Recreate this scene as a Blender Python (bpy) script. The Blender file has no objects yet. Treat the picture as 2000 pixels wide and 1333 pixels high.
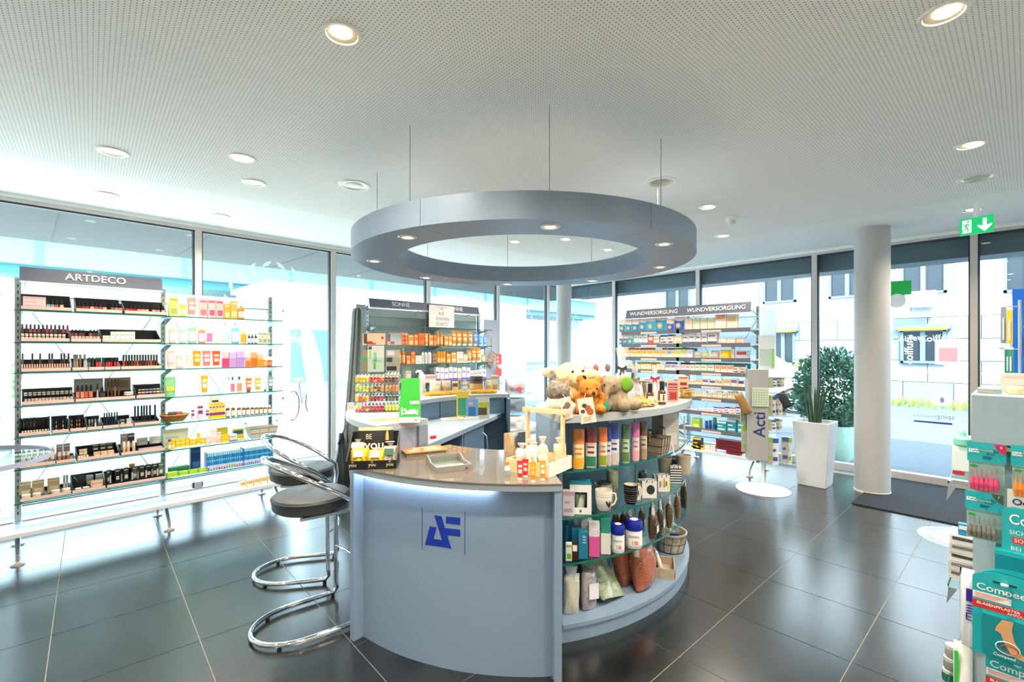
import bpy, bmesh, math, random
from mathutils import Vector, Matrix, Euler

# ------------------------------------------------------------------ camera, sky, sun, exposure
A, B = 0.742, 0.670            # view direction relative to the room axes
HC = 1.576                     # eye height
FPX, CX, CY = 912.0, 1000.0, 682.0
SC = bpy.context.scene
COL = SC.collection
cam_d = bpy.data.cameras.new('camera')
cam = bpy.data.objects.new('camera', cam_d); COL.objects.link(cam)
cam.location = (0, 0, HC)
cam.rotation_euler = (math.pi/2, 0, -math.atan2(B, A))
cam_d.sensor_width = 36.0
cam_d.lens = FPX/2000*36.0
cam_d.shift_y = (CY-666.5)/2000.0
cam_d.clip_start = 0.05; cam_d.clip_end = 300
SC.camera = cam

wd = bpy.data.worlds.new('world'); SC.world = wd; wd.use_nodes = True
bg = wd.node_tree.nodes['Background']
bg.inputs[0].default_value = (0.64, 0.82, 1.0, 1); bg.inputs[1].default_value = 3.2

sun_d = bpy.data.lights.new('sun', 'SUN'); sun_d.energy = 5.0; sun_d.angle = 0.01; sun_d.color = (1.0, 0.96, 0.88)
sun = bpy.data.objects.new('sun', sun_d); COL.objects.link(sun)
sun.rotation_euler = Vector((0.62, 0.42, -0.78)).to_track_quat('-Z', 'Y').to_euler()
sun.location = (-10, -8, 20)

SC.view_settings.view_transform = 'Standard'
SC.view_settings.look = 'None'
SC.view_settings.exposure = 1.78
SC.view_settings.gamma = 1.0
SC.view_settings.use_curve_mapping = False

CEIL_LIGHT_W = 46.0      # ceiling spots
RING_LIGHT_W = 9.0
LED_W = 2.2

# ------------------------------------------------------------------ helpers
random.seed(7)
R = math.radians
def W(xc, yc, z=0.0):
    return Vector((A*xc + B*yc, -B*xc + A*yc, z))
def onz(px, py, z=0.0):                      # point of a horizontal plane seen at a pixel
    y = (HC-z)*FPX/(py-CY)
    return W((px-CX)/FPX*y, y, z)
def ray(px, py):
    return W((px-CX)/FPX, 1.0, -(py-CY)/FPX)
def srgb(h):
    h = h.lstrip('#'); c = [int(h[i:i+2], 16)/255 for i in (0, 2, 4)]
    return tuple(x/12.92 if x <= .04045 else ((x+.055)/1.055)**2.4 for x in c)

MATS = {}
def mat(col, rough=0.5, metal=0.0, trans=0.0, alpha=1.0, emit=0.0, coat=0.0, name=None, noise=None):
    if isinstance(col, str): col = srgb(col)
    key = (tuple(round(c, 3) for c in col), rough, metal, trans, alpha, emit, coat, name, noise)
    if key in MATS: return MATS[key]
    m = bpy.data.materials.new(name or 'paint'); m.use_nodes = True
    p = m.node_tree.nodes['Principled BSDF']
    p.inputs['Base Color'].default_value = (*col, 1)
    p.inputs['Roughness'].default_value = rough
    p.inputs['Metallic'].default_value = metal
    p.inputs['Transmission Weight'].default_value = trans
    p.inputs['Alpha'].default_value = alpha
    p.inputs['Coat Weight'].default_value = coat
    if emit:
        p.inputs['Emission Color'].default_value = (*col, 1)
        p.inputs['Emission Strength'].default_value = emit
    if noise:                                 # (scale, amount, bump): mottled colour and fine relief
        nt = m.node_tree; tc = nt.nodes.new('ShaderNodeTexCoord'); n = nt.nodes.new('ShaderNodeTexNoise')
        n.inputs['Scale'].default_value = noise[0]; n.inputs['Detail'].default_value = 4
        nt.links.new(tc.outputs['Object'], n.inputs['Vector'])
        r = nt.nodes.new('ShaderNodeValToRGB')
        r.color_ramp.elements[0].position = .3; r.color_ramp.elements[1].position = .7
        r.color_ramp.elements[0].color = (*[c*(1-noise[1]) for c in col], 1)
        r.color_ramp.elements[1].color = (*[min(1, c*(1+noise[1])) for c in col], 1)
        nt.links.new(n.outputs['Fac'], r.inputs['Fac']); nt.links.new(r.outputs['Color'], p.inputs['Base Color'])
        if noise[2]:
            b = nt.nodes.new('ShaderNodeBump'); b.inputs['Strength'].default_value = noise[2]; b.inputs['Distance'].default_value = .01
            nt.links.new(n.outputs['Fac'], b.inputs['Height']); nt.links.new(b.outputs['Normal'], p.inputs['Normal'])
    MATS[key] = m
    return m

def glass_mat(tint=(.93, .97, .96), gloss=.06, name='pane_glass', rough=0.0):
    key = ('glass', tint, gloss, rough)
    if key in MATS: return MATS[key]
    m = bpy.data.materials.new(name); m.use_nodes = True; nt = m.node_tree
    for n in list(nt.nodes): nt.nodes.remove(n)
    o = nt.nodes.new('ShaderNodeOutputMaterial'); mx = nt.nodes.new('ShaderNodeMixShader')
    t = nt.nodes.new('ShaderNodeBsdfTransparent'); t.inputs[0].default_value = (*tint, 1)
    g = nt.nodes.new('ShaderNodeBsdfGlossy'); g.inputs['Roughness'].default_value = rough
    fr = nt.nodes.new('ShaderNodeFresnel'); fr.inputs['IOR'].default_value = 1.35 + gloss
    ge = nt.nodes.new('ShaderNodeNewGeometry'); iv = nt.nodes.new('ShaderNodeMath'); iv.operation = 'SUBTRACT'; iv.inputs[0].default_value = 1.0
    ml = nt.nodes.new('ShaderNodeMath'); ml.operation = 'MULTIPLY'       # reflect on the entry face only
    nt.links.new(ge.outputs['Backfacing'], iv.inputs[1]); nt.links.new(iv.outputs[0], ml.inputs[0]); nt.links.new(fr.outputs[0], ml.inputs[1])
    nt.links.new(ml.outputs[0], mx.inputs[0]); nt.links.new(t.outputs[0], mx.inputs[1]); nt.links.new(g.outputs[0], mx.inputs[2])
    nt.links.new(mx.outputs[0], o.inputs[0]); MATS[key] = m
    return m
def frosted_mat(col, tr=.6, clear=.0, name='frosted_panel'):
    if isinstance(col, str): col = srgb(col)
    key = ('frost', col, tr, clear)
    if key in MATS: return MATS[key]
    m = bpy.data.materials.new(name); m.use_nodes = True; nt = m.node_tree
    for n in list(nt.nodes): nt.nodes.remove(n)
    o = nt.nodes.new('ShaderNodeOutputMaterial'); mx = nt.nodes.new('ShaderNodeMixShader'); mx.inputs[0].default_value = tr
    d = nt.nodes.new('ShaderNodeBsdfDiffuse'); d.inputs[0].default_value = (*col, 1)
    t = nt.nodes.new('ShaderNodeBsdfTranslucent'); t.inputs[0].default_value = (*col, 1)
    nt.links.new(d.outputs[0], mx.inputs[1]); nt.links.new(t.outputs[0], mx.inputs[2]); last = mx
    if clear:
        m2 = nt.nodes.new('ShaderNodeMixShader'); m2.inputs[0].default_value = clear
        tp = nt.nodes.new('ShaderNodeBsdfTransparent'); nt.links.new(mx.outputs[0], m2.inputs[1]); nt.links.new(tp.outputs[0], m2.inputs[2]); last = m2
    nt.links.new(last.outputs[0], o.inputs[0]); MATS[key] = m
    return m

TXT = {}
def text_data(txt, bold):
    if (txt, bold) in TXT: return TXT[(txt, bold)]
    c = bpy.data.curves.new('t', 'FONT'); c.body = txt; c.align_x = 'CENTER'; c.align_y = 'CENTER'; c.size = 1; c.offset = bold; c.resolution_u = 3
    o = bpy.data.objects.new('t', c); COL.objects.link(o)
    dg = bpy.context.evaluated_depsgraph_get(); me = o.evaluated_get(dg).to_mesh()
    vs = [v.co.copy() for v in me.vertices]; fs = [tuple(p.vertices) for p in me.polygons]
    o.evaluated_get(dg).to_mesh_clear(); bpy.data.objects.remove(o); bpy.data.curves.remove(c)
    TXT[(txt, bold)] = (vs, fs)
    return vs, fs

class MB:
    def __init__(s): s.v = []; s.f = []; s.m = []; s.mats = []; s.M = None
    def add(s, vs, fs, m):
        if m not in s.mats: s.mats.append(m)
        k = s.mats.index(m); b = len(s.v)
        s.v += [(s.M @ Vector(p)) if s.M else Vector(p) for p in vs]
        s.f += [tuple(b+i for i in f) for f in fs]; s.m += [k]*len(fs)
        return s
    def bx(s, x0, x1, y0, y1, z0, z1, m, rz=0, piv=None):
        vs = [(x, y, z) for z in (z0, z1) for (x, y) in ((x0, y0), (x1, y0), (x1, y1), (x0, y1))]
        if rz:
            cx, cy = piv or ((x0+x1)/2, (y0+y1)/2); c, sn = math.cos(rz), math.sin(rz)
            vs = [(cx+(x-cx)*c-(y-cy)*sn, cy+(x-cx)*sn+(y-cy)*c, z) for x, y, z in vs]
        return s.add(vs, [(0, 3, 2, 1), (4, 5, 6, 7), (0, 1, 5, 4), (1, 2, 6, 5), (2, 3, 7, 6), (3, 0, 4, 7)], m)
    def quad(s, a, b, c, d, m): return s.add([a, b, c, d], [(0, 1, 2, 3)], m)
    def prism(s, poly, z0, z1, m):            # polygon in xy, extruded in z
        n = len(poly); vs = [(x, y, z0) for x, y in poly]+[(x, y, z1) for x, y in poly]
        return s.add(vs, [tuple(range(n-1, -1, -1)), tuple(range(n, 2*n))]+[(i, (i+1) % n, n+(i+1) % n, n+i) for i in range(n)], m)
    def front(s, poly, y0, y1, m):            # polygon in xz, extruded in y (y0 is the front)
        n = len(poly); vs = [(x, y0, z) for x, z in poly]+[(x, y1, z) for x, z in poly]
        return s.add(vs, [tuple(range(n)), tuple(range(2*n-1, n-1, -1))]+[(i, n+i, n+(i+1) % n, (i+1) % n) for i in range(n)], m)
    def side(s, poly, x0, x1, m):             # polygon in yz, extruded in x
        n = len(poly); vs = [(x0, y, z) for y, z in poly]+[(x1, y, z) for y, z in poly]
        return s.add(vs, [tuple(range(n-1, -1, -1)), tuple(range(n, 2*n))]+[(i, (i+1) % n, n+(i+1) % n, n+i) for i in range(n)], m)
    def lathe(s, prof, m, n=16, c=(0, 0), sx=1.0, sy=1.0, z=0.0, cap=True, a0=0.0):
        vs = []
        for r, h in prof:
            for i in range(n):
                a = a0+2*math.pi*i/n; vs.append((c[0]+r*sx*math.cos(a), c[1]+r*sy*math.sin(a), z+h))
        fs = [(k*n+i, k*n+(i+1) % n, (k+1)*n+(i+1) % n, (k+1)*n+i) for k in range(len(prof)-1) for i in range(n)]
        if cap: fs += [tuple(range(n-1, -1, -1)), tuple(range((len(prof)-1)*n, len(prof)*n))]
        return s.add(vs, fs, m)
    def loft(s, rings, m, cap=True):           # rings: lists of the same number of points
        n = len(rings[0]); vs = [p for r in rings for p in r]
        fs = [(k*n+i, k*n+(i+1) % n, (k+1)*n+(i+1) % n, (k+1)*n+i) for k in range(len(rings)-1) for i in range(n)]
        if cap: fs += [tuple(range(n-1, -1, -1)), tuple(range((len(rings)-1)*n, len(rings)*n))]
        return s.add(vs, fs, m)
    def tube(s, pts, r, m, n=8, closed=False):
        pts = [Vector(p) for p in pts]; N = len(pts); rings = []; up = None
        for i, p in enumerate(pts):
            a = pts[i-1] if (i or closed) else p; b = pts[(i+1) % N] if (i < N-1 or closed) else p
            d = (b-a).normalized()
            if up is None: up = d.orthogonal().normalized()
            up = (up-d*up.dot(d))
            up = up.normalized() if up.length > 1e-6 else d.orthogonal().normalized()
            q = d.cross(up); rr = r[i] if isinstance(r, (list, tuple)) else r
            rings.append([p+(up*math.cos(2*math.pi*k/n)+q*math.sin(2*math.pi*k/n))*rr for k in range(n)])
        vs = [v for g in rings for v in g]
        fs = [(k % N*n+i, k % N*n+(i+1) % n, (k+1) % N*n+(i+1) % n, (k+1) % N*n+i) for k in range(N if closed else N-1) for i in range(n)]
        if not closed: fs += [tuple(range(n-1, -1, -1)), tuple(range((N-1)*n, N*n))]
        return s.add(vs, fs, m)
    def ball(s, c, r, m, seg=14, ring=8, sc=(1, 1, 1), rot=None):
        vs = []
        for k in range(1, ring):
            ph = math.pi*k/ring
            for i in range(seg):
                a = 2*math.pi*i/seg; vs.append(Vector((r*sc[0]*math.sin(ph)*math.cos(a), r*sc[1]*math.sin(ph)*math.sin(a), r*sc[2]*math.cos(ph))))
        vs += [Vector((0, 0, r*sc[2])), Vector((0, 0, -r*sc[2]))]; t = len(vs)-2
        fs = [(k*seg+i, (k+1)*seg+i, (k+1)*seg+(i+1) % seg, k*seg+(i+1) % seg) for k in range(ring-2) for i in range(seg)]
        fs += [(t, i, (i+1) % seg) for i in range(seg)]+[(t+1, (ring-2)*seg+(i+1) % seg, (ring-2)*seg+i) for i in range(seg)]
        if rot: q = Euler(rot).to_matrix(); vs = [q @ v for v in vs]
        return s.add([v+Vector(c) for v in vs], fs, m)
    def sector(s, c, r0, r1, a0, a1, z0, z1, m, n=32):   # ring sector, angles in degrees in the room frame
        vs = []
        for i in range(n+1):
            a = R(a0+(a1-a0)*i/n); ca, sa = math.cos(a), math.sin(a)
            for r, z in ((r0, z0), (r1, z0), (r1, z1), (r0, z1)): vs.append((c[0]+r*ca, c[1]+r*sa, z))
        fs = [(i*4+j, (i+1)*4+j, (i+1)*4+(j+1) % 4, i*4+(j+1) % 4) for i in range(n) for j in range(4)]
        if abs(a1-a0) < 359.9: fs += [(3, 2, 1, 0), (n*4, n*4+1, n*4+2, n*4+3)]
        return s.add(vs, fs, m)
    def text(s, txt, size, m, pos=(0, 0, 0), rz=0.0, bold=0.0, sx=1.0, flat=False, roll=0.0, thick=0.0, tilt=0.0, fit=None):
        vs, fs = text_data(txt, bold)
        if not vs: return s
        if fit:
            w = max(v.x for v in vs)-min(v.x for v in vs); sx = fit/(w*size)
        M = Matrix.Translation(pos) @ Matrix.Rotation(rz, 4, 'Z') @ Matrix.Rotation(0 if flat else math.pi/2-tilt, 4, 'X') @ Matrix.Rotation(roll, 4, 'Z') @ Matrix.Diagonal((size*sx, size, 1, 1))
        return s.add([M @ v for v in vs], fs, m)
    def mesh(s, name='mesh', smooth=40):
        me = bpy.data.meshes.new(name); me.from_pydata(s.v, [], s.f)
        for m in s.mats: me.materials.append(m)
        me.polygons.foreach_set('material_index', s.m)
        bm = bmesh.new(); bm.from_mesh(me); bmesh.ops.recalc_face_normals(bm, faces=bm.faces) if smooth else None
        bm.to_mesh(me); bm.free()
        if smooth:
            me.polygons.foreach_set('use_smooth', [True]*len(me.polygons)); me.set_sharp_from_angle(angle=R(smooth))
        me.update()
        return me

def link(name, data, parent=None, loc=None, rz=0.0):
    o = bpy.data.objects.new(name, data); COL.objects.link(o)
    if parent is not None: o.parent = parent
    if loc is not None: o.location = loc
    if rz: o.rotation_euler = (0, 0, rz)
    return o
def tag(o, label, cat, group=None):
    o['label'] = label; o['category'] = cat
    if group: o['group'] = group
    return o
def thing(name, label, cat, loc=(0, 0, 0), rz=0.0, group=None):
    o = link(name, None, None, loc, rz); o.empty_display_size = .05
    return tag(o, label, cat, group)
def part(name, mb, parent, label=None, smooth=40):
    o = link(name, mb.mesh(name, smooth), parent)
    if label: o['label'] = label
    return o
def solo(name, label, cat, mb, loc=(0, 0, 0), rz=0.0, group=None, smooth=40):
    return tag(link(name, mb.mesh(name, smooth), None, loc, rz), label, cat, group)
def struct(name, mb=None, parent=None, loc=None, rz=0.0, smooth=40):
    o = link(name, mb.mesh(name, smooth) if mb else None, parent, loc, rz)
    if parent is None: o['kind'] = 'structure'
    return o
def bevel(o, w=.002, seg=2):
    b = o.modifiers.new('bevel', 'BEVEL'); b.width = w; b.segments = seg; b.limit_method = 'ANGLE'; b.angle_limit = R(40)
    return o

WHITE = mat('#f2f2f0', .5, name='white_paint')
ALU = mat('#c9c6c2', .35, .6, name='brushed_aluminium')
STEEL = mat('#b8c4c6', .3, .75, name='grey_steel')
CHROME = mat((.85, .86, .87), .06, 1.0, name='chrome')
BLACK = mat('#17181a', .45, name='black_plastic')
GLASS = glass_mat()
# ------------------------------------------------------------------ room shell
CZ = 2.91                                   # ceiling height
XR = 7.25                                   # right window wall (x = const)
X0, Y0 = -2.6, -2.6                         # walls behind the camera
LW_O = Vector((0.0, 5.88, 0)); LW_A = math.atan(.075)   # left window wall: origin and angle
lu = Vector((math.cos(LW_A), math.sin(LW_A), 0)); lv = Vector((-math.sin(LW_A), math.cos(LW_A), 0))
def LW(x, y, z=0.0): return LW_O + lu*x + lv*y + Vector((0, 0, z))
def lw_x(px, y=0.0):                         # along-wall coordinate where a pixel column meets the line y in the wall frame
    d = ray(px, CY); t = (LW_O.dot(lv)+y)/d.dot(lv)
    return (d*t-LW_O).dot(lu)
XCORN = (XR)/math.cos(LW_A)                  # corner in wall coordinates
YCORN = LW(XCORN, 0).y

# floor: grout bed and single tiles
gm = mat('#8d8a80', .8, name='grout')
floor = struct('floor', MB().bx(X0, XR+.1, Y0, YCORN+.1, -.12, -.0025, gm))
def tile_mat():
    m = bpy.data.materials.new('slate_tile'); m.use_nodes = True; nt = m.node_tree; p = nt.nodes['Principled BSDF']
    g = nt.nodes.new('ShaderNodeNewGeometry'); mp = nt.nodes.new('ShaderNodeMapping'); mp.inputs['Scale'].default_value = (1.5, 4.5, 1)
    n = nt.nodes.new('ShaderNodeTexNoise'); n.inputs['Scale'].default_value = 1.4; n.inputs['Detail'].default_value = 3; n.inputs['Roughness'].default_value = .5
    nt.links.new(g.outputs['Position'], mp.inputs['Vector']); nt.links.new(mp.outputs[0], n.inputs['Vector'])
    r = nt.nodes.new('ShaderNodeValToRGB'); r.color_ramp.elements[0].position = .32; r.color_ramp.elements[1].position = .75
    r.color_ramp.elements[0].color = (.004, .0046, .0052, 1); r.color_ramp.elements[1].color = (.016, .018, .018, 1)
    nt.links.new(n.outputs['Fac'], r.inputs['Fac']); nt.links.new(r.outputs['Color'], p.inputs['Base Color'])
    r2 = nt.nodes.new('ShaderNodeMapRange'); r2.inputs[3].default_value = .21; r2.inputs[4].default_value = .25
    nt.links.new(n.outputs['Fac'], r2.inputs[0]); nt.links.new(r2.outputs[0], p.inputs['Roughness'])
    b = nt.nodes.new('ShaderNodeBump'); b.inputs['Strength'].default_value = .003; b.inputs['Distance'].default_value = .004
    nt.links.new(n.outputs['Fac'], b.inputs['Height']); nt.links.new(b.outputs['Normal'], p.inputs['Normal'])
    p.inputs['Specular IOR Level'].default_value = 1.0; p.inputs['IOR'].default_value = 1.57
    return m
TILE = tile_mat()
tb = MB(); tb.bx(-.2978, .2978, -.2978, .2978, -.009, 0, TILE)
tmesh = tb.mesh('tile', 0)
for i in range(-5, 12):
    for j in range(-5, 11):
        x, y = .44+.6*i+.3, .6*j+.3
        if x-.3 < X0 or x+.3 > XR+.3 or y+.3 > LW_O.y+.075*x+.32: continue
        fwd = x*B+y*A
        if fwd < -1.2: continue
        xe = XR+.02
        if x+.3 > xe:
            t2 = MB(); t2.bx(-.2978, xe-x, -.2978, .2978, -.009, 0, TILE); link('tile', t2.mesh('tile', 0), floor, (x, y, 0))
        else: link('tile', tmesh, floor, (x, y, 0))

# ceiling: perforated plasterboard with a plain border
def ceil_mat():
    m = bpy.data.materials.new('perforated_ceiling'); m.use_nodes = True; nt = m.node_tree; p = nt.nodes['Principled BSDF']
    p.inputs['Roughness'].default_value = .8
    g = nt.nodes.new('ShaderNodeNewGeometry'); sp = nt.nodes.new('ShaderNodeSeparateXYZ'); nt.links.new(g.outputs['Position'], sp.inputs[0])
    def math_(op, a, b=None):
        n = nt.nodes.new('ShaderNodeMath'); n.operation = op
        for k, v in enumerate((a, b)):
            if v is None: continue
            if isinstance(v, (int, float)): n.inputs[k].default_value = v
            else: nt.links.new(v, n.inputs[k])
        return n.outputs[0]
    S = .0178
    def cell(o): return math_('SUBTRACT', math_('FRACT', math_('ADD', math_('DIVIDE', o, S), 1000.0)), .5)
    fx, fy = cell(sp.outputs[0]), cell(sp.outputs[1])
    d = math_('SQRT', math_('ADD', math_('MULTIPLY', fx, fx), math_('MULTIPLY', fy, fy)))
    hole = math_('LESS_THAN', d, .15)
    for o, lim in ((sp.outputs[0], 5.75), (sp.outputs[1], 4.7)): hole = math_('MULTIPLY', hole, math_('LESS_THAN', o, lim))
    mx = nt.nodes.new('ShaderNodeMix'); mx.data_type = 'RGBA'
    mx.inputs['A'].default_value = (.88, .86, .81, 1); mx.inputs['B'].default_value = (.13, .11, .085, 1)
    nt.links.new(hole, mx.inputs['Factor']); nt.links.new(mx.outputs['Result'], p.inputs['Base Color'])
    return m
struct('ceiling', MB().bx(X0, XR+.12, Y0, YCORN+.15, CZ, CZ+.12, ceil_mat()))
wm = mat('#e9e7e2', .7, name='white_wall')
struct('wall_back', MB().bx(X0, XR+.12, Y0-.1, Y0, 0, CZ, wm))
struct('wall_left', MB().bx(X0-.1, X0, Y0, LW_O.y+.075*X0, 0, CZ, wm))

# window walls: frames and panes
FR = mat('#cfc6c0', .4, .1, name='anodised_frame'); FRD = mat('#38424a', .5, name='dark_gasket')
win_n = [0]
def window(frame_fn, rz, x0, x1, door=False, z0=.0, z1=2.875):
    """one glazed bay between mullion centres x0..x1 in the wall frame (y=0 is the inner face)"""
    win_n[0] += 1
    root = struct(('door_1' if door else 'window_%d' % win_n[0]), None, None, frame_fn(x0, 0), rz)
    w = x1-x0; t = .03
    f = MB(); f.bx(0, t, 0, .1, z0, z1, FR); f.bx(w-t, w, 0, .1, z0, z1, FR)
    f.bx(t, w-t, 0, .1, z0, z0+.09, FR); f.bx(t, w-t, 0, .1, z1-.03, z1, FR)
    part('window_frame', f, root)
    g = MB()
    for a, b in ((t, t+.016), (w-t-.016, w-t)): g.bx(a, b, .03, .08, z0+.09, z1-.03, FRD)
    g.bx(t, w-t, .03, .08, z1-.046, z1-.03, FRD)
    part('gasket', g, root)
    part('glass_pane', MB().bx(t+.016, w-t-.016, .05, .056, z0+.09, z1-.046, GLASS), root)
    return root
LX = [lw_x(-620), lw_x(-190), lw_x(388), lw_x(652), lw_x(838), lw_x(974), lw_x(1072), XCORN+.02]
lwins = [window(LW, LW_A, a, b) for a, b in zip(LX[:-1], LX[1:])]
def RWf(x, y, z=0.0): return Vector((XR+y, YCORN-x, z))     # right wall frame: x runs towards -Y
def rw_x(px, y=0.0):
    d = ray(px, CY); t = (XR+y)/d.x
    return YCORN-d.y*t
RX = [.02, rw_x(1198), rw_x(1362), rw_x(1590), rw_x(1902), rw_x(2330), rw_x(2900)]
rwins = [window(RWf, -math.pi/2, a, b, door=(k == 3)) for k, (a, b) in enumerate(zip(RX[:-1], RX[1:]))]
# head fascia above the glass, roof edge outside, sill strip
hd = MB(); hd.bx(LX[0], XCORN+.1, -.01, .14, 2.875, CZ, WHITE); struct('trim_1', hd, None, LW_O, LW_A)
hd = MB(); hd.bx(0, RX[-1], -.01, .14, 2.875, CZ, WHITE); struct('trim_2', hd, None, (XR, YCORN, 0), -math.pi/2)
# closing walls beyond the glazing
struct('wall_right', MB().bx(XR, XR+.15, Y0-.1, YCORN-RX[-1], 0, CZ, wm))

# round columns
cm = mat('#b9b8b6', .55, name='column_paint')
c1 = W(.771*5.18, 5.18); c2 = W(.111*8.35, 8.35)
for k, (c, r) in enumerate(((c1, .163), (c2, .133))):
    p = MB().lathe([(r, 0), (r, CZ)], cm, 40, c=(c.x, c.y)); o = struct('column', p)
    part('floor_collar', MB().lathe([(r+.004, 0), (r+.004, .02)], WHITE, 40, c=(c.x, c.y)), o)

# ------------------------------------------------------------------ outside
def ext(name, label, cat, mb, group=None): return solo(name, label, cat, mb, group=group)
asph = mat('#4b525c', .9, noise=(60, .25, .3), name='asphalt')
pave = mat('#c9c7c0', .9, noise=(8, .06, .1), name='light_paving')
g = MB(); g.bx(XR+.15, 60, -60, 80, -.3, -.06, asph); struct('ground_street', g)
g = MB(); g.bx(-60, XR+.15, YCORN+.9, 80, -.3, -.06, pave); g.bx(-60, XR+.15, 5.0, YCORN+.9, -.3, -.075, pave); struct('ground_forecourt', g)
# canopy of this building over the forecourt, with panel joints
cpy = mat('#3f484a', .7, name='canopy_soffit'); jn = mat('#4a5356', .8, name='joint')
cp = MB(); cp.bx(-9, XCORN+2.2, .145, 2.15, 2.88, 3.35, cpy); canopy = struct('canopy_roof', cp, None, LW_O, LW_A)
j = MB()
for k in range(-6, 8): j.bx(k*1.25-.2, k*1.25-.185, .15, 2.15, 2.876, 2.881, jn)
part('panel_joint', j, canopy)
# sunshade boxes outside the right wall
sb = MB(); sb.bx(.1, RX[-1], .14, .55, 2.62, 3.2, mat('#5d6d7b', .6, name='sunshade_box')); struct('trim_3', sb, None, (XR, YCORN, 0), -math.pi/2)
roof = MB(); roof.bx(X0-.2, XR+.15, Y0-.2, YCORN+.15, CZ+.12, 4.3, WHITE); struct('roof', roof)

# viaduct in turquoise steel
tq = mat('#6c9d94', .5, name='turquoise_girder'); tqd = mat('#2f6a72', .5, name='dark_turquoise')
vr = thing('viaduct', 'turquoise steel road viaduct crossing behind the forecourt', 'bridge', LW(0, 24), LW_A)
part('girder', MB().bx(-60, 45, 0, .6, 5.35, 6.75, tq), vr)
part('deck', MB().bx(-60, 45, -.8, 9, 6.75, 7.1, mat('#e9eeee', .7)), vr)
part('lower_flange', MB().bx(-60, 45, .3, 5, 4.9, 5.35, tqd), vr)
for k in range(-8, 8):
    part('stiffener', MB().bx(k*5.5, k*5.5+.18, -.1, .0, 5.35, 6.75, mat('#569c92', .5)), vr)
for k in (-5, 0, 5): part('pier', MB().bx(k*9-.8, k*9+.8, 2, 4, -.1, 4.9, mat('#cfd4d2', .8)), vr)
# far trees, white hall and fuel canopy beyond the forecourt
def leaf_mat(c): return mat(c, .8, noise=(9, .5, .0), name='foliage')
def tree(c, r, col, label, h=1.0, n=60, seedv=1, group=None, trunk=True, leaf=.28):
    rnd = random.Random(seedv); root = thing('tree', label, 'tree', c, 0, group)
    mb = MB(); m = leaf_mat(col)
    for _ in range(n*9):
        u = Vector((rnd.gauss(0, 1), rnd.gauss(0, 1), rnd.gauss(0, 1))).normalized()*r*(.55+.45*rnd.random())
        p = Vector((u.x, u.y, u.z*h+r*h+r*.8)); a = Vector((rnd.gauss(0, 1), rnd.gauss(0, 1), rnd.gauss(0, 1))).normalized(); b = a.orthogonal().normalized(); s = r*leaf*(.6+.8*rnd.random())
        mb.add([p, p+a*s*.5+b*s*.3, p+a*s, p+a*s*.5-b*s*.3], [(0, 1, 2, 3)], m)
    o = part('crown', mb, root, smooth=0); o['kind'] = 'stuff'
    if trunk: part('trunk', MB().lathe([(r*.09, 0), (r*.06, r*1.6)], mat('#5a4632', .9), 8), root)
    return root
tcols = ['#a89f3c', '#7a8538', '#9c8b30', '#6c7a34', '#566f2c', '#97923a']
for k, (x, y) in enumerate(((-34, 46), (-27, 44), (-19, 46), (-10, 44), (-2.5, 45), (5, 47), (12, 44), (20, 46))):
    tree(LW(x, y, -.1), 2.9+.35*(k % 3), tcols[k % 6], ['golden autumn tree', 'pale green leafy tree', 'yellow ochre tree'][k % 3]+' beyond the turquoise viaduct', seedv=k+3, group='autumn trees beyond the viaduct')
hb = thing('white_hall', 'long white hall with blue shutters across the forecourt', 'building', LW(10.5, 16.5), LW_A)
part('wall', MB().bx(-3.2, 14, 0, 5, -.06, 4.4, mat('#f4f5f5', .7)), hb); part('roof_edge', MB().bx(-3.4, 14.2, -.2, 5.2, 4.4, 4.65, mat('#aebfd6', .6)), hb)
for k in range(4): part('shutter', MB().bx(-2.6+k*3.6, -.4+k*3.6, -.06, 0, .0, 2.5, mat('#4c6c98', .6)), hb)
for k, (x, y, r, cc) in enumerate(((-1.2, 12.5, .8, '#6d8f5c'), (.7, 12.8, .7, '#7f9f66'), (12, 10.5, .9, '#5f8068'), (14, 10, 1.0, '#6f9070'), (10.2, 11.3, .8, '#86a57a'))):
    tree(LW(x, y, -.06-.55*r), r, cc, 'low rounded shrub at the far edge of the forecourt', .7, 50, 40+k, 'forecourt shrubs', False)
bb = thing('fuel_kiosk', 'small blue and white kiosk with open shelter on the forecourt', 'kiosk', LW(3.4, 11.5), LW_A)
part('wall', MB().bx(-.9, .9, 0, 1.5, -.06, 2.3, mat('#4a6078', .6)), bb); part('roof', MB().bx(-1.3, 1.3, -.5, 1.7, 2.3, 2.5, mat('#33507c', .6)), bb)
part('door', MB().bx(-.4, .4, -.04, 0, -.06, 1.95, mat('#dfe8ec', .4)), bb)
bk = thing('bicycle', 'parked bicycle with dark frame out on the forecourt', 'bicycle', LW(4.2, 5.5, -.06), R(50))
for x in (-.52, .52):
    part('wheel', MB().tube([(x+.33*math.cos(a*math.pi/10), 0, .34+.33*math.sin(a*math.pi/10)) for a in range(20)], .018, BLACK, 6, True), bk)
part('frame', MB().tube([(-.52, 0, .34), (-.2, 0, .82), (.36, 0, .86), (-.05, 0, .34), (-.2, 0, .82)], .02, mat('#3b5470', .4), 6).tube([(.52, 0, .34), (.36, 0, .95), (.28, .0, 1.0)], .018, mat('#3b5470', .4), 6), bk)
part('saddle', MB().bx(-.33, -.08, -.06, .06, .9, .95, mat('#c98a3c', .6)), bk)

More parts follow.
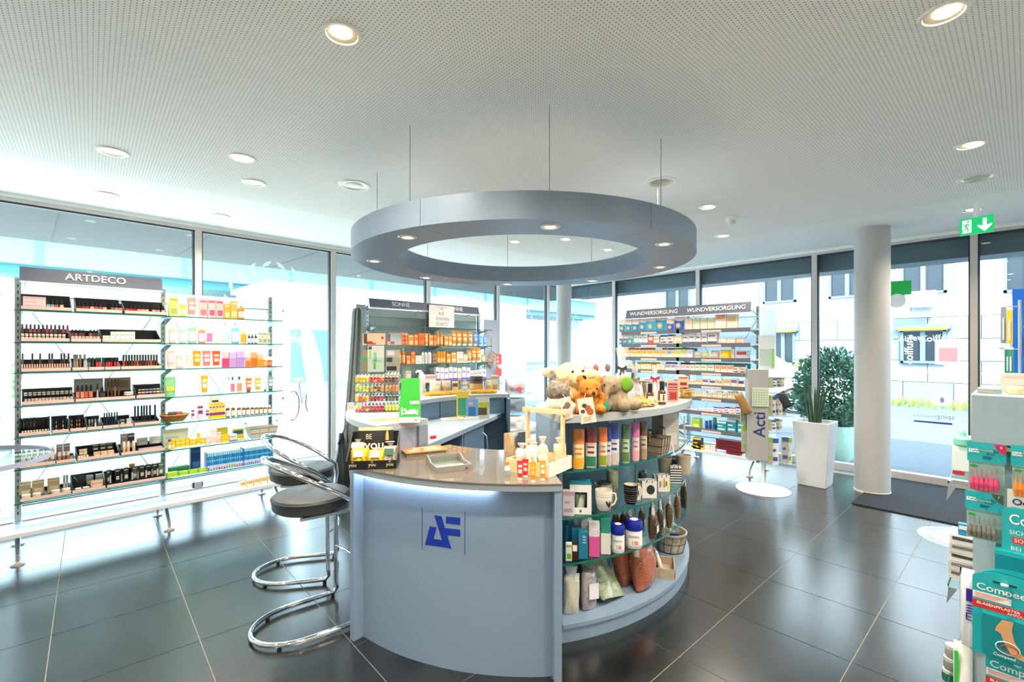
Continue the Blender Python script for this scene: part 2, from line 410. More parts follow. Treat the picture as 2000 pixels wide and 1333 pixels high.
# house across the street
SX = 19.0
hw = mat('#c4c6c8', .75, noise=(3, .02, 0), name='white_render'); st = mat('#b9c0c8', .8, name='grey_stone')
hs = thing('street_house', 'white rendered house with grey stone base across the street', 'building', (SX, 0, 0))
part('wall', MB().bx(0, 8, -16, 12.0, 2.55, 9.5, hw), hs)
part('base_wall', MB().bx(.03, 8, -16, 12.0, -.1, 2.55, mat('#565d66', .9)), hs)
rnd = random.Random(5); slab = {}
for r_ in range(4):
    for c_ in range(24):
        w_ = 1.16
        yb = -15.9+c_*w_+(.58 if r_ % 2 else 0)
        if yb+w_ > 12.0: continue
        k = rnd.randrange(3)
        if k not in slab: slab[k] = MB().bx(-.03, .03, .008, w_-.008, .008, .652, mat(('#7b858f', '#6e7883', '#87909a')[k], .85)).mesh('stone_slab', 0)
        link('stone_slab', slab[k], hs, (0, yb, -.1+r_*.66))
wf = mat('#5c6b7a', .5, name='window_grey'); wg = mat('#1c262e', .3, name='dark_window_glass'); yl = mat('#c89a20', .6)
def yat(px, x=SX): d = ray(px, CY); return d.y*x/d.x
def zat(px, py, x=SX): d = ray(px, py); return HC+d.z*x/d.x
for k, (a, b, t_, bt, low) in enumerate(((1492, 1556, 520, 592, 0), (1620, 1693, 508, 582, 0), (1760, 1850, 498, 575, 0), (1508, 1554, 648, 712, 1), (1760, 1848, 644, 710, 1), (1960, 2060, 488, 570, 0), (1300, 1350, 560, 610, 0))):
    y1, y0 = yat(a), yat(b); z1, z0 = zat((a+b)/2, t_), zat((a+b)/2, bt)
    q = MB(); d = .07
    q.bx(-.12, 0, y0, y0+d, z0, z1, wf); q.bx(-.12, 0, y1-d, y1, z0, z1, wf); q.bx(-.12, 0, y0, y1, z0, z0+d, wf); q.bx(-.12, 0, y0, y1, z1-d, z1, wf); q.bx(-.1, 0, (y0+y1)/2-.06, (y0+y1)/2+.06, z0, z1, wf)
    wo = part('window', q, hs)
    for u0, u1 in ((y0+d, (y0+y1)/2-.06), ((y0+y1)/2+.06, y1-d)): part('pane', MB().bx(-.04, -.02, u0, u1, z0+d, z1-d, wg), wo)
    part('shutter_box', MB().bx(-.22, 0, y0-.12, y1+.12, z1, z1+.14, wf), wo)
    if low:
        part('awning_strip', MB().bx(-.24, -.2, y0-.05, y1+.05, z1-.03, z1+.05, yl), wo)
        if k == 4:
            lt = MB(); wt = mat('#eef2f4', .5)
            lt.text('Coiffeur', .26, wt, (-.05, (y0+y1)/2+.33, z1-.27), -math.pi/2, roll=R(6)); lt.text('Coiffeur', .26, wt, (-.05, (y0+y1)/2-.33, z1-.27), -math.pi/2, roll=R(6))
            lt.text('coiffure', .3, wt, (-.05, y1-.2, (z0+z1)/2-.1), -math.pi/2, roll=R(90)); part('lettering', lt, wo, smooth=0)
    else:
        for yy in (y0-.16, y1+.12): part('rail', MB().bx(-.1, -.05, yy, yy+.03, z0-.05, z1, wf), wo)
ya, yb, za, zb = yat(1775), yat(1832), zat(1800, 602), zat(1800, 572)
ac = thing('air_conditioner', 'white outdoor air conditioner box with round fan on the house wall', 'air conditioner', (SX-.56, (ya+yb)/2, za))
hw_ = abs(ya-yb)/2
part('body', MB().bx(0, .45, -hw_, hw_, 0, zb-za, mat('#eceae4', .6)), ac)
fan = MB(); cy_ = hw_*.35; cz_ = (zb-za)/2
for k in range(14):
    a = k*math.pi/7; fan.tube([(-.02, cy_, cz_), (-.03, cy_+.22*math.cos(a), cz_+.22*math.sin(a))], .014, mat('#9c8c6e', .6), 5)
fan.tube([(-.02, cy_+.23*math.cos(a*math.pi/12), cz_+.23*math.sin(a*math.pi/12)) for a in range(24)], .012, mat('#8a8476', .5), 5, True)
part('fan_grille', fan, ac); part('bracket', MB().bx(.05, .5, -.3, -.25, -.1, 0, STEEL).bx(.05, .5, .25, .3, -.1, 0, STEEL), ac)
gs = MB(); rnd = random.Random(9); gmat = mat('#a9c65a', .8)
for k in range(2600):
    x, y = SX-2.1+1.5*rnd.random(), -6+18*rnd.random(); h_ = .1+.2*rnd.random(); dx, dy = rnd.uniform(-.1, .1), rnd.uniform(-.1, .1)
    gs.add([(x, y, -.06), (x+.05, y+.03, -.06), (x+dx, y+dy, h_)], [(0, 1, 2)], gmat)
o = link('verge_grass', gs.mesh('verge_grass', 0)); o['kind'] = 'stuff'; o['label'] = 'sunlit green grass verge in front of the white house'; o['category'] = 'grass'
fe = thing('railing', 'low thin metal railing along the grass verge', 'railing', (SX-1.0, 0, -.06))
part('top_rail', MB().bx(-.02, .02, -2, 9, .95, .99, STEEL), fe)
for k in range(56): part('baluster', MB().bx(-.008, .008, -2+k*.2, -1.984+k*.2, 0, .95, STEEL), fe)
for k, (px, r, cc) in enumerate(((1518, .36, '#b9c76a'), (1468, .36, '#c6cd74'), (1570, .36, '#a8bd5e'))):
    tree(Vector((SX-.62, yat(px, SX-.62), .45)), r, cc, 'clipped yellow-green hedge bush under the lower house window', .6, 40, 70+k, 'hedge bushes below the house window', False)

# parked white car, seen through the glass
def car():
    cx = 13.2; yv = yat(1556, cx)
    root = thing('car', 'white hatchback car parked across the street with silver alloy wheels', 'car', (cx, yv, -.06), 0)
    wb = mat('#f4f5f6', .25, coat=.6, name='car_white'); gl = mat('#6c8296', .1, name='car_glass')
    prof = [(-.75, .28), (-.78, .62), (-.66, .82), (.3, .98), (.95, 1.42), (2.3, 1.5), (3.0, 1.35), (3.35, .95), (3.4, .5), (3.3, .28)]
    body = MB(); n = len(prof)
    for sx, ins in ((-1, 0),): pass
    rings = []
    for x, k in ((-.0, .93), (.06, 1.0), (1.62, 1.0), (1.68, .93)):
        rings.append([(x+(.16 if x < .5 else -.16)*max(0, (z-.9)/.6), 1.3+(y-1.3)*k, .28+(z-.28)*(k if k < 1 else 1)) for y, z in prof])
    body.loft(rings, wb); part('body', body, root)
    w = MB(); w.add([(.155+0*0, .98, 1.02), (.16, 2.95, 1.0), (.185, 2.75, 1.32), (.195, 1.25, 1.36)], [(0, 1, 2, 3)], gl)
    w.M = Matrix.Translation((-.13, 0, 0)); part('side_window', MB().side([(.78, 1.0), (2.9, 1.0), (2.62, 1.32), (1.2, 1.34)], .015, .1, gl), root)
    for y in (0.0, 2.55):
        wh = MB(); wh.M = Matrix.Translation((-.03, y+.05, .33)) @ Matrix.Rotation(math.pi/2, 4, 'Y')
        wh.lathe([(.33, 0), (.33, .2)], mat('#2a2c30', .8), 24); t = part('wheel', wh, root)
        rm = MB(); rm.M = Matrix.Translation((-.05, y+.05, .33)) @ Matrix.Rotation(math.pi/2, 4, 'Y')
        rm.lathe([(.06, -.01), (.06, .02)], ALU, 12); rm.lathe([(.24, 0), (.255, 0), (.255, .02), (.24, .02)], ALU, 24, cap=False)
        for k in range(7):
            a = k*2*math.pi/7; rm.tube([(0, 0, 0), (.24*math.cos(a), .24*math.sin(a), 0)], .02, ALU, 5)
        part('rim', rm, t)
car()
# large potted shrub right outside the glass
pb = onz(1607, 935, -.06); pb = Vector((XR+.75, yat(1622, XR+.75), -.06))
ps = thing('potted_shrub', 'dense dark green shrub in a pale mint round pot outside the glass', 'plant', pb)
part('pot', MB().lathe([(.2, 0), (.3, .12), (.36, .35), (.36, .55), (.33, .55), (.31, .5)], mat('#bfe3d2', .5), 28), ps)
mb = MB(); rnd = random.Random(4); lms = [leaf_mat(c) for c in ('#1f4a3c', '#2e6048', '#437a55', '#5f9068')]
for k in range(4200):
    u = Vector((rnd.gauss(0, 1), rnd.gauss(0, 1), rnd.gauss(0, 1))).normalized()*(.62+.38*rnd.random())
    p = Vector((u.x*.47, u.y*.47, 1.02+u.z*.62)); a = (u+Vector((rnd.gauss(0, .6), rnd.gauss(0, .6), rnd.gauss(0, .6)))).normalized(); b = a.orthogonal().normalized(); s = .05+.04*rnd.random()
    mb.add([p, p+a*s*.5+b*s*.3, p+a*s, p+a*s*.5-b*s*.3], [(0, 1, 2, 3)], lms[rnd.randrange(4)])
o = part('foliage', mb, ps, smooth=0); o['kind'] = 'stuff'
part('trunk', MB().lathe([(.03, .45), (.02, 1.0)], mat('#4b3a2b', .9), 8), ps)
# ------------------------------------------------------------------ ceiling fittings
def spot(loc, watt, size=140, blend=.9, col=(1, .86, .68), rad=.04, aim=None):
    l = bpy.data.lights.new('spot', 'SPOT'); l.energy = watt; l.spot_size = R(size); l.spot_blend = blend; l.color = col; l.shadow_soft_size = rad
    o = bpy.data.objects.new('spot', l); COL.objects.link(o); o.location = loc
    if aim is not None: o.rotation_euler = aim
    return o
LAMP = mat((1, .80, .52), .5, emit=14.0, name='lamp_glow'); LAMPD = mat((1, .9, .78), .5, emit=3.2, name='lamp_dim')
REFL = mat('#cfc8b8', .2, .7, name='reflector')
FW2 = Vector((-B, -A, 0))
def downlight(px, py, kind, what, kk=[0]):
    p = onz(px, py, CZ); rr = {'halo': .082, 'dim': .09, 'deep': .125, 'small': .07}[kind]
    t = thing('ceiling_light', what, 'ceiling light', p)
    part('trim_ring', MB().lathe([(rr*.74, 0), (rr*.80, -.008), (rr*.95, -.008), (rr, 0), (rr*.74, 0)], mat('#e8e3da', .4), 28, cap=False), t)
    if kind == 'deep':
        part('reflector', MB().lathe([(rr*.76, -.003), (rr*.6, -.001)], REFL, 24, cap=False), t)
        part('lamp', MB().lathe([(rr*.6, -.002), (rr*.3, -.006), (rr*.12, -.006)], mat('#9a917e', .3, .4), 16), t)
    else:
        m = LAMP if kind in ('halo', 'small') else LAMPD
        part('reflector', MB().lathe([(rr*.2, -.002), (rr*.74, -.003)], mat('#c9bd9c', .3, .3), 24), t)
        dv_ = FW2*(rr*.16); part('lamp', MB().lathe([(rr*.2, -.014), (rr*.42, -.010), (rr*.54, -.003)], m, 20, c=(dv_.x, dv_.y)), t)
    s = spot((0, 0, -.03), CEIL_LIGHT_W*(1.0 if kind in ('halo', 'small') else .55 if kind == 'dim' else .35))
    s.parent = t
DL = [(668, 66, 'halo', 'brightly lit gimbal ceiling spot nearest the ceiling corner above the stools'), (473, 308, 'halo', 'bright starry ceiling spot between two recessed lights before the cosmetics rack'),
      (1843, 26, 'halo', 'large tilted gimbal ceiling spot glowing warm above the dental stand'), (1895, 283, 'halo', 'tilted warm gimbal spot beside a wide recessed downlight near the entrance'),
      (1382, 404, 'halo', 'bright warm ceiling spot between the suspended ring and the smoke detector'), (1006, 472, 'small', 'bright small spot seen through the opening of the suspended ring'),
      (1105, 467, 'small', 'second bright small spot seen through the opening of the suspended ring'), (220, 296, 'dim', 'flush white recessed downlight above the cosmetics rack shelves'),
      (496, 357, 'dim', 'flush white recessed downlight above the body care rack'), (692, 362, 'deep', 'wide recessed downlight with bare reflector beside the ring cable'),
      (1290, 356, 'deep', 'wide recessed downlight with bare reflector right above the ring edge'), (1908, 348, 'deep', 'wide recessed downlight with bare reflector above the exit sign'),
      (1411, 461, 'dim', 'flush recessed downlight below the smoke detector'), (208, 380, 'dim', 'small downlight in the plain ceiling border at the cosmetics rack window'),
      (430, 422, 'dim', 'small downlight in the plain ceiling border above the body care rack'), (1186, 488, 'dim', 'flush recessed downlight seen at the ring opening edge'), (1897, 410, 'dim', 'flat white round ceiling disc just above the exit sign'),
      (872, -260, 'halo', 'unseen ceiling spot added to light the floor before the service counter'), (1700, -300, 'halo', 'unseen ceiling spot added to light the floor beside the dental stand')]  # last two spots lie above the view, added for light
for d in DL: downlight(*d)
# unseen ceiling spots out of view, added to light the room
for x, y in ((-1.2, -.6), (.6, -1.6), (2.4, -1.6), (4.3, -1.6), (-1.2, 1.9)):
    t = thing('ceiling_light', 'unseen recessed spot added to light the shop rear away from the windows', 'ceiling light', (x, y, CZ), 0, 'added spots in the shop rear')
    part('trim_ring', MB().lathe([(.06, 0), (.066, -.008), (.08, -.008), (.085, 0), (.06, 0)], WHITE, 24, cap=False), t)
    part('lamp', MB().lathe([(.02, -.016), (.05, -.01), (.06, -.002)], LAMP, 20), t)
    spot((0, 0, -.03), CEIL_LIGHT_W).parent = t
# smoke detector
t = thing('smoke_detector', 'white round smoke detector on the ceiling', 'smoke detector', onz(1430, 425, CZ))
part('base', MB().lathe([(.06, 0), (.06, -.02), (.045, -.03)], WHITE, 24), t); part('sensor_head', MB().lathe([(.032, -.03), (.032, -.045), (.04, -.05), (.03, -.065)], mat('#d8d6d0', .5), 20), t)

# suspended ring with spots
C0 = W(.08, 3.65); ROT = -math.degrees(math.atan2(B, A))
blue = mat('#8090a3', .4, .15, name='silver_blue_lacquer')
ZB, ZT, RO, RI = 2.24, 2.386, 1.268, .943
ring = thing('suspended_ring', 'large silver-blue ring hung from the ceiling on thin cables', 'ceiling ring', (C0.x, C0.y, ZB))
segs = 6
for k in range(segs):
    a0, a1 = -117+ROT+k*60+.06, -57+ROT+k*60-.06
    part('segment', MB().sector((0, 0), RI, RO, a0, a1, 0, ZT-ZB, blue, 24), ring)
for k in range(8):
    a = R(-83.5+ROT+45*k); x, y = 1.105*math.cos(a), 1.105*math.sin(a)
    part('cable', MB().tube([(x, y, ZT-ZB), (x, y, CZ-ZB)], .0022, mat('#8d918f', .4, .6), 6), ring)
    x, y = 1.125*math.cos(a), 1.125*math.sin(a)
    l = part('spot_trim', MB().lathe([(.028, -.001), (.034, -.006), (.05, -.006), (.056, 0), (.028, -.001)], mat('#d9d4c8', .3, .4), 24, c=(x, y), cap=False), ring)
    part('lamp', MB().lathe([(.012, -.003), (.03, -.002)], mat((1, .72, .42), .5, emit=5.0, name='halogen'), 16, c=(x, y)), l)
    spot((x, y, -.02), RING_LIGHT_W, 120, col=(1, .84, .66)).parent = ring
# exit sign
t0 = onz(1906, 425, CZ)
ex = thing('exit_sign', 'green emergency exit sign with running figure and down arrow', 'exit sign', (0, 0, 0))
p1, p2 = Vector((XR-.9, 0, 0)), None
xs = 5.9; d = ray(1907, 441); tt = xs/d.x; pc = Vector((0, 0, HC))+d*tt
w_ = (ray(1940, 441)*(xs/ray(1940, 441).x)-ray(1873, 441)*(xs/ray(1873, 441).x)).length
ex.location = pc; ex.rotation_euler = (0, 0, -math.pi/2-.12)
gr = mat('#12a35c', .4, emit=.35, name='exit_green'); ww = mat('#f4fbf6', .4, emit=.5, name='exit_white')
hw2, hh = w_/2, .075
part('panel', MB().bx(-hw2, hw2, -.012, .012, -hh, hh, gr), ex)
part('mount', MB().bx(-.02, .02, -.01, .01, hh, CZ-pc.z, WHITE), ex)
q = MB(); u = hh
def P_(pts, ox, s): return [(ox+x*s, z*s) for x, z in pts]
q.front(P_([(.12, -.8), (.95, -.8), (.95, .8), (.12, .8)], -hw2*.88, u*.95), -.0135, -.012, ww)
part('door_symbol', q, ex, smooth=0)
q = MB(); fx = -hw2*.88
for pts in ([(.60, .42), (.72, .5), (.78, .62), (.70, .74), (.58, .70), (.54, .55)], [(.25, .2), (.5, .36), (.72, .3), (.86, .02), (.78, -.02), (.64, .16), (.52, .16), (.62, -.2), (.42, -.42), (.12, -.48), (.12, -.36), (.38, -.3), (.44, -.2), (.36, .1), (.2, .02), (.14, .1)], [(.52, -.28), (.66, -.2), (.74, -.44), (.62, -.72), (.5, -.7), (.6, -.46)]):
    q.front(P_(pts, fx, u*.95), -.0150, -.0136, gr)
part('running_figure', q, ex, smooth=0)
q = MB(); q.front([(hw2*.5-.012, .055), (hw2*.5+.012, .055), (hw2*.5+.012, -.01), (hw2*.5+.045, -.01+.012), (hw2*.5+.045, -.012), (hw2*.5, -.06), (hw2*.5-.045, -.012), (hw2*.5-.045, .002), (hw2*.5-.012, -.01)], -.0138, -.012, ww)
part('down_arrow', q, ex, smooth=0)

# ------------------------------------------------------------------ round island
lac = mat('#8298b0', .36, name='grey_blue_lacquer'); lacd = mat('#5d7d97', .4, name='blue_lacquer'); edge = mat('#8f9aa2', .4, name='edge_band')
cen = (C0.x, C0.y)
def pol(r, a, z=0.0): return Vector((C0.x+r*math.cos(R(a+ROT)), C0.y+r*math.sin(R(a+ROT)), z))
TOPG = mat('#6f675d', .12, coat=.5, name='taupe_glass_top')
ct = thing('service_counter', 'curved silver-blue service counter with blue emblem on its front', 'counter', (0, 0, 0))
a0, a1 = -130.7+ROT, -84.0+ROT
bevel(part('front_panel', MB().sector(cen, 1.385, 1.41, a0+.5, a1-.5, 0.0, .91, lac, 40), ct), .001)
part('back_panel', MB().sector(cen, .80, .82, a0+.5, a1-.5, 0, .91, lacd, 24), ct)
for a in (a0, a1-1.35):
    part('end_panel', MB().sector(cen, .78, 1.47, a, a+1.35, 0, .91, lac, 2), ct)
part('worktop', MB().sector(cen, .75, 1.475, a0-.1, a1+.1, .91, .94, edge, 40), ct)
part('glass_top', MB().sector(cen, .755, 1.478, a0, a1, .9405, .9465, TOPG, 40), ct, 'glossy taupe glass top')
LEDM = mat((.75, .85, 1.0), .5, emit=LED_W*6, name='led_strip')
part('led_strip', MB().sector(cen, 1.42, 1.432, a0+1.2, a1-13, .900, .909, LEDM, 30), ct, 'glowing bluish light strip under the top')
part('plinth_gap', MB().sector(cen, 1.36, 1.38, a0+.6, a1-.6, 0.0, .02, BLACK, 30), ct)
# emblem: two slanted letters and two thin lines, wrapped on the curved panel
em = mat('#1233a0', .4, name='emblem_blue'); ln = mat('#3c4f8c', .4)
def on_panel(px, py):                         # where a photographed point lies on the front panel
    d = ray(px, py); o = Vector((0, 0, HC)); dx, dy = d.x, d.y; ox, oy = -C0.x, -C0.y
    a = dx*dx+dy*dy; b = 2*(ox*dx+oy*dy); c = ox*ox+oy*oy-1.4115**2
    t = (-b-math.sqrt(b*b-4*a*c))/(2*a); return o+d*t
def emblem(polys, m, name):
    q = MB()
    for pl in polys:
        pts = [on_panel(660+x*.34, 880+y*.34) for x, y in pl]; q.add(pts, [tuple(range(len(pts)))], m)
        inn = [Vector((C0.x+(p.x-C0.x)*.9985, C0.y+(p.y-C0.y)*.9985, p.z)) for p in pts]
        n = len(pts); q.add(pts+inn, [(i, (i+1) % n, n+(i+1) % n, n+i) for i in range(n)], m)
    return part(name, q, ct, smooth=0)
emblem([[(553, 374), (594, 379), (651, 565), (628, 561), (500, 543), (527, 437), (567, 444), (549, 510), (598, 517)]], em, 'emblem_letter')
emblem([[(620, 381), (702, 388), (702, 430), (620, 420)], [(611, 446), (702, 457), (702, 497), (627, 488)]], em, 'emblem_letter')
for x, ya_, yb_ in ((483, 330, 570), (729, 355, 602)): emblem([[(x-1.6, ya_), (x+1.6, ya_), (x+1.6, yb_), (x-1.6, yb_)]], ln, 'emblem_line')

# right hand display with curved glass shelves
CD = W(-.09, 3.92); cd = (CD.x, CD.y); RD = 1.475
GEDGE = mat('#0f6b5e', .15, name='green_glass_edge'); GSH = glass_mat((.86, .95, .93), .1, 'shelf_glass')
dp = thing('display_unit', 'curved blue display unit with green-edged glass shelves full of gifts', 'display unit', (0, 0, 0))
b0, b1 = -75.8+ROT, 8+ROT
ZS = (.10, .416, .663, .915); ZTOP = 1.222
part('plinth', MB().sector(cd, 1.0, RD-.01, b0, b1, 0.0, .078, lac, 40), dp)
part('bottom_deck', MB().sector(cd, 1.0, RD, b0, b1, .078, .10, lac, 40), dp)
part('back_panel', MB().sector(cd, RD-.42, RD-.40, b0, -47.8+ROT, .10, ZTOP-.04, lacd, 24), dp)
part('back_panel', MB().sector(cd, RD-.42, RD-.40, -47.4+ROT, b1, .10, ZTOP-.04, lacd, 24), dp)
part('end_panel', MB().sector(cd, RD-.44, RD-.01, b0-.9, b0, 0, ZTOP-.04, lac, 2), dp)
part('end_panel', MB().sector(cd, RD-.44, RD-.01, b1, b1+.9, 0, ZTOP-.04, lac, 2), dp)
part('top_board', MB().sector(cd, RD-.50, RD+.02, b0-1.0, b1+1.0, ZTOP-.04, ZTOP, mat('#a8adb0', .35, name='light_grey_top'), 40), dp)
def glass_shelf(c, r0, r1, a_0, a_1, z, parent, n=40):
    o = part('glass_shelf', MB().sector(c, r0, r1-.003, a_0, a_1, z-.010, z, GSH, n), parent)
    part('shelf_edge', MB().sector(c, r1-.003, r1, a_0, a_1, z-.010, z, GEDGE, n), o)
for z in ZS[1:]: glass_shelf(cd, RD-.40, RD-.02, b0, b1, z, dp)
for a in (-47.6, -20): part('shelf_post', MB().tube([tuple(CD+Vector(((RD-.38)*math.cos(R(a+ROT)), (RD-.38)*math.sin(R(a+ROT)), z))) for z in (.10, ZTOP-.04)], .006, STEEL, 8), dp)

# rear counter: high outer shelf with desk behind it
rc = thing('rear_counter', 'high curved grey-blue counter with desk and cabinets behind the service counter', 'counter', (0, 0, 0))
c0_, c1_ = 97+ROT, 229+ROT
part('top_board', MB().sector(cen, .93, 1.30, c0_, c1_, 1.10, 1.135, mat('#aab4bd', .35), 40), rc)
part('outer_panel', MB().sector(cen, 1.00, 1.02, c0_, c1_, 0, 1.10, lacd, 40), rc)
part('end_panel', MB().sector(cen, .93, 1.29, c1_-1.4, c1_, 0, 1.10, lac, 2), rc)
part('end_panel', MB().sector(cen, .80, 1.29, c0_, c0_+1.4, 0, 1.10, lacd, 2), rc)
part('plinth', MB().sector(cen, 1.02, 1.27, c0_+1.4, c1_-1.4, 0, .18, lac, 40), rc)
for z in (.45, .70, .92): glass_shelf(cen, 1.02, 1.27, c0_+2, c1_-2, z, rc)
# inner riser doors (segments with dark gaps) above the desk
for k in range(6):
    u0 = 99+k*21; part('riser_panel', MB().sector(cen, .945, .965, u0+ROT+.3, min(u0+20.7, 228)+ROT, .945, 1.10, lacd, 8), rc)
pa, pb_ = W(-.545, 3.10), W(-.10, 4.58)
arc = [pol(.955, a) for a in range(101, 228, 6)]
poly = [(p.x, p.y) for p in arc]+[(pa.x, pa.y), (pb_.x, pb_.y)]
poly = [(pb_.x, pb_.y)]+[(p.x, p.y) for p in arc]+[(pa.x, pa.y)]
part('desk_top', MB().prism(poly, .91, .945, mat('#9fb0c0', .35)), rc)
dv = (pb_-pa).normalized(); nv = Vector((dv.y, -dv.x, 0))
def desk_box(u0, u1, off, z0, z1, m):          # board along the desk front
    a, b = pa+dv*u0-nv*off, pa+dv*u1-nv*off; q = MB()
    return q.prism([(a.x, a.y), (b.x, b.y), (b.x-nv.x*.02, b.y-nv.y*.02), (a.x-nv.x*.02, a.y-nv.y*.02)], z0, z1, m)
dl = (pb_-pa).length
part('cabinet_side', desk_box(.62, .64, .03, 0, .91, lac), rc)
dr = part('cabinet_door', desk_box(.66, 1.12, .03, .06, .89, lacd), rc)
h = pa+dv*1.06-nv*.02
part('handle', MB().tube([tuple(h+nv*.0+Vector((0, 0, .60))), tuple(h+nv*.035+Vector((0, 0, .63))), tuple(h+nv*.045+Vector((0, 0, .72))), tuple(h+nv*.035+Vector((0, 0, .81))), tuple(h+Vector((0, 0, .84)))], .006, STEEL, 8), dr, 'curved steel handle')
part('desk_back', desk_box(.02, dl-.02, .34, 0, .91, mat('#5f7488', .5)), rc)

# ------------------------------------------------------------------ bar stools
leather = mat('#333738', .42, noise=(220, .08, .12), name='grey_leather'); seam = mat('#2c2f30', .6)
def stool(xc, yc, label):
    c = W(xc, yc); out = (c-C0); out.z = 0; ang = math.atan2(out.y, out.x)
    t = thing('bar_stool', label, 'stool', c, ang, 'bar stools at the counter')
    zs = .75
    part('seat', MB().lathe([(.0, zs-.085), (.185, zs-.085), (.205, zs-.07), (.21, zs-.02), (.2, zs-.006), (.17, zs+.001), (.0, zs+.004)], leather, 44, cap=False), t)
    part('seam', MB().tube([(.2115*math.cos(k*math.pi/22), .2115*math.sin(k*math.pi/22), zs-.018) for k in range(44)], .0022, seam, 5, True), t)
    # one bent chrome tube: floor loop, two legs, hoop that forms the back
    r = .0135; pts = []
    def arc_(cx_, cy_, rx, ry, d0, d1, zf, n=12):
        return [(cx_+rx*math.cos(R(d0+(d1-d0)*k/n)), cy_+ry*math.sin(R(d0+(d1-d0)*k/n)), zf(k/n)) for k in range(n+1)]
    zf = .025
    base = [(-.20, -.205, .10), (-.205, -.205, .05), (-.185, -.205, .028), (-.12, -.205, zf)]+arc_(.06, 0, .25, .205, -90, 90, lambda s: zf, 18)+[(-.12, .205, zf), (-.185, .205, .028), (-.205, .205, .05), (-.20, .205, .10)]
    legs0 = [(-.195, -.19, .35), (-.19, -.18, .55), (-.20, -.19, .64), (-.19, -.215, .70)]
    hoop = arc_(-.02, 0, .27, .235, -118, 118, lambda s: .735+.235*math.sin(math.pi*s)**1.0, 26)
    legs1 = [(x, -y, z) for x, y, z in reversed(legs0)]
    loop = base+list(legs1[::-1]) if False else base+[(x, -y, z) for x, y, z in legs0]+hoop[::-1]+legs0[::-1]
    part('tube_frame', MB().tube(loop, r, CHROME, 10, True), t)
    part('crossbar', MB().tube([(-.195, -.185, .33), (-.23, -.09, .325), (-.24, 0, .324), (-.23, .09, .325), (-.195, .185, .33)], .008, CHROME, 8), t)
    for y in (-.17, .17): part('seat_support', MB().bx(-.19, .10, y-.01, y+.01, zs-.10, zs-.086, STEEL), t)
    for x, y in ((-.18, .205), (-.18, -.205), (.2, .16), (.2, -.16)): part('floor_glide', MB().lathe([(.012, 0), (.012, .02)], BLACK, 10, c=(x, y)), t)
stool(-1.16, 2.70, 'chrome bar stool with round grey leather seat standing beside the counter end panel')
stool(-1.48, 3.30, 'chrome bar stool with grey leather seat set behind the other stool')
# ------------------------------------------------------------------ shelving racks
ORD = ['first', 'second', 'third', 'fourth', 'fifth', 'sixth', 'seventh', 'eighth', 'ninth', 'tenth', 'eleventh', 'twelfth', 'thirteenth', 'fourteenth', 'fifteenth', 'sixteenth', 'seventeenth', 'eighteenth', 'nineteenth', 'twentieth'] + ['%dth' % k for k in range(21, 60)]
HDR = mat('#5f6678', .5, name='header_slate'); PRICE = mat('#e9c9bd', .5, name='price_strip'); TRAY = mat('#1b1d1f', .35, name='black_tray')
class Rack:
    def __init__(s, org, rz, yf, yp): s.o = Vector(org); s.rz = rz; s.yf = yf; s.yp = yp; s.u = Vector((math.cos(rz), math.sin(rz), 0)); s.v = Vector((-math.sin(rz), math.cos(rz), 0))
    def X(s, px, y):
        d = ray(px, CY); t = (s.o.dot(s.v)+y)/d.dot(s.v); return (d*t-s.o).dot(s.u)
    def Z(s, px, py, y):
        d = ray(px, py); t = (s.o.dot(s.v)+y)/d.dot(s.v); return HC+d.z*t
    def P(s, x, y, z): return s.o+s.u*x+s.v*y+Vector((0, 0, z))
